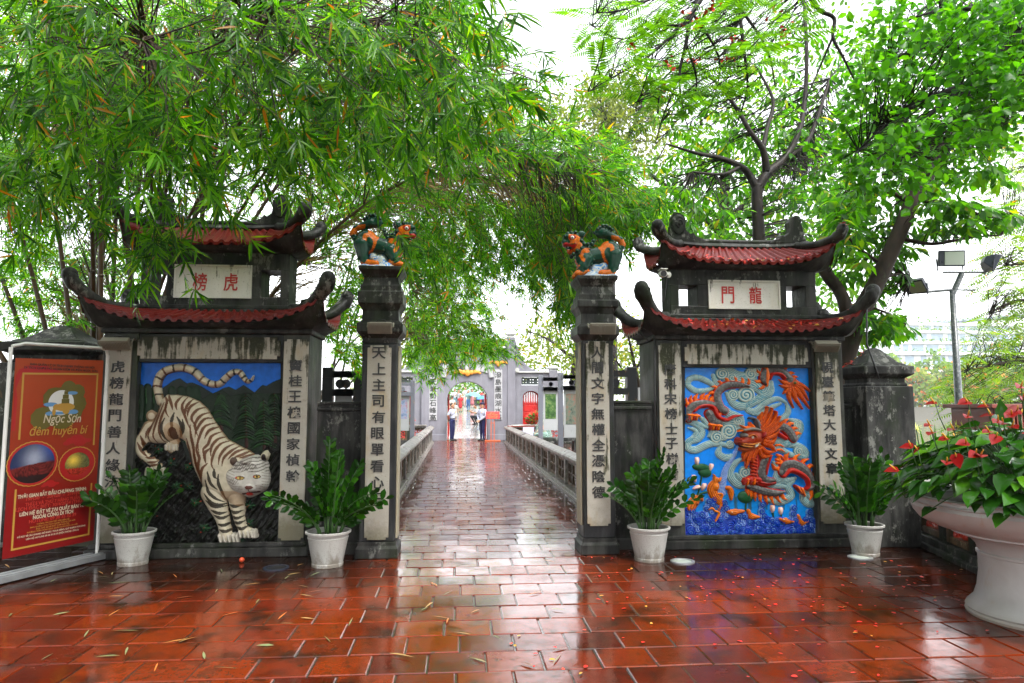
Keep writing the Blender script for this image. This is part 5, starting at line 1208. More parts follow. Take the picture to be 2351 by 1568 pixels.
# ------------------------------------------------------------------ red-brown slatted cabinet, ground lights, small things
M['redslat'] = simple('red-brown painted slats', (.17,.028,.014), .4, .3)
YK = 8.6; xk = wx(2284, YK, 970); zk = wz(937, YK, 2310)
root = thing('slatted_cabinet', 'red-brown slatted metal cabinet behind the anthurium planter', 'cabinet', (xk+.55, YK+.4, -.05))
mb = MB(); mb.box(xk, xk+1.1, YK+.02, YK+.8, -.05, zk); mb.build('body', M['redslat'], root, bevel=.006)
mb = MB()
for i in range(19): mb.box(xk+.01+i*.058, xk+.04+i*.058, YK-.02, YK+.0195, .05, zk-.01)
mb.build('slats', M['redslat'], root, bevel=.004); mb = MB(); mb.box(xk-.09, xk+1.2, YK-.08, YK+.85, zk+.001, zk+.055); mb.build('lid', M['redslat'], root, bevel=.006)
for u, v, lab in ((634,1305,'round recessed ground light before the tiger relief'), (1567,1290,'round recessed ground light beside the dragon gate pots'), (1975,1281,'round recessed ground light beside the capped post')):
    q = G(u, v); root = thing('ground_light', lab, 'light', q, group='recessed ground lights in the paving')
    mb = MB(); mb.lathe([(.0,.0),(.125,.0),(.125,.012),(.10,.014),(.098,.008)], (0,0,0), 28, caps=False); mb.build('rim', M['steel'] if u > 1000 else M['lampblack'], root, world=False)
    mb = MB(); mb.lathe([(.097,.007),(.05,.010),(0,.011)], (0,0,0), 24, caps=False); k_ = mb.build('lens', M['lampglass'] if u > 1000 else M['cable'], root, world=False, smooth=True)
q = G(555, 1291); mb = MB(); mb.ell((q.x,q.y,.026), .026, 14, 10); tag(mb.build('fallen_berry', simple('orange berry', (.62,.07,.02), .25, .1), smooth=True), 'single orange berry lying before the tiger relief', 'berry')
# ------------------------------------------------------------------ leaves
def leaf_arrays(P, D, Nn, L, Wd, shape='lance', droop=.25):
    """vectorised leaves: base points P, directions D, face normals Nn, lengths, widths -> V, F"""
    P = np.asarray(P, float); D = np.asarray(D, float); Nn = np.asarray(Nn, float); n = len(P)
    D /= np.linalg.norm(D, axis=1, keepdims=True) + 1e-9
    S = np.cross(D, Nn); S /= np.linalg.norm(S, axis=1, keepdims=True) + 1e-9; U = np.cross(S, D)
    L = np.broadcast_to(np.asarray(L, float), (n,))[:, None]; Wd = np.broadcast_to(np.asarray(Wd, float), (n,))[:, None]
    prof = {'lance': ((0,.06),(.28,.5),(.62,.40),(1,0)), 'oval': ((0,.08),(.3,.46),(.68,.5),(1,0)), 'round': ((0,.1),(.25,.5),(.72,.5),(1,.0)), 'heart': ((-.16,.30),(.1,.52),(.5,.40),(1,0)), 'obov': ((0,.04),(.35,.28),(.72,.5),(1,.08))}[shape]
    rows = []
    for t, w in prof:
        c = P + D*L*t - U*L*droop*t*t*1.0 
        rows += [c - S*Wd*w + U*Wd*w*.25, c - U*Wd*.0, c + S*Wd*w + U*Wd*w*.25]
    V = np.stack(rows, 1).reshape(-1, 3); m = len(prof)*3
    f = []
    for i in range(len(prof)-1):
        for j in range(2): f.append((i*3+j, i*3+j+1, i*3+4+j, i*3+3+j))
    F = (np.arange(n)[:, None, None]*m + np.array(f)[None]).reshape(-1, 4)
    return V, F
def rand_unit(n, r=rng):
    v = r.normal(size=(n, 3)); return v/np.linalg.norm(v, axis=1, keepdims=True)
M['zz'] = leaf_mat('glossy pot plant leaf', [(0, (.007,.030,.007)), (.5, (.012,.058,.009)), (.85, (.022,.095,.012)), (1, (.05,.19,.016))], .15, .12)
M['stem'] = simple('green stem', (.03,.08,.015), .4, .3)
k = N('white speckled pot'); p = k.pos(); z = k.sep(p)[2]
c = k.mix(k.ramp(k.noise(p, 150, 3), [(.60, 0.0), (.66, .8)]), (.42,.415,.39), (.10,.09,.07)); q_ = k.math('SUBTRACT', k.math('ADD', k.noise(k.map(p, (1,1,.4)), 14, 5, .7), .12), k.math('MULTIPLY', z, 1.6)); c = k.mix(k.ramp(q_, [(.38, 0.0), (.62, .75)]), c, (.13,.10,.07))
k.base(c); k.rough(.42); M['pot'] = k.m
def potted(label, u, v, hgt, seed, rpot=.245, ht=.375, lean=(0,0)):
    rg = random.Random(seed); q = G(u, v); q = Vector((q.x, q.y + rpot*.72, 0))
    root = thing('potted_plant', label, 'potted plant', q, rz=rg.uniform(0, 6), group='potted plants in front of the gates')
    root.rotation_euler = (0,0,0)
    mb = MB(); r = rpot
    prof = [(r*.70,.012),(r*.70,0),(r*.73,.0),(r*.74,.03),(r*.72,.035),(r*.93,ht-.075),(r*.955,ht-.06),(r*.93,ht-.055),(r*.945,ht-.022),(r*1.06,ht-.018),(r*1.07,ht),(r*1.02,ht+.004),(r*.95,ht-.004),(r*.92,ht-.05)]
    mb.lathe(prof, (0,0,0), 40, caps=False); mb.build('pot', M['pot'], root, world=False, smooth=True, angle=35)
    mb = MB(); mb.lathe([(r*.93,ht-.05),(r*.5,ht-.03),(0,ht-.04)], (0,0,0), 24, caps=False); mb.build('soil', M['soil'], root, world=False, smooth=True)
    st = MB(); P = []; D = []; Nn = []; L = []
    ns = 16
    for i in range(ns):
        roll = rg.uniform(-1.2, 1.2); a = 2*math.pi*i/ns*1.618*3 + rg.uniform(-.3,.3); sp = rg.uniform(.12, 1.0); hh = hgt*(1.05 - .55*sp + rg.uniform(-.12,.1)); out = sp*hgt*rg.uniform(.5,.72)
        b = Vector((math.cos(a)*.06*rg.random()*2, math.sin(a)*.06, ht-.05)); pts = []
        for j in range(9):
            t = j/8; pts.append(b + Vector((math.cos(a)*out*t**1.6 + lean[0]*t*t, math.sin(a)*out*t**1.6 + lean[1]*t*t, hh*(t*1.12 - .22*sp*t**3))))
        st.tube(pts, [.013*(1-.7*j/8) for j in range(9)], 6)
        nl = int(hh/.055)
        for j in range(nl):
            t = .22 + .78*(j+.5)/nl; f = t*8; i0 = min(int(f), 7); p_ = pts[i0].lerp(pts[i0+1], f-i0); tg = (pts[i0+1]-pts[i0]).normalized()
            sd = tg.cross(Vector((0,0,1)));
            if sd.length < .1: sd = Vector((-math.sin(a), math.cos(a), 0))
            sd.normalize(); sd = Matrix.Rotation(roll, 3, tg) @ sd; up = sd.cross(tg)
            for s in (-1, 1):
                d = (sd*s*1.0 + tg*.55 + up*rg.uniform(.05,.5)); P.append(p_); D.append(d); Nn.append(up*1.0 + tg*-.3 + sd*s*rg.uniform(-.5,.1)); L.append(rg.uniform(.10,.135)*(1.05-.35*abs(t-.55)))
        P.append(pts[-1]); D.append(pts[-1]-pts[-2]); Nn.append(Vector((-math.sin(a), math.cos(a), .3))); L.append(.09)
    st.build('stems', M['stem'], root, world=False, smooth=True)
    V, F = leaf_arrays(P, D, Nn, np.array(L), np.array(L)*.52, 'oval', .12); np_mesh('leaves', V + np.array(root.location), F, M['zz'], root)
    return root
potted('bushy glossy plant in a white pot beside the red banner', 290, 1302, .70, 3, .195, .335)
potted('tall glossy plant in a white pot beside the tiger pillar', 745, 1306, .84, 8, .215, .345)
potted('spreading glossy plant in a white speckled pot beside the dragon relief', 1500, 1293, .78, 14, .21, .345, lean=(.05,0))
potted('dark glossy plant in a white pot beside the capped post', 2005, 1280, .78, 21, .188, .33)

# ------------------------------------------------------------------ the marble planter and its anthuriums
k = N('stained white marble'); p = k.pos(); z = k.sep(p)[2]
c = k.mix(k.ramp(k.noise(p, 4, 6, .6, .6), [(.45, 0.0), (.7, .6)]), (.42,.42,.41), (.33,.315,.30)); c = k.mix(k.ramp(k.noise(k.map(p, (1,1,.3)), 9, 6, .65), [(.60, 0.0), (.72, .55)]), c, (.36,.24,.15))
c = k.mix(k.ramp(z, [(.0, .55), (.09, 0.0)]), c, (.2,.135,.065)); k.base(c); k.rough(.32); k.bump(k.noise(p, 90, 4), .12, .003); M['marble'] = k.m
PC = G(2385, 1418); PC = Vector((PC.x, PC.y, 0)); sc_ = math.hypot(PC.x, PC.y)*math.cos(math.atan2(PC.x, PC.y)-YAW)/FPX
root = thing('marble_planter', 'large white marble bowl planter on a round pedestal', 'planter', PC)
rr = lambda px: px*sc_
zr = .905
prof = [(0,0),(rr(136),0),(rr(138),.02),(rr(134),.035),(rr(137),.05),(rr(133),.075),(rr(120),.12),(rr(112),.20),(rr(107),.32),(rr(107),.455),(rr(110),.462),(rr(110),.478),(rr(106),.485),(rr(110),.53),(rr(122),.575),(rr(150),.615),(rr(158),.622),(rr(158),.634),(rr(190),.668),(rr(220),.72),(rr(232),.775),(rr(237),.82),(rr(234),.845),(rr(238),.855),(rr(233),.868),(rr(232),.885),(rr(238),.90),(rr(233),zr),(rr(224),zr),(rr(216),.86)]
mb = MB(); mb.lathe(prof, PC, 72, caps=False); mb.build('bowl', M['marble'], root, smooth=True, angle=40)
mb = MB(); mb.lathe([(rr(217),.865),(0,.885)], PC, 40, caps=False); mb.build('soil', M['soil'], root)
M['anth'] = leaf_mat('anthurium leaf', [(0, (.007,.032,.007)), (.5, (.013,.062,.010)), (.8, (.03,.12,.015)), (.96, (.08,.22,.018)), (1, (.2,.24,.02))], .2, .12)
k = N('red spathe'); g = k.n('ShaderNodeNewGeometry'); k.base(k.ramp(g.outputs['Random Per Island'], [(0, (.05,.001,.001)), (.5, (.15,.0015,.0015)), (1, (.22,.004,.002))])); k.rough(.38); k.b.inputs['Specular IOR Level'].default_value = .08; M['spathe'] = k.m
M['spadix'] = simple('yellow spadix', (.62,.33,.03), .5, .2)
root = thing('anthurium_plant', 'mass of red flowering anthuriums filling the marble planter', 'plant', (PC.x, PC.y, zr-.03))
rg = random.Random(5); P = []; D = []; Nn = []; L = []; st = MB()
def dome(a, r):     # r 0..1
    R_ = rr(238); h = .52*math.cos(r*1.35)**.8 if r < 1.1 else 0
    return Vector((PC.x + math.cos(a)*r*R_*1.12, PC.y + math.sin(a)*r*R_*1.12, zr + .05 - (.05 if r > .88 else 0) + h*(.85+.3*rg.random())))
for i in range(640):
    a = rg.uniform(0, 2*math.pi); r = math.sqrt(rg.random())*1.06; q = dome(a, r); q.z -= rg.random()**2*.22
    out = Vector((math.cos(a), math.sin(a), 0)); d = out*(.5+r) + Vector((rg.uniform(-.6,.6), rg.uniform(-.6,.6), .35 - 1.15*r*rg.uniform(.5,1.1))); P.append(q); D.append(d)
    nn = out*(.25+.7*r) + Vector((rg.uniform(-.35,.35), rg.uniform(-.35,.35), 1.0 - .3*r)); Nn.append(nn); L.append(rg.uniform(.11,.19))
    if i % 3 == 0: st.tube([Vector((PC.x + out.x*r*.25, PC.y + out.y*r*.25, zr-.03)), q*.5 + Vector((PC.x + out.x*r*.35, PC.y + out.y*r*.35, zr+.2))*.5, q], .005, 5)
V, F = leaf_arrays(P, D, Nn, np.array(L), np.array(L)*.74, 'heart', .22); np_mesh('leaves', V, F, M['anth'], root)
st.build('stems', M['stem'], root, smooth=True)
for i in range(98):
    a = rg.uniform(math.pi*.95, math.pi*2.05) if i < 94 else rg.uniform(0, math.pi); r = math.sqrt(rg.random())*1.02; q = dome(a, r) + Vector((math.cos(a)*.12*r, math.sin(a)*.12*r, .06+.09*rg.random() + (.16 if rg.random() < .16 and r < .6 else 0)))
    out = Vector((math.cos(a), math.sin(a), 0)); nn = Vector((out.x*.5+rg.uniform(-.3,.3), out.y*.7-.35+rg.uniform(-.4,.2), 1)).normalized(); d = out + Vector((rg.uniform(-1,1), rg.uniform(-1,1), -.15)); s_ = rg.uniform(.07,.10)
    V, F = leaf_arrays([q], [d], [nn], s_, s_*.9, 'heart', .05); V2 = V - np.array(nn)*.0025
    f = np_mesh('flower', V, F, M['spathe'], root)
    b = MB(); dd = d.normalized(); q0 = q + dd*s_*.05; b.tube([q0, q0 + (nn*.9 + dd*.25)*.03, q0 + (nn + dd*.3)*.062], [.0055,.006,.003], 7); b.build('spadix', M['spadix'], f, smooth=True)
    b = MB(); b.tube([q, q - Vector((0,0,.10)) - out*.02, q - Vector((0,0,.22)) - out*.06], .004, 5); b.build('flower_stalk', M['stem'], f, smooth=True)

# spider lilies and the low hedge by the lamp post
root = thing('spider_lily', 'clump of strap-leaved white spider lilies at the lamp post foot', 'plant', (wx(2168, 9.2, 1010), 9.2, -.04))
P = []; D = []; Nn = []; L = []; b = MB(); rg = random.Random(2)
for i in range(90):
    a = rg.uniform(0, 2*math.pi); r = rg.random()*.55; sp = rg.uniform(.15,.9); P.append(root.location + Vector((math.cos(a)*r, math.sin(a)*r*.5, .5))); D.append((math.cos(a)*sp, math.sin(a)*sp, 1.0)); Nn.append((math.cos(a)*-1, math.sin(a)*-1, sp)); L.append(rg.uniform(.55,.95))
V, F = leaf_arrays(P, D, Nn, np.array(L), .06, 'lance', -.0); 
M['lily'] = leaf_mat('lily leaf', [(0, (.03,.13,.02)), (1, (.09,.30,.04))], .35, .25); np_mesh('leaves', V, F, M['lily'], root)
P = []; D = []
for i in range(7):
    c = root.location + Vector((rg.uniform(-.6,.5), rg.uniform(-.2,.2), 1.28 + rg.uniform(-.12,.14)))
    for j in range(14): P.append(c); D.append((rg.uniform(-1,1), rg.uniform(-1,1), rg.uniform(-.6,.9)))
    b.tube([root.location + Vector((c.x-root.location.x, c.y-root.location.y, 0))*.6, c], .008, 5)
V, F = leaf_arrays(P, D, rand_unit(len(P)), .11, .012, 'lance', .3); M['petalw'] = leaf_mat('white petal', [(0, (.7,.72,.62)), (1, (.75,.75,.7))], .3, .4); np_mesh('flowers', V, F, M['petalw'], root); b.build('stems', M['stem'], root)
n = 2600; hx0, hx1 = wx(2060, 9.6, 1020), wx(2351, 8.2, 1020)+.5
P = np.stack([rng.uniform(hx0, hx1, n), rng.uniform(9.0, 9.9, n), rng.uniform(-.02, .86, n)], 1)
V, F = leaf_arrays(P, rand_unit(n)+np.array([0,0,.5]), rand_unit(n)+np.array([0,-.5,.8]), rng.uniform(.05,.09,n), .035, 'oval', .2)
M['hedge'] = leaf_mat('yellow-green hedge leaf', [(0, (.07,.18,.015)), (1, (.25,.36,.02))], .35, .3); o = np_mesh('hedge_foliage', V, F, M['hedge'], base=((hx0+hx1)/2, 9.4, 0)); o.name = 'hedge'; tag(o, 'low yellow-green clipped hedge along the lake shore', 'hedge', kind='thing')

# fallen petals and bamboo leaves on the wet paving, red blossoms on the dragon gate roof and walls
def scatter(name, n, region, mat, Lr, wr, z=.006, shape='oval'):
    P = []; 
    while len(P) < n:
        u, v = random.uniform(region[0], region[1]), random.uniform(region[2], region[3]); q = G(u, v)
        if abs(q.x) < 9 and q.y < YG-.1 or PX0 < q.x < PX1: P.append((q.x, q.y, z + .004*random.random()))
    n = len(P); a = rng.uniform(0, 2*math.pi, n); V, F = leaf_arrays(P, np.stack([np.cos(a), np.sin(a), rng.uniform(-.02,.1,n)], 1), np.stack([rng.normal(0,.15,n), rng.normal(0,.15,n), np.ones(n)], 1), rng.uniform(*Lr, n), rng.uniform(*wr, n), shape, .05)
    o = np_mesh(name, V, F, mat, base=(0, 0, 0)); tag(o, kind='stuff'); return o
k = N('fallen red petal'); g = k.n('ShaderNodeNewGeometry'); k.base(k.ramp(g.outputs['Random Per Island'], [(0, (.55,.02,.012)), (.7, (.72,.05,.02)), (.85, (.55,.30,.04)), (1, (.30,.36,.05))], 'CONSTANT')); k.rough(.35); M['petal'] = k.m
scatter('fallen_petals', 130, (1330, 2330, 1268, 1400), M['petal'], (.02,.05), (.012,.03)); o = scatter('fallen_petals', 46, (1150, 2340, 1390, 1560), M['petal'], (.02,.045), (.01,.025))
k = N('fallen bamboo leaf'); g = k.n('ShaderNodeNewGeometry'); k.base(k.ramp(g.outputs['Random Per Island'], [(0, (.10,.14,.05)), (.4, (.22,.26,.12)), (.7, (.40,.22,.06)), (1, (.50,.14,.02))])); k.rough(.4); M['fleaf'] = k.m
scatter('fallen_leaves', 60, (10, 1300, 1280, 1540), M['fleaf'], (.10,.20), (.008,.02), shape='lance')
P = []
for i in range(80):
    s = random.uniform(-1,1); cxr = wx(1707, YG+.2); P.append((cxr + s*.85 + random.gauss(0,.05), YG - .02 + random.uniform(-.03,.06), 0))
def roof_z(x, y):
    ok, loc, nrm, *_ = bpy.context.scene.ray_cast(bpy.context.evaluated_depsgraph_get(), (x, y, 8), (0,0,-1)); return loc.z if ok else 0
Q = [(x, y, roof_z(x, y)+.012) for x, y, _ in P]
for i in range(40): x = wx(random.uniform(1520,1960), YG); y = YG - random.uniform(.05,.22); Q.append((x, y, roof_z(x, y)+.012))
for i in range(26): x = wx(random.uniform(1945,1990), YP+.5); y = YP+.42+random.uniform(0,.22); Q.append((x, y, roof_z(x, y)+.012))
Q = [q for q in Q if q[2] > .5]; n = len(Q)
V, F = leaf_arrays(np.repeat(Q, 3, 0) + rng.normal(0, .012, (n*3, 3))*np.array([1,1,.2]), rand_unit(n*3)*np.array([1,1,.35]), rand_unit(n*3)*.5+np.array([0,-.3,1]), rng.uniform(.03,.06,n*3), rng.uniform(.02,.035,n*3), 'obov', .2)
tag(np_mesh('fallen_blossoms', V, F, M['petal'], base=(0,0,0)), kind='stuff')
# ------------------------------------------------------------------ the far grey gate
k = N('grey lime plaster'); p = k.pos(); st = k.noise(k.map(p, (1,1,.12)), 3.2, 6, .6); f = k.noise(p, 1.6, 5, .6)
c = k.mix(k.ramp(k.math('ADD', k.math('MULTIPLY', st, .6), k.math('MULTIPLY', f, .4)), [(.35, 0.0), (.65, 1.0)]), (.135,.13,.155), (.21,.205,.235)); c = k.mix(k.ramp(k.noise(k.map(p, (1,1,.25)), 5, 7, .7), [(.63, 0.0), (.72, .6)]), c, (.06,.06,.065))
k.base(c); k.rough(.7); k.bump(k.noise(p, 30, 4), .15, .01); M['grey'] = k.m
M['greylight'] = simple('pale weathered coping', (.42,.42,.40), .6, .3, 4)
M['reddoor'] = simple('bright red door paint', (.45,.010,.008), .3, .12, 5)
M['whitepanel'] = simple('white gate panel', (.36,.355,.37), .5, .1, 4)
M['bat'] = simple('orange bat ornament', (.62,.25,.03), .5, .25, 9)
M['darktile'] = simple('dark glazed openwork tile', (.045,.06,.055), .4, .4)
x_ = lambda u: wx(u, YB, 950); z_ = lambda v: wz(v, YB)
gx0, gx1 = x_(967), x_(1183); ax0, ax1 = x_(1026), x_(1119.5); acx = (ax0+ax1)/2; arx = (ax1-ax0)/2; zsp = z_(917); ztop = z_(876); GD = .9
FG = thing('grey_gate', 'large grey plaster gate with an arched passage at the causeway end', 'gate', (acx, YB+GD/2, 0))
def arch_wall(mb, x0, x1, z0, z1, axc, arx, zsp, ztop, y0, y1, n=24):
    """wall slab with an arched opening through it"""
    pts = [(axc-arx, z0)] + [(axc-arx*math.cos(t), zsp+(ztop-zsp)*math.sin(t)) for t in np.linspace(0, math.pi, n)] + [(axc+arx, z0)]
    for y, fl in ((y0, False), (y1, True)):
        V = []; F = []
        def q(*v): 
            o = len(V); V.extend([(a, y, b) for a, b in v]); f = tuple(range(o, o+len(v))); F.append(f[::-1] if fl else f)
        q((x0,z0),(axc-arx,z0),(axc-arx,zsp),(x0,zsp)); q((axc+arx,z0),(x1,z0),(x1,zsp),(axc+arx,zsp))
        q((x0,zsp),(axc-arx,zsp),(axc-arx,z1),(x0,z1)); q((axc+arx,zsp),(x1,zsp),(x1,z1),(axc+arx,z1))
        ar = pts[1:-1]
        for i in range(len(ar)-1): q(ar[i], ar[i+1], (ar[i+1][0], z1), (ar[i][0], z1))
        mb.add(V, F)
    V = []; F = []
    for (a, b) in pts: V += [(a, y0, b), (a, y1, b)]
    for i in range(len(pts)-1): F.append((2*i, 2*i+1, 2*i+3, 2*i+2))
    mb.add(V, F); mb.add([(x0,y0,z0),(x0,y1,z0),(x0,y1,z1),(x0,y0,z1),(x1,y0,z0),(x1,y1,z0),(x1,y1,z1),(x1,y0,z1)], [(0,3,2,1),(4,5,6,7),(3,7,6,2)])
zc1 = z_(826)
mb = MB(); arch_wall(mb, gx0+.36, gx1-.36, 0, zc1, acx, arx, zsp, ztop, YB, YB+GD); mb.build('arch_wall', M['grey'], FG)
for s, u0, u1 in ((-1, 967, 985), (1, 1165, 1183)):
    mb = MB(); mb.box(x_(u0), x_(u1), YB-.06, YB+GD-.05, 0, z_(775)); mb.build('pilaster', M['grey'], FG, bevel=.02)
    cxp = (x_(u0)+x_(u1))/2; mb = MB(); mb.lathe([(.16, z_(775)+.001),(.20, z_(773)),(.15, z_(771)),(.15, z_(769)),(.24, z_(767)),(.25, z_(764)),(.2, z_(762)),(.12, z_(760.5))], (cxp, YB+.4, 0), square=True); mb.build('pilaster_cap', M['greylight'], FG, bevel=.03)
    # scroll bracket and shoulder on the outer side
    P = [(0,0),(1.1,0),(1.05,.12),(.75,.22),(.5,.42),(.3,.75),(.12,1.25),(0,1.6)]; xo = x_(967) if s < 0 else x_(1183)
    mb = MB(); mb.prism([(s*a, b) for a, b in P], (xo + s*.002, YB+.15, z_(856)+.003), (1,0,0), (0,0,1), (0,1,0), .3); mb.build('shoulder_scroll', M['grey'], FG, bevel=.02)
    mb = MB(); mb.tube([(xo+s*.09, YB-.02, z_(849)), (xo+s*.09, YB+.3, z_(849))], .10, 16); mb.build('scroll_boss', M['greylight'], FG, smooth=True, angle=50)
# upper tier between the pilasters: band, openwork, coping
xa, xb = x_(985)+.001, x_(1165)-.001
for a, b, v0, v1 in ((xa, xb, 826, 815), (xa, xb, 791, 783), (xa, x_(990), 814.9, 791.1), (x_(1163), xb, 814.9, 791.1), (x_(1012), x_(1140), 814.9, 791.1)):
    mb = MB(); mb.box(a, b, YB+.05, YB+GD-.1, z_(v0)+.001, z_(v1)); mb.build('upper_tier', M['grey'], FG)
mb = MB(); mb.box(xa, xb, YB-.05, YB+GD, z_(783)+.001, z_(778)); mb.build('coping', M['greylight'], FG, bevel=.02)
def openwork(x0, x1, z0, z1, y, n, parent, nm='openwork_tile'):
    w = (x1-x0)/n
    for i in range(n):
        mb = MB(); cx = x0+w*(i+.5); cz = (z0+z1)/2; r = min(w, z1-z0)/2
        mb.box(x0+w*i, x0+w*i+.03, y, y+.1, z0, z1); mb.box(x0+w*(i+1)-.03, x0+w*(i+1), y, y+.1, z0, z1); mb.box(x0+w*i+.031, x0+w*(i+1)-.031, y, y+.1, z0, z0+.03); mb.box(x0+w*i+.031, x0+w*(i+1)-.031, y, y+.1, z1-.03, z1)
        for a in range(4):
            th = math.pi/4 + a*math.pi/2; c = (cx+math.cos(th)*r*.5, y+.05, cz+math.sin(th)*r*.5)
            mb.tube([(c[0]+math.cos(t)*r*.42, c[1], c[2]+math.sin(t)*r*.42) for t in np.linspace(0, 2*math.pi, 13)], .042, 5)
        mb.build(nm, M['darktile'], parent)
for a, b in ((1140.3, 1162.7), (990.3, 1011.7)): openwork(x_(a), x_(b), z_(814), z_(792), YB+.3, 2, FG)
# side walls with their own arched red doors
for s in (-1, 1):
    xi = x_(967)-.001 if s < 0 else x_(1183)+.001; xo = x_(1262) if s > 0 else 2*acx - x_(1262)
    x0, x1 = min(xi, xo), max(xi, xo); dcx = x_(1220) if s > 0 else 2*acx - x_(1220); dr = (x_(1239)-x_(1201))/2
    zA = z_(884); mb = MB(); arch_wall(mb, x0, x1, 0, zA, dcx, dr, z_(912), z_(897), YB+.12, YB+.6); mb.build('side_wall', M['grey'], FG)
    o0, o1 = (x_(1198), x_(1248)) if s > 0 else (2*acx - x_(1248), 2*acx - x_(1198))
    for a, b, v0, v1 in ((x0, x1, 865, 856), (x0, o0-.001, 883.9, 865.1), (o1+.001, x1, 883.9, 865.1)):
        mb = MB(); mb.box(a, b, YB+.12, YB+.6, z_(v0)+.001, z_(v1)); mb.build('side_wall_top', M['grey'], FG)
    openwork(o0, o1, z_(882.5), z_(866), YB+.3, 3, FG)
    mb = MB(); mb.box(x0-.0, x1, YB+.02, YB+.7, z_(856)+.001, z_(852)); mb.build('side_coping', M['greylight'], FG, bevel=.02)
    pe0, pe1 = (xo+.001, xo + (x_(1281)-x_(1262))) if s > 0 else (xo - (x_(1281)-x_(1262)), xo-.001)
    mb = MB(); mb.box(pe0, pe1, YB, YB+.72, 0, z_(850)); mb.build('end_pier', M['grey'], FG, bevel=.02)
    mb = MB(); mb.lathe([(.16, z_(850)+.001),(.17, z_(847)),(.27, z_(845)),(.26, z_(843)),(.05, z_(838))], ((pe0+pe1)/2, YB+.36, 0), square=True); mb.build('pier_cap', M['greylight'], FG, bevel=.01)
    d = MB(); yd = YB+.36
    d.box(dcx-dr+.002, dcx+dr-.002, yd, yd+.06, 0, z_(934)); 
    for dz in (z_(962), z_(945)): d.box(dcx-dr+.06, dcx+dr-.06, yd-.02, yd-.001, dz, dz+.30)
    dr_ = d.build('door', M['reddoor'], FG, bevel=.008)
    sl = MB()
    for i in range(9):
        x = dcx-dr+.06+(2*dr-.12)*i/8; h = math.sqrt(max(0, 1-((x-dcx)/dr)**2)); zt = z_(912)+(z_(897)-z_(912))*h - .02
        sl.tube([(x, yd+.03, z_(934)+.001), (x, yd+.03, z_(928)), (x, yd+.03, z_(920)), (x, yd+.03, zt)], [.03,.045,.03,.03], 6)
    sl.build('baluster_screen', M['reddoor'], dr_)
    mb = MB(); mb.tube([(dcx-dr*.97*math.cos(t), yd+.03, z_(912)+(z_(897)-z_(912))*.97*math.sin(t)) for t in np.linspace(0, math.pi, 17)], .05, 6); mb.build('arch_frame', M['reddoor'], dr_, smooth=True)
# inner red door leaves of the main arch, folded back against the sides
for s in (-1, 1):
    X = acx + s*(arx-.05); mb = MB(); mb.box(X-.03, X+.03, YB+GD+.02, YB+GD+1.0, .02, z_(905)); 
    for z0 in (.15, .95, 1.6): mb.box(X-s*.045-.01, X-s*.045+.01, YB+GD+.12, YB+GD+.9, z0, z0+.55)
    mb.build('door_leaf', M['reddoor'], FG, bevel=.006)
# couplets, scroll plaque, bats
for u0, u1, txt, v0, v1 in ((984, 1003.5, '擎天筆勢石峰高', 861, 958), (1134.5, 1153, '潑島墨痕湖水滿', 861, 958)):
    couplet(FG, txt, x_(u0), x_(u1), YB-.001, z_(964.5), z_(848), v0, v1, M['whitepanel'], YB, .33)
for s in (-1, 1):
    mb = MB(); cxb = acx + s*(x_(1144)-acx); zb = z_(835)
    mb.ell((cxb, YB-.04, zb), (.10,.06,.15), 10, 8)
    for q in (-1, 1):
        for i, (dx, dz, r) in enumerate(((.12,.05,.10),(.22,.08,.09),(.32,.07,.07),(.40,.02,.05))): mb.ell((cxb+q*dx, YB-.035, zb+dz), (r,.035,r*.8), 8, 6)
    mb.build('bat_ornament', M['bat'], FG, smooth=True)
mb = MB(); P1 = [];  xs0, xs1 = x_(1024), x_(1119)
for t in np.linspace(0, 1, 14): P1.append((xs0+(xs1-xs0)*t, z_(838)+.06*math.sin(t*math.pi)))
P2 = [(xs1-(xs1-xs0)*t, z_(857)+.16*math.sin(t*math.pi)) for t in np.linspace(0, 1, 14)]
mb.prism(P1+P2, (0, YB-.001, 0), (1,0,0), (0,0,1), (0,-1,0), .05)
for s in (-1, 1): mb.tube([(acx+s*(arx+.10), YB-.05, z_(838)), (acx+s*(arx+.17), YB-.05, z_(867))], .12, 12, flat=.6)
sc = mb.build('scroll_plaque', M['whitepanel'], FG, bevel=.01)
t = MB()
for i, ch in enumerate('硯臺'): put_text(t, ch, .32, (acx - .25 + .5*(1-i), YB-.052, z_(845)), (1,0,0), (0,0,1), (0,-1,0), .01, .002)
t.build('inscription', M['ink'], sc)
mb = MB(); zb = z_(857); mb.ell((acx, YB-.08, zb), (.14,.07,.16), 10, 8)
for q in (-1, 1):
    for dx, dz, r in ((.18,.03,.13),(.34,.06,.12),(.48,.05,.09),(.58,.0,.06)): mb.ell((acx+q*dx, YB-.075, zb+dz), (r,.04,r*.85), 8, 6)
mb.build('bat_ornament', M['bat'], FG, smooth=True)
mb = MB(); mb.box(gx0-.03, ax0-.002, YB-.10, YB-.061, -.02, .28); mb.box(ax1+.002, gx1+.03, YB-.10, YB-.061, -.02, .28); mb.build('plinth', M['grey'], FG, bevel=.02)

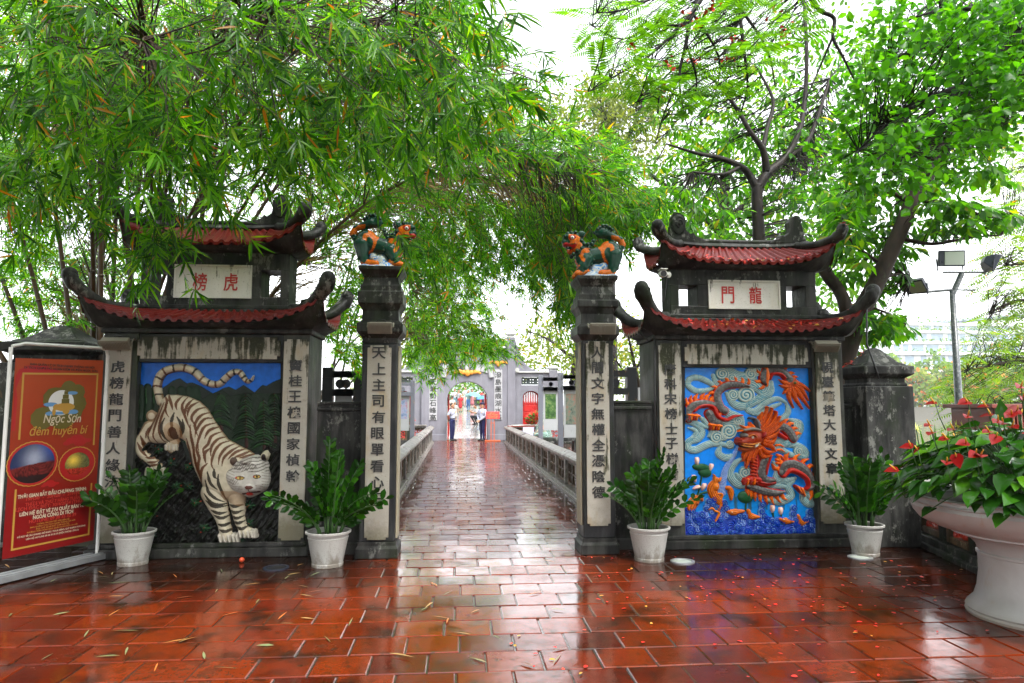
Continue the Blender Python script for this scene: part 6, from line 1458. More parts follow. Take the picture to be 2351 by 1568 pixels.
# ------------------------------------------------------------------ the red bridge beyond, its people and the pavilion
def deck(y): t = max(0, y-33.6); return min(1.55, .0015 + .056*t)
n = 40; V = []; F = []
for i in range(n+1):
    y = 33.6 + 36*i/n; V += [(-1.15+.06, y, deck(y)), (2.2, y, deck(y))]
for i in range(n): F.append((2*i, 2*i+1, 2*i+3, 2*i+2))
k = N('wet bridge planks'); p = k.pos(); f = k.noise(k.map(p, (.3, 9, 1)), 1, 3); k.base(k.mix(f, (.16,.15,.145), (.30,.28,.27))); k.rough(k.ramp(k.noise(p, 1.2, 4), [(.35, .05), (.7, .2)])); k.bump(f, .15, .02); M['deck'] = k.m
mb = MB(); mb.add(V, F); o = mb.build('bridge_deck', M['deck'], world=False); tag(o, kind='structure')
M['bridgered'] = simple('red bridge paint', (.60,.03,.02), .35, .2)
for xr, lab in ((-1.12, 'red wooden railing of the arched bridge behind the short haired guard'), (2.24, 'red wooden railing of the arched bridge behind the capped guard')):
    root = thing('bridge_railing', lab, 'railing', (xr, 50, deck(50)))
    mb = MB()
    for i in range(19):
        y = 34.4+i*1.8; mb.box(xr-.06, xr+.06, y-.06, y+.06, deck(y)-.1, deck(y)+1.05); mb.ell((xr, y, deck(y)+1.12), .09, 8, 6)
    mb.build('posts', M['bridgered'], root)
    mb = MB()
    for z in (.25, .6, .92): mb.tube([(xr, y, deck(y)+z) for y in np.linspace(34.4, 66.8, 24)], .04, 6)
    mb.build('rails', M['bridgered'], root)
# pavilion at the island side
PY = 78; root = thing('white_pavilion', 'pale pavilion wall with a round window and dark tiled roof', 'pavilion', (.9, PY, 1.3))
mb = MB(); mb.box(-4, 6, PY, PY+4, 1.0, 5.4); mb.build('wall', simple('pale turquoise wall', (.42,.50,.48), .6, .15), root)
mb = MB(); mb.tube([(wx(1064.5,PY,887), PY-.1, wz(887,PY)), (wx(1064.5,PY,887), PY-.005, wz(887,PY))], .42, 32); mb.build('round_window', simple('pinkish window', (.55,.48,.48), .6, .1), root)
mb = MB(); mb.prism([(-1.4,0),(-.9,.12),(5,1.9),(10.9,.12),(11.4,0),(10.5,-.15),(-.5,-.15)], (-4, PY-1, 5.5), (1,0,0), (0,0,1), (0,1,0), 6); mb.build('roof', M['rtile'], root)
mb = MB(); mb.box(-4.5, 6.5, PY-.9, PY-.4, 1.0, 2.5); mb.build('base_wall', M['stone'], root)

# ------------------------------------------------------------------ people
SK, HR = (.42,.22,.13), (.012,.010,.009)
M['person'] = vcolor('cloth and skin', .6, .08, 20, .08)
def person(label, loc, h, rz, shirt, legs, shoe=(.02,.02,.022), pose='stand', sleeve='short', skirt=None, hair='short', cap=None, skin=SK, arms=None, lean=0.0, extra=None, group=None, vox=.014, cat='person', build=1.0):
    """a figure facing -y in its own frame; arms: ((elbow l, hand l), (elbow r, hand r)) in body units"""
    root = thing('person', label, cat, loc, rz, group); k = h/1.70; b = build
    v = lambda x, y, z: (x*k, (y - lean*max(0, z-.9))*k, z*k)
    hipz, shz = .90, 1.40
    pr = []
    C = lambda a, q, ra, rb, col: pr.append(('c', v(*a), v(*q), ra*k, rb*k, col)); E = lambda a, r, col: pr.append(('e', v(*a), tuple(x*k for x in r), col))
    lc = legs
    if pose in ('stand', 'walk'):
        st = .10 if pose == 'walk' else .02
        for s in (-1, 1):
            f = s*st; fx = s*(.085 if pose == 'stand' else .07)
            C((s*.085,0,hipz),(s*.09,-f*.5-.01,.50),.092*b,.066,lc); C((s*.09,-f*.5-.01,.50),(fx,-f*.2+.01+abs(f)*.3,.10),.064,.045,lc)
            C((fx,.03,.05),(fx+s*.025,-.15,.035),.045,.036,shoe)
    elif pose == 'crouch':
        for s in (-1, 1):
            C((s*.09,.12,.42),(s*.16,-.28,.50),.095,.07,lc); C((s*.16,-.28,.50),(s*.12,-.05,.10),.062,.045,lc); C((s*.12,0,.05),(s*.14,-.18,.035),.045,.036,shoe)
        hipz, shz = .42, .90
    elif pose == 'sit':
        for s in (-1, 1):
            C((s*.10,.05,.12),(s*.30,-.28,.14),.10,.075,lc); C((s*.30,-.28,.14),(-s*.05,-.34,.10),.065,.05,lc)
        hipz, shz = .12, .62
    dz = shz-hipz
    E((0,.0,hipz+.02),(.155*b,.115*b,.13),lc if not skirt else shirt); C((0,0,hipz+.10),(0,0,hipz+dz*.55),.118*b,.125*b,shirt)
    E((0,-.005,hipz+dz*.74),(.175*b,.118*b,.18),shirt); C((-.13,0,shz-.02),(.13,0,shz-.02),.062,.062,shirt)
    if skirt: C((0,0,hipz+.06),(0,0,skirt),.15,.20,shirt)
    C((0,.01,shz),(0,-.005,shz+.10),.055,.05,skin)
    E((0,-.01,shz+.205),(.076,.092,.118),skin); E((0,-.03,shz+.14),(.055,.062,.055),skin); E((0,-.103,shz+.195),(.014,.020,.024),skin)
    for s in (-1, 1): E((s*.077,.0,shz+.20),(.012,.022,.032),skin)
    arms = arms or (((-.24,.0,1.12),(-.25,-.05,.86)),((.24,.0,1.12),(.25,-.05,.86)))
    for s, (el, hd) in zip((-1, 1), arms):
        sh = (s*.185,0,shz-.03)
        if pose in ('crouch', 'sit'): el = (el[0], el[1], el[2]-1.40+shz); hd = (hd[0], hd[1], hd[2]-1.40+shz)
        if sleeve == 'short':
            m_ = tuple(a+(q-a)*.72 for a, q in zip(sh, el)); C(sh, m_, .060,.058,shirt); C(m_, el, .043,.040,skin); C(el, hd, .038,.028,skin)
        else: C(sh, el, .060,.050,shirt); C(el, tuple(a+(q-a)*.9 for a, q in zip(el, hd)), .047,.036,shirt)
        d = Vector(hd)-Vector(el); d.normalize(); hq = Vector(hd); C(tuple(hq - d*.02), tuple(hq+d*.055), .028,.034,skin)
        sd = d.cross(Vector((0,1,0))) if abs(d.y) < .8 else d.cross(Vector((1,0,0))); sd.normalize(); nn = d.cross(sd)
        for j in range(4):
            q0 = hq + d*.075 + sd*(j-1.5)*.019; L_ = (.058,.07,.068,.05)[j]; q1 = q0 + d*L_*.55 + nn*.008; C(tuple(q0), tuple(q1), .0105,.0095,skin); C(tuple(q1), tuple(q1 + d*L_*.4 + nn*.022), .0095,.008,skin)
        q0 = hq + d*.02 - sd*.03; q1 = q0 + d*.035 - sd*.028; C(tuple(q0), tuple(q1), .013,.011,skin); C(tuple(q1), tuple(q1+d*.03-sd*.004), .011,.009,skin)
    V, F, Cc = organic(pr, vox*k, 1)
    mb = MB(); mb.arrays(V, F, Cc); body = mb.build('body', M['person'], root, smooth=True, world=False, colors=True)
    hb = MB(); hc = v(0, .012, shz+.235)
    HV = Vector(hc)
    if hair:
        b2 = MB(); b2.ell((0,0,0), (.084*k,.098*k,.098*k), 16, 10)
        for vv in b2.v:
            pass
        V2 = []; 
        for q in b2.v:
            q = Vector(q)
            if q.y < -.03*k and q.z < .035*k: q.y = -.03*k + (q.y+.03*k)*.35; q.z = max(q.z, .0)
            if q.z < -.06*k: q.z = -.06*k
            V2.append(HV + q)
        hb.add(V2, b2.f)
        if hair == 'long':
            hb.ell(HV + Vector((0,.055*k,-.13*k)), (.085*k,.05*k,.20*k), 12, 9)
            for s in (-1,1): hb.ell(HV + Vector((s*.07*k,.02*k,-.09*k)), (.024*k,.045*k,.14*k), 8, 7)
        ho = hb.build('hair', M['hair'], body, smooth=True, world=False)
    eb = MB()
    for s in (-1, 1): eb.ell(v(s*.030,-.093,shz+.215), (.012*k,.008*k,.006*k), 8, 6, HR); eb.ell(v(s*.030,-.094,shz+.237), (.019*k,.007*k,.004*k), 8, 6, HR)
    eb.ell(v(0,-.098,shz+.148), (.024*k,.008*k,.006*k), 8, 6, (.30,.10,.08)); eb.build('face_features', M['person'], body, smooth=True, world=False, colors=True)
    if cap:
        cb = MB(); q = Vector(v(0,0,shz+.255)); cb.lathe([(.092*k,-.02*k),(.098*k,.012*k),(.11*k,.045*k),(.085*k,.075*k),(0,.082*k)], q, 18, caps=False); cb.prism([(-.08*k,0),(-.06*k,-.06*k),(0,-.085*k),(.06*k,-.06*k),(.08*k,0)], q + Vector((0,-.075*k,-.022*k)), (1,0,0), (0,1,-.25), (0,0,1), .008*k)
        cb.build('cap', cap, body, smooth=True, world=False, angle=40)
    if extra: extra(root, body, v, k, shz)
    return root
M['hair'] = simple('black hair', (.012,.010,.009), .45, .3); M['navy'] = simple('navy cloth', (.010,.012,.06), .6, .2); M['blackbelt'] = simple('black leather', (.01,.01,.012), .35, .2)
M['gold2'] = simple('gold badge', (.6,.36,.06), .3, .1)
def guard_bits(root, body, v, k, shz):
    b = MB(); b.lathe([(.152*k,-.022*k),(.156*k,-.02*k),(.156*k,.02*k),(.152*k,.022*k)], v(0,0,1.005), 24, sy=.80, caps=False); b.build('belt', M['blackbelt'], body, world=False)
    b = MB(); b.obox(v(.165,.0,.98), (1,0,0), (0,1,0), (0,0,1), .022*k, .04*k, .055*k); b.build('radio_pouch', M['blackbelt'], body, world=False, bevel=.004)
    b = MB()
    for s in (-1,1): b.obox(v(s*.155,0,1.447), (1,0,-.35*s), (0,1,0), (.35*s,0,1), .055*k, .03*k, .008*k)
    b.build('epaulette', M['navy'], body, world=False, bevel=.003)
    b = MB(); b.obox(v(.228,-.02,1.30), (0,1,0), (0,0,1), (1,0,0), .03*k, .035*k, .012*k); b.obox(v(.07,-.125,1.28), (1,0,0), (0,0,1), (0,1,0), .02*k, .022*k, .006*k); b.build('badge', M['gold2'], body, world=False, bevel=.003)
WS, NV = (.40,.42,.52), (.010,.012,.065)
g1 = G(1038, 1012); g2 = G(1107, 1012)
person('short haired guard in white shirt with hands behind his back', g1, 1.70, R(62), WS, NV, arms=(((-.25,.09,1.13),(-.06,.19,.97)),((.25,.09,1.13),(.06,.19,.94))), extra=guard_bits, vox=.010, build=1.05)
person('guard in navy cap with hands clasped in front', g2, 1.71, R(-48), WS, NV, sleeve='long', cap=M['navy'], arms=(((-.27,-.02,1.12),(-.03,-.20,.90)),((.27,-.02,1.12),(.03,-.20,.92))), extra=guard_bits, vox=.010, build=1.1)
# crowd on the bridge; feet stand on the deck
def onb(u, v_feet, y):
    q = W(u, v_feet, y); return Vector((q.x, y, deck(y)))
GP = 'visitors on the red bridge'
def bag(root, body, v, k, shz):
    b = MB(); b.obox(v(.2,-.1,.98), (1,0,0), (0,1,0), (0,0,1), .10*k, .05*k, .08*k); b.tube([v(.2,-.1,1.06), v(.06,-.13,1.25), v(-.13,-.02,1.46)], .012*k, 5); b.build('shoulder_bag', M['blackbelt'], body, world=False, bevel=.01)
PP = [(1044, 918, 57, 1.62, 20, (.36,.37,.39), (.10,.20,.24), 'stand', 'man in white shirt with black shoulder bag on the bridge', dict(hair='short', extra=bag)),
 (1053, 935, 55.5, 1.60, -10, (.32,.35,.38), (.08,.09,.12), 'stand', 'man in pale shirt raising a phone on the bridge', dict(arms=(((-.26,-.12,1.2),(-.06,-.26,1.42)),((.26,-.12,1.2),(.06,-.26,1.42))))),
 (1057, 936, 53, 1.28, 5, (.38,.02,.025), (.42,.22,.13), 'stand', 'girl in a short red dress walking on the bridge', dict(hair='long', skirt=.55)),
 (1075, 938, 54, 1.62, -8, (.20,.34,.31), (.08,.20,.48), 'walk', 'woman in mint top and blue jeans under umbrella', dict(hair='long')),
 (1068, 930, 60, 1.66, 12, (.40,.39,.37), (.5,.42,.40), 'walk', 'person in white with a black backpack strap on the bridge', dict(hair='short', extra=bag)),
 (1084, 935, 58, 1.56, 0, (.36,.13,.14), (.5,.35,.33), 'stand', 'person in a long pink dress behind the umbrella', dict(hair='long', skirt=.45)),
 (1045, 960, 44, 1.22, 25, (.42,.39,.35), (.42,.24,.16), 'stand', 'small girl in a white dress behind the short haired guard', dict(hair='long', skirt=.50)),
 (1038, 958, 46, 1.50, 30, (.60,.52,.46), (.30,.25,.22), 'stand', 'person in a flat cap behind the short haired guard', dict(cap=M['blackbelt'])),
 (1110, 943, 52, 1.62, 170, (.12,.13,.16), (.05,.05,.07), 'stand', 'person in dark clothes under the small blue umbrella', dict())]
for u, vf, y, h, rz, sh, lg, ps, lab, kw in PP:
    kw2 = dict(vox=.024); kw2.update(kw); person(lab, onb(u, vf, y), h, R(rz), sh, lg, pose=ps, group=GP, **kw2)
cr = person('crouching photographer in white shirt leaning forward near the capped guard', onb(1094, 968, 41.5), 1.70, R(-60), (.42,.43,.45), (.02,.02,.03), pose='crouch', hair='short', lean=.5, arms=(((-.22,-.2,1.2),(-.05,-.40,1.28)),((.22,-.2,1.2),(.05,-.40,1.28))), group=GP, vox=.018)
def umbrella(label, c, r, col, col2, tip=(0,0,1)):
    root = thing('umbrella', label, 'umbrella', c); n = 8; V = [(0,0,r*.42)]; F = []; 
    for ring, (rr_, zz_) in enumerate(((.35,.36),(.7,.22),(1.0,0))):
        for i in range(n*4):
            th = 2*math.pi*i/(n*4); s_ = 1 - (.05*(ring/2) if i % 4 == 2 else .0); V.append((math.cos(th)*r*rr_*s_, math.sin(th)*r*rr_*s_, r*zz_ + (.03*r if ring == 2 and i % 4 == 2 else 0)))
    m = n*4
    for i in range(m): F.append((0, 1+i, 1+(i+1)%m))
    for q in range(2):
        for i in range(m): F.append((1+q*m+i, 1+(q+1)*m+i, 1+(q+1)*m+(i+1)%m, 1+q*m+(i+1)%m))
    mb = MB(); mb.add(V, F); mb.build('canopy', simple(label.split()[0]+' umbrella cloth', col, .5, .15), root, world=False, smooth=True)
    mb = MB(); mb.tube([(0,0,r*.46),(0,0,-r*.75)], .014, 6); 
    for i in range(n): th = 2*math.pi*i/n; mb.tube([(0,0,r*.40),(math.cos(th)*r*.7,math.sin(th)*r*.7,r*.21),(math.cos(th)*r,math.sin(th)*r,0)], .008, 4)
    mb.build('shaft_and_ribs', M['blackbelt'], root, world=False); return root
umbrella('large teal umbrella held over the woman in jeans', W(1090, 908, 53.4), .60, (.10,.24,.33), None).rotation_euler = (R(14), R(8), .3)
umbrella('small bright blue umbrella behind the capped guard', W(1106, 915, 51.5), .42, (.04,.20,.62), None).rotation_euler = (R(6), R(-6), .2)

# sign on a stand beside the guard
q = G(1131, 1013); root = thing('notice_stand', 'red notice board on a thin orange stand beside the capped guard', 'sign', q)
M['orangewood'] = simple('orange painted wood', (.50,.10,.03), .4, .2)
mb = MB(); mb.box(-.35,.35,-.10,.10,0,.05); mb.build('foot', M['orangewood'], root, world=False, bevel=.006); mb = MB()
for x in (-.07,.07): mb.box(x-.018,x+.018,-.018,.018,.0505,1.0)
mb.box(-.0515,.0515,-.014,.014,.80,.83); mb.build('posts', M['orangewood'], root, world=False)
mb = MB(); mb.obox((0,-.03,1.16), (1,0,0), (0,.25,.97), (0,-.97,.25), .31, .165, .018); bo = mb.build('board', M['reddoor'], root, world=False, bevel=.006)
mb = MB()
for i, t in enumerate(('NỘI QUY', 'Khách tham quan', 'vui lòng giữ gìn', 'vệ sinh chung')): put_text(mb, t, .07, (0, -.05+.02*(0), 1.26-.068*i), (1,0,0), (0,.25,.97), (0,-.97,.25), .002, .002, fit=(.25,.48,.48,.4)[i])
for vv in range(mb.n):
    x, y, z = mb.v[vv]; mb.v[vv] = (x, -.0525 + (z-1.16)*.2578, z)
mb.build('notice_lettering', M['gold'], bo, world=False)

# seated vendor in a rain poncho, her low table, table of papers, poncho cord, exhibition boards
vq = W(2205*0+1245, 1000, 24.5); 
k = N('clear green rain poncho'); k.base((.22,.36,.30)); k.rough(.15); tr = k.n('ShaderNodeBsdfTransparent'); ms = k.n('ShaderNodeMixShader'); ms.inputs[0].default_value = .5; k.l(tr.outputs[0], ms.inputs[1]); k.l(k.b.outputs[0], ms.inputs[2]); k.l(ms.outputs[0], k.out.inputs[0]); k.bump(k.noise(k.pos(), 18, 3), .6, .03); M['poncho'] = k.m
def poncho(root, body, v, k, shz):
    b = MB(); prof = [(.40,.02),(.36,.15),(.27,.40),(.23,.55),(.17,.66),(.12,.74),(.115,.86),(.10,.94),(.04,1.02),(.015,1.12)]
    V = []; F = []; n = 28
    for i, (r, z) in enumerate(prof):
        for j in range(n):
            th = 2*math.pi*j/n; w = 1+.07*math.sin(th*6+i*.7); V.append(v(math.cos(th)*r*w, math.sin(th)*r*w*.95-.03, z))
    for i in range(len(prof)-1):
        for j in range(n): F.append((i*n+j, i*n+(j+1)%n, (i+1)*n+(j+1)%n, (i+1)*n+j))
    b.add(V, F); b.build('rain_poncho', M['poncho'], body, smooth=True, world=False)
VY = 25.5; vx = wx(1248, VY, 980); vz = .42
root = thing('stone_bench', 'low dark stone bench under the seated vendor', 'bench', (vx+.2, VY, 0))
mb = MB(); mb.box(vx-.7, vx+1.5, VY-.35, VY+.35, .30, .42); mb.build('seat', M['stone2'], root, bevel=.02); mb = MB()
for a in (-.5, 1.2): mb.box(vx+a-.1, vx+a+.1, VY-.25, VY+.25, -.05, .2995)
mb.build('support', M['stone2'], root)
person('vendor in a clear green rain poncho sitting cross-legged on a bench', (vx, VY, vz), 1.58, R(-80), (.58,.26,.16), (.30,.42,.36), pose='sit', sleeve='long', arms=(((-.25,-.10,1.12),(-.07,-.28,.98)),((.25,-.10,1.12),(.07,-.28,.98))), extra=poncho, vox=.014, lean=.1)
mb = MB(); A = W(1243, 945, VY); mb.tube([W(1243, 888, VY), (A.x+.01, A.y, (A.z+W(1243,888,VY).z)/2), A], .018, 6); tag(mb.build('hanging_cord', M['whiteplastic'], smooth=True), 'white cord hanging above the seated vendor', 'cord', kind='thing')
TY = 28.6; tx = wx(1196, TY, 965); root = thing('paper_table', 'small folding table covered with papers beside the balustrade', 'table', (tx, TY, 0))
mb = MB(); mb.box(tx-.55, tx+.55, TY-.35, TY+.35, .72, .76); mb.build('tabletop', M['redslat'], root); 
for a in (-.5,.5):
    for b_ in (-.3,.3): mb = MB(); mb.tube([(tx+a,TY+b_,-.04),(tx+a,TY+b_,.7195)], .018, 6); mb.build('leg', M['steel'], root)
mb = MB(); mb.box(tx+.05, tx+.5, TY-.36, TY-.3505, .28, .715); mb.build('price_sheet', simple('lilac printed sheet', (.50,.47,.62), .6, .2, 20), root)
mb = MB()
for i in range(7): mb.obox((tx-.35+.1*i, TY+random.uniform(-.2,.2), .765+.006*i), (1,random.uniform(-.5,.5),0), (random.uniform(-.3,.3),1,0), (0,0,1), .15, .10, .0028)
tag(mb.build('papers', M['whiteplastic']), 'loose white papers lying on the small folding table', 'papers')
M['framegrey'] = k_ = None
k = N('grey steel with rust flecks'); p = k.pos(); k.base(k.mix(k.ramp(k.noise(k.map(p, (1,1,.4)), 14, 5, .7), [(.60, 0.0), (.68, .8)]), (.14,.145,.18), (.38,.20,.09))); k.rough(.45); M['framegrey'] = k.m
k = N('black steel with rust flecks'); p = k.pos(); k.base(k.mix(k.ramp(k.noise(k.map(p, (1,1,.4)), 14, 5, .7), [(.62, 0.0), (.68, .7)]), (.012,.013,.016), (.16,.08,.03))); k.rough(.4); M['frameblack'] = k.m
M['boardwhite'] = simple('white exhibition board', (.38,.385,.40), .35, .06)
def photo_mat(nm, pal):
    k = N('photo print ' + nm); p = k.pos(); k.base(k.ramp(k.noise(p, 7, 6, .7), [(.3, pal[0]), (.5, pal[1]), (.68, pal[2])])); k.rough(.25); return k.m
def exhib(label, u0, u1, v_top, Y, pm, mat='framegrey', zb=.85, post=(True, True), wpost=.13, zt=None, arm=1):
    x0, x1 = wx(u0, Y, 950), wx(u1, Y, 950); zt = zt or wz(v_top, Y); root = thing('exhibition_board', label, 'display board', ((x0+x1)/2, Y, -.03), group=None)
    for s, X in ((0, x0), (1, x1)):
        if not post[s]: continue
        mb = MB(); mb.box(X-wpost/2, X+wpost/2, Y-wpost/2, Y+wpost/2, -.03, zt+.15); mb.build('post', M[mat], root, bevel=.006)
        mb = MB(); d = arm if s == 0 else -arm
        for dz in (-.02, -.32): mb.box(min(X+d*wpost/2, X+d*.55), max(X+d*wpost/2, X+d*.55), Y-.10, Y-.04, zt+dz, zt+dz+.11)
        mb.tube([(X+d*.3, Y-.11, zt-.12), (X+d*.3, Y-.03, zt-.12)], .075, 14); mb.build('bracket', M[mat], root)
    a, b = min(x0, x1)+wpost*.7, max(x0, x1)-wpost*.7
    mb = MB(); mb.box(a, b, Y-.02, Y+.02, zb, zt-.20); bd = mb.build('panel', M['boardwhite'], root)
    w = (b-a); mb = MB(); mb.box(a+w*.12, b-w*.12, Y-.026, Y-.0205, zb+.35, zt-.42); mb.build('photograph', pm, bd); return root
pmA = photo_mat('forest', ((.01,.03,.012), (.05,.12,.03), (.20,.26,.10))); pmB = photo_mat('misty trees', ((.02,.03,.03), (.14,.17,.13), (.30,.10,.08))); pmC = photo_mat('red blossoms', ((.02,.05,.01), (.12,.14,.04), (.55,.05,.03))); pmD = photo_mat('dark lake', ((.004,.012,.016), (.012,.035,.042), (.07,.10,.11)))
exhib('grey framed board with a green forest photograph behind the vendor', 1241, 1287, 873, 21, pmA)
exhib('grey framed board with a misty tree photograph beside the dragon pillar', 1287, 1336, 868, 18.5, pmB, zb=.75)
exhib('grey framed board on the tiger gate side with two small blue photographs', 893, 947, 885, 21, photo_mat('blue', ((.03,.08,.2),(.3,.35,.5),(.4,.1,.08))), post=(False, True), arm=1)
exhib('black steel framed board with a dark lake photograph behind the low tiger wall', 752, 824, 865, 11.5, pmD, 'frameblack', zb=1.2, wpost=.17, zt=wz(866, 11.5))
exhib('black steel framed board with pale photograph behind the low dragon wall', 1450, 1500, 858, 11.5, photo_mat('sketch', ((.3,.3,.3),(.55,.54,.52),(.62,.6,.58))), 'frameblack', zb=1.2, wpost=.17, zt=wz(862, 11.5), arm=-1)
# red-leaved shrubs in front of the side doors
M['poin'] = leaf_mat('red and green shrub leaf', [(0, (.03,.10,.02)), (.35, (.06,.14,.03)), (.4, (.35,.02,.03)), (.8, (.50,.04,.05)), (1, (.42,.25,.10))], .25, .3)
for u, lab, n in ((1231, 'red-leaved shrub in front of the open slatted red door', 500), (926, 'red-leaved shrub by the red door on the tiger gate side', 500)):
    c = W(u, 965, 30.6); n_ = n; P = c + 0*c; P = np.array(c) + rand_unit(n)*np.array([.42,.3,.30])*rng.random((n,1))**.4; D = P-np.array(c)+np.array([0,0,.1])
    root = thing('red_shrub', lab, 'shrub', (c.x, c.y, 0)); V, F = leaf_arrays(P, D, rand_unit(n)*.6+np.array([0,-.4,.7]), rng.uniform(.12,.2,n), .085, 'oval', .3); np_mesh('foliage', V, F, M['poin'], root)
    mb = MB(); mb.lathe([(.22,0),(.30,.5),(.32,.52),(.26,.52)], (c.x,c.y,0), 20); mb.tube([(c.x,c.y,.5),(c.x,c.y,c.z)], .03, 6); mb.build('pot', M['stone2'], root)
# thin overhead wires
for v0, v1, lab in ((690, 872, 'upper thin wire sloping down over the grey gate'), (722, 905, 'lower thin wire sloping down over the grey gate')):
    A = W(1145, v0-3, 36); B = W(1300, (v0+v1)/2-20, 30); mb = MB(); mb.tube([A.lerp(B, t)-Vector((0,0,.25*math.sin(t*math.pi))) for t in np.linspace(0, 1, 12)], .012, 5); tag(mb.build('overhead_wire', M['cable']), lab, 'wire')
# ------------------------------------------------------------------ trees and bamboo
def in_poly_points(poly, n, rg=rng):
    P = np.array(poly, float); lo, hi = P.min(0), P.max(0); out = np.zeros((0, 2))
    while len(out) < n:
        q = lo + rg.random((n*2, 2))*(hi-lo); out = np.vstack([out, q[inside(poly, q[:,0], q[:,1])]])
    return out[:n]
def px_points(poly, n, y0, y1):
    """points spread through the volume that region of the photograph looks into, between two depths"""
    q = in_poly_points(poly, n); Y = rng.uniform(y0, y1, n)
    a = (q[:,0]-1175.5)/FPX; b = (784-q[:,1])/FPX
    dx = _st*_cp + a*_ct - b*_st*_sp; dy = _ct*_cp - a*_st - b*_ct*_sp; dz = _sp + b*_cp; k = Y/dy
    return np.stack([dx*k, Y, EYE + dz*k], 1)
def bez(a, b, c, n=24):
    a, b, c = Vector(a), Vector(b), Vector(c); return [a*(1-t)**2 + b*2*t*(1-t) + c*t*t for t in np.linspace(0, 1, n)]
def twigs(mb, A, B, r0=.006, r1=.002, sag=.06, col=None):
    for a, b in zip(A, B):
        a, b = Vector(a), Vector(b); L = (b-a).length; m = a.lerp(b, .5) + Vector((random.uniform(-.08,.08)*L, random.uniform(-.08,.08)*L, L*random.uniform(.02,.16)))
        mb.tube([a, a.lerp(b, .25).lerp(m, .5), m, b.lerp(m, .45), b], [r0, r0*.9, (r0+r1)/2, r1*1.2, r1], 3, caps=False)
def fan_leaves(B, D, n_cl, n_lf, length, L, Wd, spread=.9, droop=.9):
    """sprays: along each twig several nodes, each with a fan of hanging leaves"""
    n = len(B); B = np.asarray(B); D = np.asarray(D); D = D/np.linalg.norm(D, axis=1, keepdims=True)
    t = np.tile(np.linspace(.15, 1, n_cl), n)[:, None]; l = np.repeat(rng.uniform(length[0], length[1], n), n_cl)[:, None]
    b = np.repeat(B, n_cl, 0); d = np.repeat(D, n_cl, 0)
    node = b + d*l*t - np.array([0,0,1])*l*.22*t**2 + rng.normal(0, .03, b.shape)
    tang = d - np.array([0,0,1])*.5*t; tang /= np.linalg.norm(tang, axis=1, keepdims=True)
    m = len(node); ax = tang + rand_unit(m)*.45 - np.array([0,0,1])*droop*rng.uniform(.2, .9, (m, 1)); ax /= np.linalg.norm(ax, axis=1, keepdims=True)
    sd = np.cross(ax, rand_unit(m)*.8 + np.array([0,-.5,.5])); sd /= np.linalg.norm(sd, axis=1, keepdims=True); fn = np.cross(sd, ax)
    th = np.tile(np.linspace(-1.15, 1.15, n_lf), m)[:, None] + rng.normal(0, .14, (m*n_lf, 1)); axr, sdr, fnr = [np.repeat(q, n_lf, 0) for q in (ax, sd, fn)]
    P = np.repeat(node, n_lf, 0) + rng.normal(0, .010, (m*n_lf, 3)); dirs = axr*np.cos(th) + sdr*np.sin(th)*spread + rng.normal(0, .10, (m*n_lf, 3)); N_ = fnr + rng.normal(0, .28, (m*n_lf, 3))
    Ls = rng.uniform(L[0], L[1], m*n_lf)*(1 - .32*np.abs(th[:,0])/1.15)
    return leaf_arrays(P, dirs, N_, Ls, Ls*Wd*rng.uniform(.8, 1.25, m*n_lf), 'lance', .22)
def feather_leaves(B, D, length, pairs, L, Wd):
    n = len(B); B = np.asarray(B); D = np.asarray(D); D = D/np.linalg.norm(D, axis=1, keepdims=True)
    N_ = rand_unit(n)*.5 + np.array([0,-.15,.9]); S = np.cross(D, N_); S /= np.linalg.norm(S, axis=1, keepdims=True); U = np.cross(S, D)
    l = rng.uniform(length[0], length[1], n); P = []; Q = []; NN = []; Ls = []
    for i in range(pairs):
        t = .12 + .88*i/(pairs-1); c = B + D*(l*t)[:, None] - np.array([0,0,1])*(l*.28*t*t)[:, None]
        for s in (-1, 1):
            P.append(c); Q.append(S*s + D*.35 - U*.12); NN.append(U + rng.normal(0, .15, (n, 3))); Ls.append(l*L*(.55 + .75*math.sin(math.pi*min(1, t*.92+.06))))
    P = np.concatenate(P); Ls = np.concatenate(Ls); return leaf_arrays(P, np.concatenate(Q), np.concatenate(NN), Ls, Ls*Wd, 'lance', .12)
def palm_leaves(B, D, n_lf, L, Wd):
    n = len(B); B = np.asarray(B); D = np.asarray(D); D = D/np.linalg.norm(D, axis=1, keepdims=True)
    up = np.array([0,0,1.0]) + rng.normal(0, .35, (n, 3)); S = np.cross(D, up); S /= np.linalg.norm(S, axis=1, keepdims=True); T = np.cross(up, S); T /= np.linalg.norm(T, axis=1, keepdims=True)
    P = []; Q = []; NN = []
    for i in range(n_lf):
        th = -2.3 + 4.6*i/(n_lf-1) + rng.normal(0, .12, n)
        d = T*np.cos(th)[:, None] + S*np.sin(th)[:, None] - np.array([0,0,1])*rng.uniform(.1, .75, (n, 1))
        P.append(B + d*.03); Q.append(d); NN.append(up/np.linalg.norm(up, axis=1, keepdims=True) + d*.5 + rng.normal(0, .12, (n, 3)))
    P = np.concatenate(P); Ls = np.tile(rng.uniform(L[0], L[1], n), n_lf)*rng.uniform(.75, 1.1, len(P)); return leaf_arrays(P, np.concatenate(Q), np.concatenate(NN), Ls, Ls*Wd, 'obov', .3)
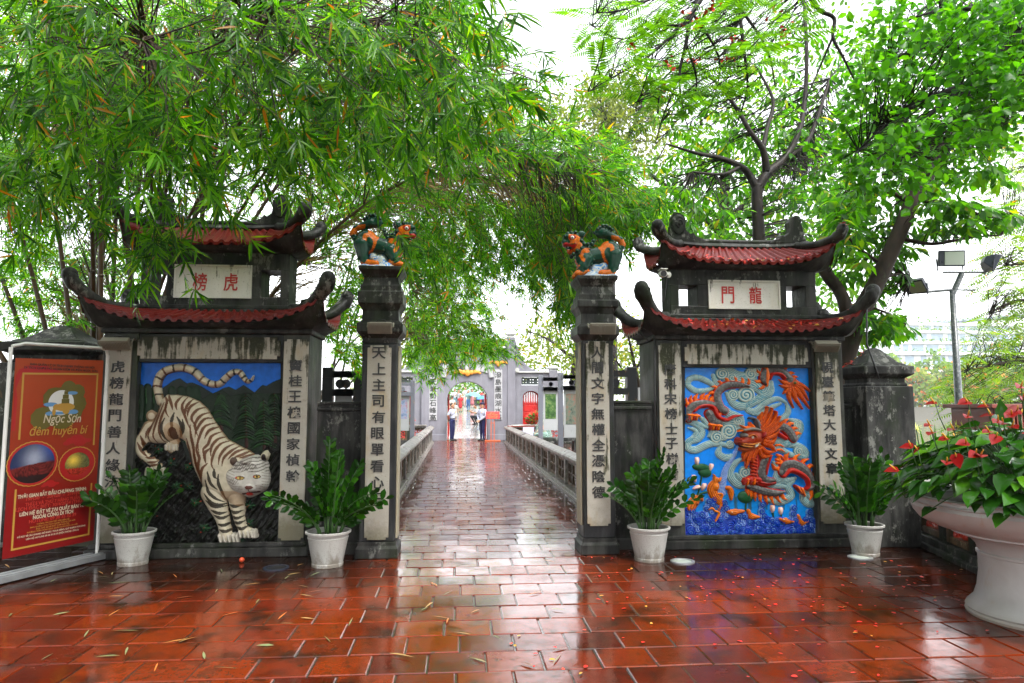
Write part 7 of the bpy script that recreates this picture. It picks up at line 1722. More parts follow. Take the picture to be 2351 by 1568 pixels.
def round_leaves(B, D, n_lf, length, L, Wd):
    n = len(B); B = np.asarray(B); D = np.asarray(D); D = D/np.linalg.norm(D, axis=1, keepdims=True)
    t = np.tile(np.linspace(.1, 1, n_lf), n)[:, None]; l = np.repeat(rng.uniform(length[0], length[1], n), n_lf)[:, None]; d = np.repeat(D, n_lf, 0); b = np.repeat(B, n_lf, 0)
    P = b + d*l*t - np.array([0,0,1])*l*.25*t*t; dirs = d*.5 + rand_unit(len(P))*.8 + np.array([0,0,-.25]); Ls = rng.uniform(L[0], L[1], len(P))
    return leaf_arrays(P, dirs, rand_unit(len(P))*.55 + np.array([0,-.2,.8]), Ls, Ls*Wd, 'round', .15)

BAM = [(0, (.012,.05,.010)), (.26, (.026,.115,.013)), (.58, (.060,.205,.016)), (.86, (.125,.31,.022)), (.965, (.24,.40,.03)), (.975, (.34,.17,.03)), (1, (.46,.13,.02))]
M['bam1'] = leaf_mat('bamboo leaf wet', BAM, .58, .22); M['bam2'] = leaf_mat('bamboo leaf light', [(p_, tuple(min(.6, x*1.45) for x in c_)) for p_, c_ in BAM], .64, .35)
k = N('bamboo culm'); p = k.pos(); z = k.sep(k.co('Object'))[2]; f = k.noise(p, 5, 4); k.base(k.mix(f, (.012,.007,.003), (.09,.045,.011))); k.rough(.35); M['culm'] = k.m
M['twig'] = bark_mat('brown twig', (.010,.006,.004), (.05,.028,.011), 20, .6)
M['twig_y'] = bark_mat('yellowish bamboo twig', (.09,.06,.015), (.22,.15,.04), 20, .5)

def culm_mesh(mb, pts, r0, r1):
    n = len(pts); P = []; Rr = []
    for i, q in enumerate(pts):
        P.append(q); Rr.append(r0+(r1-r0)*i/(n-1))
    mb.tube(P, Rr, 8)
    L = 0
    for i in range(1, n):
        if i % 2 == 0:
            t = (P[min(i+1,n-1)]-P[i-1]).normalized(); mb.tube([P[i]-t*.018, P[i], P[i]+t*.018], [Rr[i]*1.02, Rr[i]*1.28, Rr[i]*1.02], 8)
tips1 = [(1240,190,6.6),(1000,70,5.6),(640,60,5.2),(320,110,5.2),(90,60,6.0),(1410,400,9.0),(1450,430,11.5),(900,300,7.2),(650,220,9.0),(210,260,8.5),(1120,340,10.0),(10,230,7.2),(450,20,8.0),(820,20,9.5),(1300,470,12.0),(1130,120,8.6),(520,420,8.8),(760,430,9.6),(120,480,9.0),(-40,420,10.5),(330,330,11.5),(1000,430,12.5)]
bamboo_sets = []
for i, (u, v, Y) in enumerate(tips1):
    th = i*2.4; rb = .35*math.sqrt(i/6.0)
    b = Vector((-4.75 + math.cos(th)*rb*1.3, 10.3 + math.sin(th)*rb, -.05)); T = W(u, v, Y); top = max(T.z + 1.1 + .5*random.random(), 4.6)
    c = b.lerp(T, .42); c.z = top*1.18 + .5*random.random()
    if v > 390 and u > 700: c.z = T.z*1.22 + .5; c = Vector((b.lerp(T, .40).x, b.lerp(T, .40).y, c.z))
    bamboo_sets.append([1, bez(b, c, T, 30), [], random.uniform(.028,.042)])
tips2 = [(1110,800,15.0),(1000,830,14.0),(1150,850,17.5),(960,690,13.5),(1020,590,16.0),(1090,650,18.5),(880,620,14.5)]
for i, (u, v, Y) in enumerate(tips2):
    b = Vector((-3.4 + .5*math.cos(i*2.2), 15.4 + .5*math.sin(i*2.2), -.05)); T = W(u, v, Y); c = b.lerp(T, .45); c.z = T.z*1.35 + 1.6
    bamboo_sets.append([2, bez(b, c, T, 26), [], random.uniform(.022,.032)])
regions = [
 ([(0,0),(1050,0),(1100,70),(1215,150),(1250,180),(1180,215),(1150,270),(1100,290),(900,310),(640,330),(300,330),(0,350)], 5.2, 7.6, 400, 'f'),
 ([(0,0),(1065,0),(1110,90),(1235,180),(1180,230),(1200,300),(1230,320),(1090,390),(800,400),(600,420),(300,420),(0,470)], 8.3, 10.4, 560, 'f'),
 ([(0,0),(1050,0),(1120,160),(1170,290),(1290,300),(1420,370),(1300,410),(1000,440),(700,500),(300,480),(0,520)], 10.4, 14, 680, 'b'),
 ([(1180,290),(1300,285),(1420,365),(1450,420),(1490,450),(1470,500),(1330,470),(1200,420),(1100,400)], 8.8, 12, 170, 'f'),
 ([(0,540),(240,500),(330,600),(300,760),(0,770)], 9.2, 13.5, 130, 'b'),
 ([(600,460),(900,420),(1300,410),(1450,430),(1480,480),(1330,520),(1310,600),(1230,520),(1140,530),(1100,620),(1000,580),(930,610),(830,590),(740,540)], 9.6, 13.5, 430, 'b'),
 ([(925,520),(1040,540),(1080,610),(1100,700),(1150,800),(1115,820),(1070,790),(1000,830),(960,810),(925,840)], 12, 19, 400, 'b'),
 ([(1290,440),(1480,430),(1470,490),(1325,590),(1320,720),(1270,690),(1270,610),(1220,550),(1250,500)], 9.2, 12.5, 250, 'f'),
 ([(1040,440),(1320,440),(1310,570),(1210,610),(1080,570)], 10, 14, 130, 'b'),
 ([(1150,560),(1240,590),(1225,670),(1210,620)], 11, 15, 36, 'b'),
 ([(736,540),(835,540),(835,820),(736,820)], 9.6, 14, 110, 'b'),
 ([(310,400),(540,380),(560,420),(440,470),(400,540),(330,570),(310,530)], 6.4, 7.2, 16, 'f'),
 ([(900,500),(940,520),(935,560),(905,560)], 7.0, 7.3, 2, 'f'),
 ([(0,350),(230,380),(220,460),(0,480)], 6.8, 8.5, 34, 'f'),
 ([(0,0),(1060,0),(1130,130),(1180,290),(1300,300),(1430,380),(1490,470),(1330,560),(1100,560),(700,560),(300,500),(0,560)], 12.5, 17, 620, 'b'),
 ([(0,520),(330,500),(330,790),(0,800)], 11, 15, 170, 'b'),
 ([(925,540),(1060,540),(1120,700),(1160,810),(1070,810),(930,850)], 14, 20, 120, 'b'),
 ([(-500,-900),(1150,-900),(1120,-20),(-500,-20)], 3.6, 8.5, 150, 'f')]
samples = np.array([[q[:] for q in s[1]] for s in [b for b in bamboo_sets if b[0] == 1]]); s2 = np.array([[q[:] for q in s[1]] for s in [b for b in bamboo_sets if b[0] == 2]])
n1_ = len(samples)
for ri, (poly, y0, y1, n, kind) in enumerate(regions):
    P = px_points(poly, n, y0, y1); grp = 2 if ri == 6 else 1; S_ = s2 if grp == 2 else samples
    for q in P:
        d2 = ((S_ - q)**2).sum(2); d2[:, :6] += 9; ci = int(d2.min(1).argsort()[0 if random.random() < .7 else 1]); pi = int(d2[ci].argmin()); pi = max(5, pi - random.randint(1, 4))
        bamboo_sets[(n1_ if grp == 2 else 0) + ci][2].append((q, S_[ci][pi], kind))
BL = {1: 'tall arching bamboo culm of the big clump behind the tiger gate', 2: 'bamboo culm of the second clump overhanging the causeway before the grey gate'}
for si, (grp, pts, sp, r0) in enumerate(bamboo_sets):
    root = thing('bamboo_culm', BL[grp], 'bamboo', pts[0], group='bamboo clump behind the tiger gate' if grp == 1 else 'second bamboo clump along the causeway')
    mb = MB(); culm_mesh(mb, pts, r0, .006); mb.build('stem', M['culm'], root, smooth=True)
    if not sp: continue
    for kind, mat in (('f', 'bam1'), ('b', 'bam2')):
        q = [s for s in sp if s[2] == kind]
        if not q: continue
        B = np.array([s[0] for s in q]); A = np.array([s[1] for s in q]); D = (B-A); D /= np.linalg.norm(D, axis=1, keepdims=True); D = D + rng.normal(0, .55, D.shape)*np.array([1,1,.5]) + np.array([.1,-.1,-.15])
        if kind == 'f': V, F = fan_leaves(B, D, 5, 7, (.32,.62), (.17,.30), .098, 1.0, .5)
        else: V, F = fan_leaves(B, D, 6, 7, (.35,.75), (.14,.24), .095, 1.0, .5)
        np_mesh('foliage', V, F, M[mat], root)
        mb = MB(); Dn = D/np.linalg.norm(D, axis=1, keepdims=True); twigs(mb, A, B, .0085, .003); twigs(mb, B, B + Dn*.5 - np.array([0,0,.15]), .003, .0012)
        mb.build('branchlets', M['twig_y' if kind == 'b' else 'twig'], root)
# extra old leaning culms of the clump, seen bare at the far left
for i, (u0, v0, u1, v1, Y, lab) in enumerate(((215,800,150,520,9.6,0),(235,800,230,500,9.4,0),(255,790,300,470,9.8,0),(200,800,90,560,10,0),(225,810,-20,640,9.2,1),(190,830,-30,720,9.0,1),(245,800,262,440,10.4,0),(270,800,345,430,10.6,0),(180,820,40,610,10.4,0),(300,760,425,430,10.2,0))):
    A = W(u0, v0+40, Y); A.z = -.05; B = W(u1, v1, Y - .3); top = B + (B-W(u0, v0, Y))*.9; root = thing('bamboo_culm', 'low bare bamboo culm leaning far over to the outside of the clump' if lab else 'thick bare brown bamboo culm standing in the clump left of the tiger gate', 'bamboo', A, group='bare bamboo culms of the clump')
    m = A.lerp(B, .55) + Vector((.10,0,.1)); mb = MB(); culm_mesh(mb, bez(A, m, top, 20), .045 if not lab else .05, .022); mb.build('stem', M['culm'], root, smooth=True)

def tree(name, label, limbs, regs, mk, leaf, bark, twig=(.008,.003), cat='tree', base=None, twig_from=0, flowers=None):
    """limbs: lists of (u, v, Y, radius); regs: (polygon, y0, y1, n); mk builds leaves from bases and directions"""
    L = [([Vector(q[:3]) if len(q) == 5 else W(q[0], q[1], q[2]) for q in l], [q[-1] for q in l]) for l in limbs]
    L = [(spline_v(p_), np.interp(np.linspace(0, 1, len(spline_v(p_))), np.linspace(0, 1, len(r_)), r_)) for p_, r_ in L]
    b = base or L[0][0][0]; root = thing(name, label, cat, b)
    mb = MB(); mb.tube(L[0][0], list(L[0][1]), 12); mb.build('trunk', bark, root, smooth=True)
    mb = MB()
    for p_, r_ in L[1:]: mb.tube(p_, list(r_), 8)
    if len(L) > 1: mb.build('limbs', bark, root, smooth=True)
    S_ = np.array([q[:] for p_, _ in L[twig_from:] for q in p_]); B = np.concatenate([px_points(po, n, y0, y1) for po, y0, y1, n in regs])
    idx = np.array([((S_-q)**2).sum(1).argmin() for q in B]); A = S_[idx]; D = B-A; D /= np.linalg.norm(D, axis=1, keepdims=True)+1e-9; D = D + rng.normal(0, .4, D.shape)
    V, F = mk(B, D); np_mesh('crown', V, F, leaf, root)
    near = np.linalg.norm(A-B, axis=1) < (1.3 if B[:,1].mean() < 9 else 3.0); mb = MB(); twigs(mb, A[near], B[near], *twig); mb.build('branchlets', bark, root)
    if flowers:
        poly, y0, y1, n, mat = flowers; Fp = px_points(poly, n, y0, y1); Fp = np.repeat(Fp, 9, 0) + rng.normal(0, .04, (n*9, 3)); V, F = leaf_arrays(Fp, rand_unit(n*9), rand_unit(n*9), .05, .035, 'obov', .2); np_mesh('blossoms', V, F, mat, root)
    return root
def spline_v(p_): return [Vector(q) for q in spline([tuple(q) for q in p_], 4)] if len(p_) > 2 else list(p_)
M['bark'] = bark_mat('dark wet bark', (.005,.004,.0035), (.020,.014,.010), 10, .5, (.05,.055,.045)); M['bark2'] = bark_mat('brown bark', (.013,.009,.006), (.036,.022,.014), 9, .6, (.03,.04,.018)); M['barkdark'] = bark_mat('thin black twigs', (.004,.0035,.0035), (.02,.015,.012), 14, .5)
GRA = [(0, (.016,.075,.012)), (.4, (.034,.14,.015)), (.8, (.066,.21,.02)), (.96, (.13,.27,.025)), (1, (.30,.24,.03))]
M['leafA'] = leaf_mat('palmate leaf', GRA, .58, .3); M['leafC'] = leaf_mat('round leaf', [(0, (.02,.10,.012)), (.5, (.05,.20,.016)), (1, (.10,.30,.02))], .52, .3)
M['leafD'] = leaf_mat('feather leaf', [(0, (.030,.10,.012)), (.5, (.060,.18,.016)), (1, (.12,.28,.02))], .5, .4); M['leafE'] = leaf_mat('pale feather leaf', [(0, (.06,.14,.02)), (.6, (.12,.23,.03)), (.97, (.2,.3,.04)), (1, (.55,.14,.05))], .5, .5)
M['leafF'] = leaf_mat('hazy grey green leaf', [(0, (.06,.09,.045)), (.6, (.12,.16,.08)), (1, (.2,.24,.11))], .5, .5); M['leafG'] = leaf_mat('yellow green leaf', [(0, (.07,.13,.035)), (.6, (.14,.21,.05)), (.9, (.22,.25,.06)), (1, (.40,.28,.04))], .5, .5)
M['leafH'] = leaf_mat('mid green leaf', [(0, (.035,.10,.025)), (.6, (.075,.18,.035)), (1, (.14,.26,.05))], .5, .45)
k = N('flame tree blossom'); k.base((.70,.045,.015)); k.rough(.4); M['blossom'] = k.m

tree('broadleaf_tree', 'dark forked tree with hand-shaped leaves rising behind the dragon gate',
  [[(1752,820,11.6,.17),(1746,640,11.6,.13),(1741,520,11.6,.105),(1738,450,11.6,.10),(1741,425,11.6,.10)], [(1741,440,11.6,.09),(1722,405,11.6,.07),(1700,382,11.5,.06),(1650,362,11.4,.045),(1600,352,11.2,.03),(1530,330,11,.015)], [(1741,430,11.6,.10),(1762,398,11.6,.085),(1800,365,11.7,.07),(1828,318,11.8,.055),(1842,270,11.9,.05),(1850,200,12,.04),(1852,110,12,.035),(1846,0,12.1,.03),(1842,-80,12.1,.02)], [(1760,400,11.6,.08),(1752,345,11.5,.06),(1722,302,11.4,.045),(1695,255,11.4,.04),(1655,200,11.3,.03),(1600,150,11.2,.018)], [(1752,340,11.5,.05),(1762,290,11.6,.04),(1775,230,11.7,.03),(1740,160,11.8,.02)], [(1800,365,11.7,.055),(1850,330,11.9,.045),(1880,260,12,.035),(1905,180,12.1,.025)], [(1700,382,11.5,.04),(1660,400,11.3,.03),(1590,395,11.1,.02)]],
  [([(1480,420),(1560,330),(1700,300),(1850,290),(1960,330),(1980,560),(1890,640),(1890,760),(1870,620),(1700,560),(1560,540),(1500,510)], 11.5, 14.5, 330), ([(1480,160),(1950,0),(1985,330),(1500,330)], 11.6, 15, 170), ([(1480,420),(1700,420),(1690,560),(1560,540),(1500,510)], 10.4, 11.4, 40), ([(1800,420),(1960,330),(1980,560),(1890,640)], 10.4, 11.4, 40)], lambda B, D: palm_leaves(B, D, 7, (.15,.25), .36), M['leafA'], M['bark'], (.010,.004))
tree('leaning_tree', 'leaning brown tree with hand-shaped leaves between the dragon gate and the lake',
  [[(1905,900,8.9,.17),(1935,830,8.9,.15),(1965,740,8.9,.13),(2012,650,8.9,.115),(2060,545,8.9,.105),(2098,455,8.9,.10),(2135,395,8.9,.095),(2190,300,8.9,.08),(2250,160,8.9,.06),(2290,20,8.9,.04)], [(1885,610,9.1,.08),(1905,640,9.0,.085),(1925,665,9,.08),(1940,700,8.9,.09),(1950,760,8.9,.10)], [(2060,545,8.9,.04),(2140,560,8.8,.025),(2230,545,8.7,.016),(2300,540,8.6,.01)], [(2020,640,8.9,.03),(2060,630,9.0,.02),(2090,640,9.1,.012)], [(2098,470,8.9,.04),(2040,440,9,.03),(1960,430,9.1,.016)], [(1985,700,8.9,.02),(2040,720,8.8,.014),(2080,745,8.7,.01)], [(2098,455,8.9,.05),(2180,470,8.7,.03),(2270,500,8.5,.015)], [(2030,610,8.9,.03),(1960,560,9,.02),(1920,500,9.1,.012)]],
  [([(1890,430),(2080,410),(2330,490),(2330,525),(2240,545),(2130,540),(2070,620),(2090,640),(2060,650),(2000,690),(2060,720),(2100,760),(2010,780),(1960,800),(1930,860),(1960,720),(1910,560)], 9.0, 10.4, 190), ([(2120,440),(2330,480),(2330,515),(2240,530),(2120,520)], 8.2, 8.9, 40), ([(1890,430),(2030,420),(1990,600),(1900,560)], 8.2, 8.9, 30), ([(1930,740),(2000,700),(2075,735),(2080,765),(1990,770)], 8.4, 9.0, 22), ([(1960,300),(2300,250),(2340,420),(2100,440)], 8.9, 10.5, 110)], lambda B, D: palm_leaves(B, D, 7, (.15,.25), .38), M['leafA'], M['bark2'], (.009,.004), base=None)
tree('round_leaved_tree', 'bright tree with small round leaves reaching in from the top beside the leaning tree',
  [[(2560,120,6.2,.16),(2420,85,6.3,.11),(2351,75,6.4,.075),(2300,130,6.5,.06),(2240,185,6.6,.045)], [(2240,185,6.6,.04),(2160,215,6.5,.03),(2090,240,6.3,.022),(2020,300,6.1,.014),(1970,345,6,.008)], [(2240,185,6.6,.04),(2140,260,6.4,.03),(2080,340,6.2,.02),(2030,400,6.1,.01)], [(2300,130,6.5,.04),(2220,110,6.6,.03),(2120,110,6.6,.02),(2040,140,6.5,.01)], [(2240,190,6.6,.035),(2200,290,6.5,.025),(2170,360,6.4,.015),(2120,410,6.3,.008)], [(2351,75,6.4,.06),(2290,30,6.4,.03),(2180,20,6.5,.018),(2100,40,6.5,.01)], [(2380,110,6.3,.05),(2330,220,6.2,.03),(2280,300,6.1,.012)], [(2090,240,6.3,.02),(2060,320,6.2,.012),(1985,390,6.1,.008)]],
  [([(1960,120),(2060,25),(2200,-10),(2400,-10),(2400,200),(2300,250),(2260,330),(2190,400),(2060,425),(1930,400),(1900,370),(1920,300),(1960,210)], 5.4, 7.6, 560), ([(2150,-10),(2400,-10),(2400,260),(2280,280),(2160,180)], 6.0, 8.6, 190), ([(2250,150),(2400,100),(2400,270),(2260,270)], 5.0, 6.5, 90), ([(1950,-700),(2800,-700),(2800,100),(2420,200),(2400,-20),(1980,-20)], 4.0, 8, 300)], lambda B, D: round_leaves(B, D, 9, (.18,.42), (.060,.10), .62), M['leafC'], M['barkdark'], (.006,.002))
tree('flame_tree', 'flame tree with black crooked twigs, feathery leaves and red blossoms hanging in from the top',
  [[(1750,-420,6.2,0.0930),(1740,-200,6.2,0.0682),(1730,-80,6.2,0.0434)], [(1730,-80,6.2,0.0372),(1640,-40,6.1,0.0279),(1590,30,6,0.0217),(1575,100,6,0.0186),(1560,170,6,0.0124),(1565,230,6,0.0074),(1580,300,5.9,0.0043)], [(1590,30,6,0.0186),(1500,120,5.9,0.0112),(1420,170,5.8,0.0074),(1350,210,5.7,0.0037)], [(1585,60,6,0.0174),(1500,60,5.9,0.0112),(1430,90,5.8,0.0074),(1360,60,5.7,0.0043)], [(1575,100,6,0.0136),(1600,190,6.1,0.0087),(1570,260,6.1,0.0056),(1540,290,6,0.0037)], [(1590,30,6,0.0155),(1650,130,6.1,0.0099),(1640,220,6.2,0.0062),(1600,300,6.2,0.0037)], [(1730,-80,6.2,0.0310),(1840,-30,6.3,0.0248),(1880,22,6.3,0.0217),(1915,42,6.3,0.0198),(1912,85,6.3,0.0174),(1935,130,6.3,0.0124),(1962,185,6.3,0.0074)], [(1730,-80,6.2,0.0310),(1700,0,6.3,0.0217),(1706,100,6.3,0.0174),(1716,200,6.4,0.0112),(1690,290,6.5,0.0056)], [(1912,85,6.3,0.0136),(1880,160,6.4,0.0087),(1850,230,6.4,0.0050)], [(1562,170,6,0.0112),(1525,260,5.9,0.0074),(1505,330,5.9,0.0037)], [(1700,20,6.3,0.0186),(1760,110,6.3,0.0112),(1780,200,6.3,0.0056)], [(1500,120,5.9,0.0087),(1470,220,5.8,0.0050),(1440,250,5.8,0.0031)], [(1640,-40,6.1,0.0248),(1540,-20,5.9,0.0155),(1440,20,5.8,0.0087),(1370,30,5.7,0.0043)], [(1600,190,6.1,0.0074),(1560,220,6.1,0.0112),(1520,200,6,0.0074),(1510,260,6,0.0099)]],
  [([(1325,60),(1400,-10),(1850,-20),(1840,60),(1760,160),(1700,240),(1500,250),(1400,210),(1350,150)], 5.2, 7.4, 300), ([(1300,-600),(2000,-600),(1950,-20),(1350,-20)], 4.2, 7.5, 150), ([(1480,200),(1650,200),(1640,310),(1500,300)], 5.4, 6.6, 34), ([(1940,100),(1990,110),(1960,200)], 6, 6.5, 6)], lambda B, D: feather_leaves(B, D*np.array([1,1,.3]) + np.array([0,0,.1]), (.24,.42), 13, .20, .21), M['leafD'], M['barkdark'], (.006,.0025), flowers=([(1420,20),(1850,10),(1800,120),(1640,160),(1560,290),(1480,250)], 5.3, 6.8, 13, M['blossom']))
tree('lakeside_tree', 'pale feathery tree leaning over the lake at the edge of the view',
  [[(2620,1000,17,.3),(2560,700,17,.24),(2480,500,17,.16),(2400,380,17,.09)], [(2560,720,17,.15),(2440,700,17,.08),(2340,690,17,.045),(2270,720,17,.02)], [(2570,850,17,.15),(2430,820,16.6,.07),(2330,830,16.4,.04),(2220,850,16.2,.015)], [(2580,930,17,.14),(2440,920,16.4,.06),(2320,930,16.2,.03),(2210,950,16,.012)], [(2480,520,17,.1),(2380,500,17,.06),(2310,520,17,.03)], [(2540,640,17,.1),(2420,600,17,.06),(2310,610,17,.02)]],
  [([(2290,330),(2420,280),(2420,980),(2210,985),(2170,870),(2235,800),(2270,700),(2235,620),(2290,500)], 15.4, 19.5, 720)], lambda B, D: feather_leaves(B, D*np.array([1,1,.4]) + np.array([-.3,0,-.1]), (.5,.9), 11, .20, .20), M['leafE'], M['bark2'], (.012,.005))
def cloud_leaves(L, Wd): return lambda B, D: (lambda P: leaf_arrays(P, rand_unit(len(P)) + np.array([0,0,-.4]), rand_unit(len(P))*.8 + np.array([0,-.3,.6]), rng.uniform(L*.7, L*1.3, len(P)), Wd, 'oval', .2))(np.repeat(B, 12, 0) + rng.normal(0, L*2.1, (len(B)*12, 3)))
tree('grey_green_tree', 'tall hazy grey-green tree in the distance above the bamboo and right of the sky gap',
  [[(1400,900,30,.4),(1395,600,30,.32),(1390,420,30,.24),(1395,300,30,.15)], [(1390,420,30,.15),(1320,330,30,.1),(1260,280,30,.05)], [(1392,380,30,.15),(1450,300,30,.09),(1480,220,30,.05)]], [([(1240,245),(1330,225),(1420,160),(1500,200),(1560,300),(1500,420),(1420,390),(1300,300),(1250,290)], 27, 33, 330), ([(1350,190),(1420,190),(1420,340),(1370,330)], 28, 31, 90)], cloud_leaves(.20, .10), M['leafF'], M['bark'], (.02,.006))
tree('broad_tree', 'tall mid green tree far behind the dragon gate filling the gaps between nearer trees',
  [[(1650,980,21,.35),(1655,700,21,.28),(1660,520,21,.2),(1670,350,21,.1)], [(1660,520,21,.14),(1760,420,21,.09),(1860,330,21,.04)], [(1660,540,21,.14),(1560,450,21,.09),(1490,400,21,.04)], [(1658,600,21,.12),(1800,600,21,.07),(1930,640,21,.03)]], [([(1480,420),(1580,300),(1700,180),(1850,170),(1960,330),(1975,600),(1900,700),(1860,640),(1600,600),(1500,540)], 18, 24, 300), ([(1940,0),(2351,0),(2351,240),(2000,420)], 17, 22, 130), ([(1850,560),(1960,560),(1960,720),(1900,780)], 18, 22, 30)], cloud_leaves(.20, .105), M['leafH'], M['bark'], (.016,.005))
tree('yellow_tree', 'yellow-green tree behind the end pier of the grey gate near the dragon pillar',
  [[(1330,1000,40,.35),(1318,900,40,.3),(1325,800,40,.2),(1335,720,40,.1)], [(1322,830,40,.14),(1260,780,40,.07),(1210,760,40,.03)], [(1325,810,40,.14),(1400,760,40,.08),(1470,760,40,.04)]], [([(1184,770),(1230,740),(1320,710),(1480,730),(1490,900),(1300,880),(1250,850),(1190,850)], 37, 45, 300)], cloud_leaves(.24, .13), M['leafG'], M['bark2'], (.02,.006))
tree('yellow_tree', 'yellow-green tree behind the grey gate on the tiger side',
  [[(900,1000,40,.35),(905,860,40,.25),(910,740,40,.1)], [(905,840,40,.1),(960,780,40,.05)]], [([(830,720),(1000,700),(1010,850),(940,890),(830,900)], 37, 44, 170)], cloud_leaves(.24, .13), M['leafG'], M['bark2'], (.02,.006))
tree('park_tree', 'green tree on the island shore beyond the arched passage', [[(1130,960,70,.3),(1125,900,70,.2),(1120,870,70,.1)], [(1124,890,70,.1),(1105,875,70,.05)]], [([(1090,862),(1160,860),(1160,940),(1118,925),(1095,890)], 66, 74, 60), ([(1030,868),(1075,866),(1072,884),(1034,900)], 70, 76, 26)], cloud_leaves(.35, .18), M['leafH'], M['bark'], (.03,.01))
# bare branches with sparse yellow leaves in the gap between the dragon pillar and its gate
tree('sparse_tree', 'thin pale branched tree with few yellow leaves between the dragon pillar and gate', [[(1475,1000,16,.08),(1468,900,16,.06),(1455,830,16,.04),(1440,760,16,.02)], [(1466,880,16,.03),(1430,850,16,.02),(1400,800,16,.01)], [(1460,850,16,.03),(1490,790,16,.02),(1500,760,16,.01)], [(1462,870,16,.02),(1425,875,16,.012),(1395,860,16,.006)]], [([(1395,760),(1500,760),(1490,880),(1395,880)], 15, 17, 70)], lambda B, D: round_leaves(B, D, 3, (.15,.4), (.07,.12), .5), M['leafG'], M['bark2'], (.006,.003))

# ------------------------------------------------------------------ the far bank: trees and the white building, beyond the lake
M['far1'] = leaf_mat('far tree leaf', [(0, (.04,.10,.04)), (.6, (.09,.19,.06)), (1, (.18,.27,.08))], .35, .6); M['far2'] = leaf_mat('far flame tree leaf', [(0, (.08,.15,.05)), (.6, (.17,.25,.08)), (.86, (.25,.28,.09)), (.88, (.55,.18,.07)), (1, (.60,.16,.06))], .35, .6)
FT = [(1915,905,150,40,48,0,'behind the capped post'),(1965,862,152,46,60,0,''),(2030,850,150,42,70,0,''),(2065,862,148,40,70,1,''),(2110,880,146,46,62,1,''),(2150,850,152,48,78,0,''),(2190,872,148,44,66,1,''),(2235,858,150,46,72,0,''),(2285,870,147,46,64,1,''),(2335,860,150,46,70,0,''),(2385,865,152,46,70,0,'')]
names = ['small rounded','tall rounded','broad','orange tinted','orange flowering spreading','tallest dense','yellowish spreading','high rounded','low spreading','dark rounded','outermost rounded']
for i, (u, v, Y, rw, rh, tp, _) in enumerate(FT):
    v -= 34; c = W(u, v + rh*.42, Y); s_ = Y/FPX; n = 900; g0 = 1.1
    root = thing('far_tree', names[i] + ' hazy tree on the opposite shore of the lake', 'tree', (c.x, Y, g0), group='trees on the opposite shore')
    d = rand_unit(n); lob = 1 + .22*np.sin(d[:,0]*5+i)*np.cos(d[:,2]*6+i*2) + .12*np.sin(d[:,1]*9+d[:,2]*7+i)
    hz = (W(u, v, Y).z - g0); P = np.array([c.x, Y, g0+hz*.5]) + d*np.array([rw*s_*1.15, 3.6, hz*.52])*(lob*rng.random(n)**.30)[:, None]
    V, F = leaf_arrays(P, rand_unit(n), rand_unit(n)*.7+np.array([0,-.5,.6]), rng.uniform(.55,1.25,n), rng.uniform(.5,.8,n), 'oval', .2); np_mesh('crown', V, F, M['far2' if tp else 'far1'], root)
    mb = MB(); mb.tube([(c.x, Y, g0-.4), (c.x+.2, Y, g0+hz*.3), (c.x-.1, Y, g0+hz*.6)], [.3,.25,.12], 8)
    for a in range(4): mb.tube([(c.x+.1, Y, g0+.5+a*.5), (c.x+math.cos(a*1.7)*rw*s_*.6, Y+math.sin(a*1.7), g0+1.2+a*.9)], [.12,.04], 5)
    mb.build('trunk', M['bark2'], root, smooth=True)
n = 5200; P = np.stack([rng.uniform(30, 240, n), rng.uniform(150, 156, n), 1.0 + rng.random(n)**2*2.2 - .9], 1); P[:,1] = np.sqrt(np.maximum(153.5**2 + rng.uniform(0, 900, n) - P[:,0]**2*.0, 0))
V, F = leaf_arrays(P, rand_unit(n), rand_unit(n)+np.array([0,-.4,.5]), rng.uniform(.5,1.0,n), .5, 'oval', .2); o = np_mesh('shore_undergrowth', V, F, M['far1'], base=(0,0,0)); tag(o, kind='stuff')
# white terraced building
YBd = 235; k_ = lambda u: wx(u, YBd, 770); zb = lambda v: wz(v, YBd, 2150)
M['bldg'] = simple('white building render', (.62,.63,.62), .6, .08, .4, bump=0); M['bglass'] = simple('blue window glass', (.22,.30,.38), .15, .3, .5, bump=0); M['roofblue'] = simple('blue grey terrace roof', (.20,.24,.34), .5, .2, .3, bump=0)
root = thing('terraced_building', 'white terraced building with rows of blue windows across the lake', 'building', (k_(2150), YBd+8, 1.5))
lv = [(2042,2390,852,812),(2048,2390,811,786),(2062,2390,785,760),(2100,2390,759,741)]
for i, (u0, u1, v0, v1) in enumerate(lv):
    x0, x1, z0, z1 = k_(u0), k_(u1), zb(v0) if i else 1.0, zb(v1); mb = MB(); mb.box(x0, x1, YBd+i*1.5, YBd+18, z0+.02, z1); mb.build('storey', M['bldg'], root)
    mb = MB(); mb.box(x0-.8, x1, YBd+i*1.5-1.6, YBd+i*1.5-.01, z1-.5, z1+.35); mb.build('balcony', M['bldg'], root)
    w = x0+1.5
    while w < min(x1, k_(2360))-3:
        ww = random.choice((2.2,3.4,4.6)); mb = MB(); mb.box(w, w+ww, YBd+i*1.5-.06, YBd+i*1.5-.005, (zb(v0)+.7) if i else zb(838), z1-.75); mb.build('window', M['bglass'], root); w += ww + random.choice((1.2,1.8,2.6))
mb = MB(); mb.prism([(0,0),(60,4.5),(60,5.5),(0,.8)], (k_(2130), YBd+4, zb(741)), (1,0,0), (0,0,1), (0,1,0), 10); mb.build('roof', M['roofblue'], root)
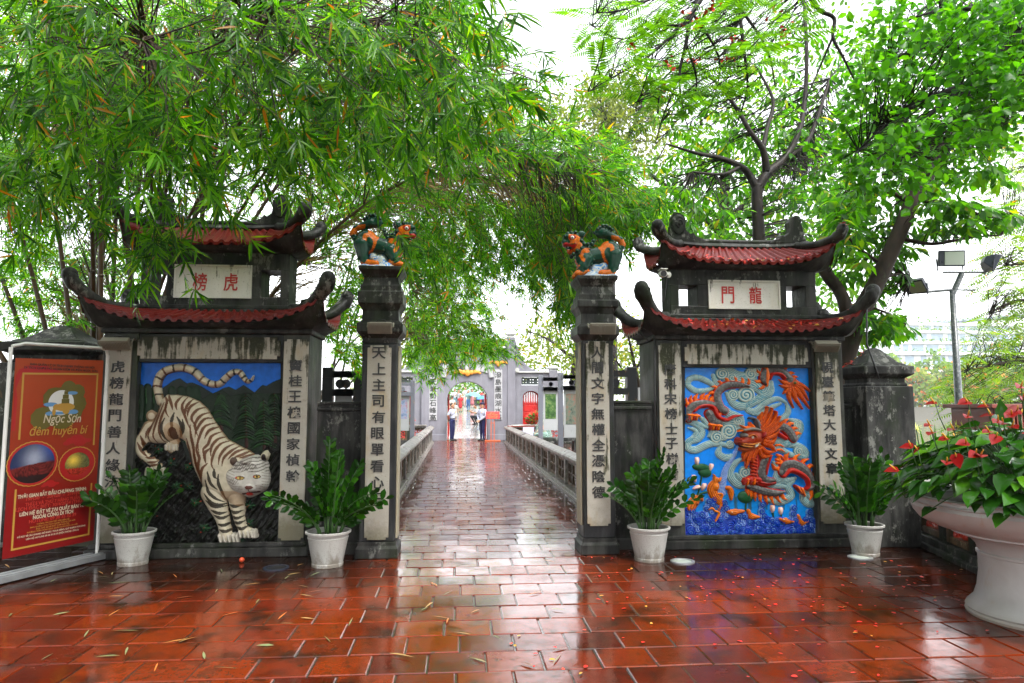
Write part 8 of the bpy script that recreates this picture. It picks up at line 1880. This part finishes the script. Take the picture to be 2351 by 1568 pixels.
n = 500; P = np.stack([rng.uniform(k_(2060), k_(2330), n), rng.uniform(YBd-1.4, YBd+3, n), np.array([zb(random.choice((811,785,759,740)))+random.random()*1.6 for _ in range(n)])], 1); V, F = leaf_arrays(P, rand_unit(n), rand_unit(n)+np.array([0,-.4,.5]), 1.0, .6, 'oval'); np_mesh('terrace_plants', V, F, M['far1'], root)
# ------------------------------------------------------------------ the trees of the forecourt, over and behind the viewer, which keep it in shade
M['shade'] = leaf_mat('shade tree leaf', [(0, (.012,.05,.010)), (.6, (.03,.10,.015)), (1, (.06,.16,.02))], .3, .35)
for i, (x, y, rx, ry, z0, z1, lab) in enumerate(((-5.2,-3.2,5.2,4.6,4.6,9.0,'large shade tree of the forecourt on the banner side'), (3.6,-5.0,5.2,4.4,4.8,9.5,'large shade tree of the forecourt on the planter side'), (-1.0,-11,8,4.5,3.2,10,'broad shade tree across the street behind the forecourt'), (-9.5,3.2,3.2,5,3.0,8.5,'shade tree beside the forecourt beyond the banner'), (10.5,-1.5,3.6,4.5,2.6,8.5,'shade tree on the shore beside the forecourt'))):
    root = thing('shade_tree', lab, 'tree', (x, y, -.05)); n = 9000
    d = rand_unit(n); lob = 1 + .2*np.sin(d[:,0]*5+i)*np.cos(d[:,1]*6) ; P = np.array([x, y, (z0+z1)/2]) + d*np.array([rx, ry, (z1-z0)/2])*(lob*rng.random(n)**.33)[:, None]
    V, F = leaf_arrays(P, rand_unit(n), rand_unit(n)*.6+np.array([0,0,.8]), rng.uniform(.28,.5,n), .24, 'oval', .2); np_mesh('crown', V, F, M['shade'], root)
    mb = MB(); mb.tube([(x,y,-.05),(x+.1,y,2),(x-.1,y,z0+1),(x,y,z1-1)], [.28,.24,.18,.06], 10)
    for a in range(6): mb.tube([(x,y,z0-.3+a*.3),(x+math.cos(a)*rx*.6,y+math.sin(a)*ry*.6,z0+1.2+a*.4)], [.1,.03], 6)
    mb.build('trunk', M['bark2'], root, smooth=True)
# ------------------------------------------------------------------ rainy air over the lake
hz = MB(); hz.box(-620, 620, -210, 1500, -5.0, 60); ho = hz.build('haze', None, world=False)
k = bpy.data.materials.new('rainy air'); k.use_nodes = True; nt = k.node_tree
for n_ in list(nt.nodes): nt.nodes.remove(n_)
o_ = nt.nodes.new('ShaderNodeOutputMaterial'); v_ = nt.nodes.new('ShaderNodeVolumePrincipled'); v_.inputs['Color'].default_value = (.93,.96,1,1); v_.inputs['Density'].default_value = .0006; v_.inputs['Anisotropy'].default_value = .3
nt.links.new(v_.outputs[0], o_.inputs['Volume']); ho.data.materials.append(k); tag(ho, kind='stuff')
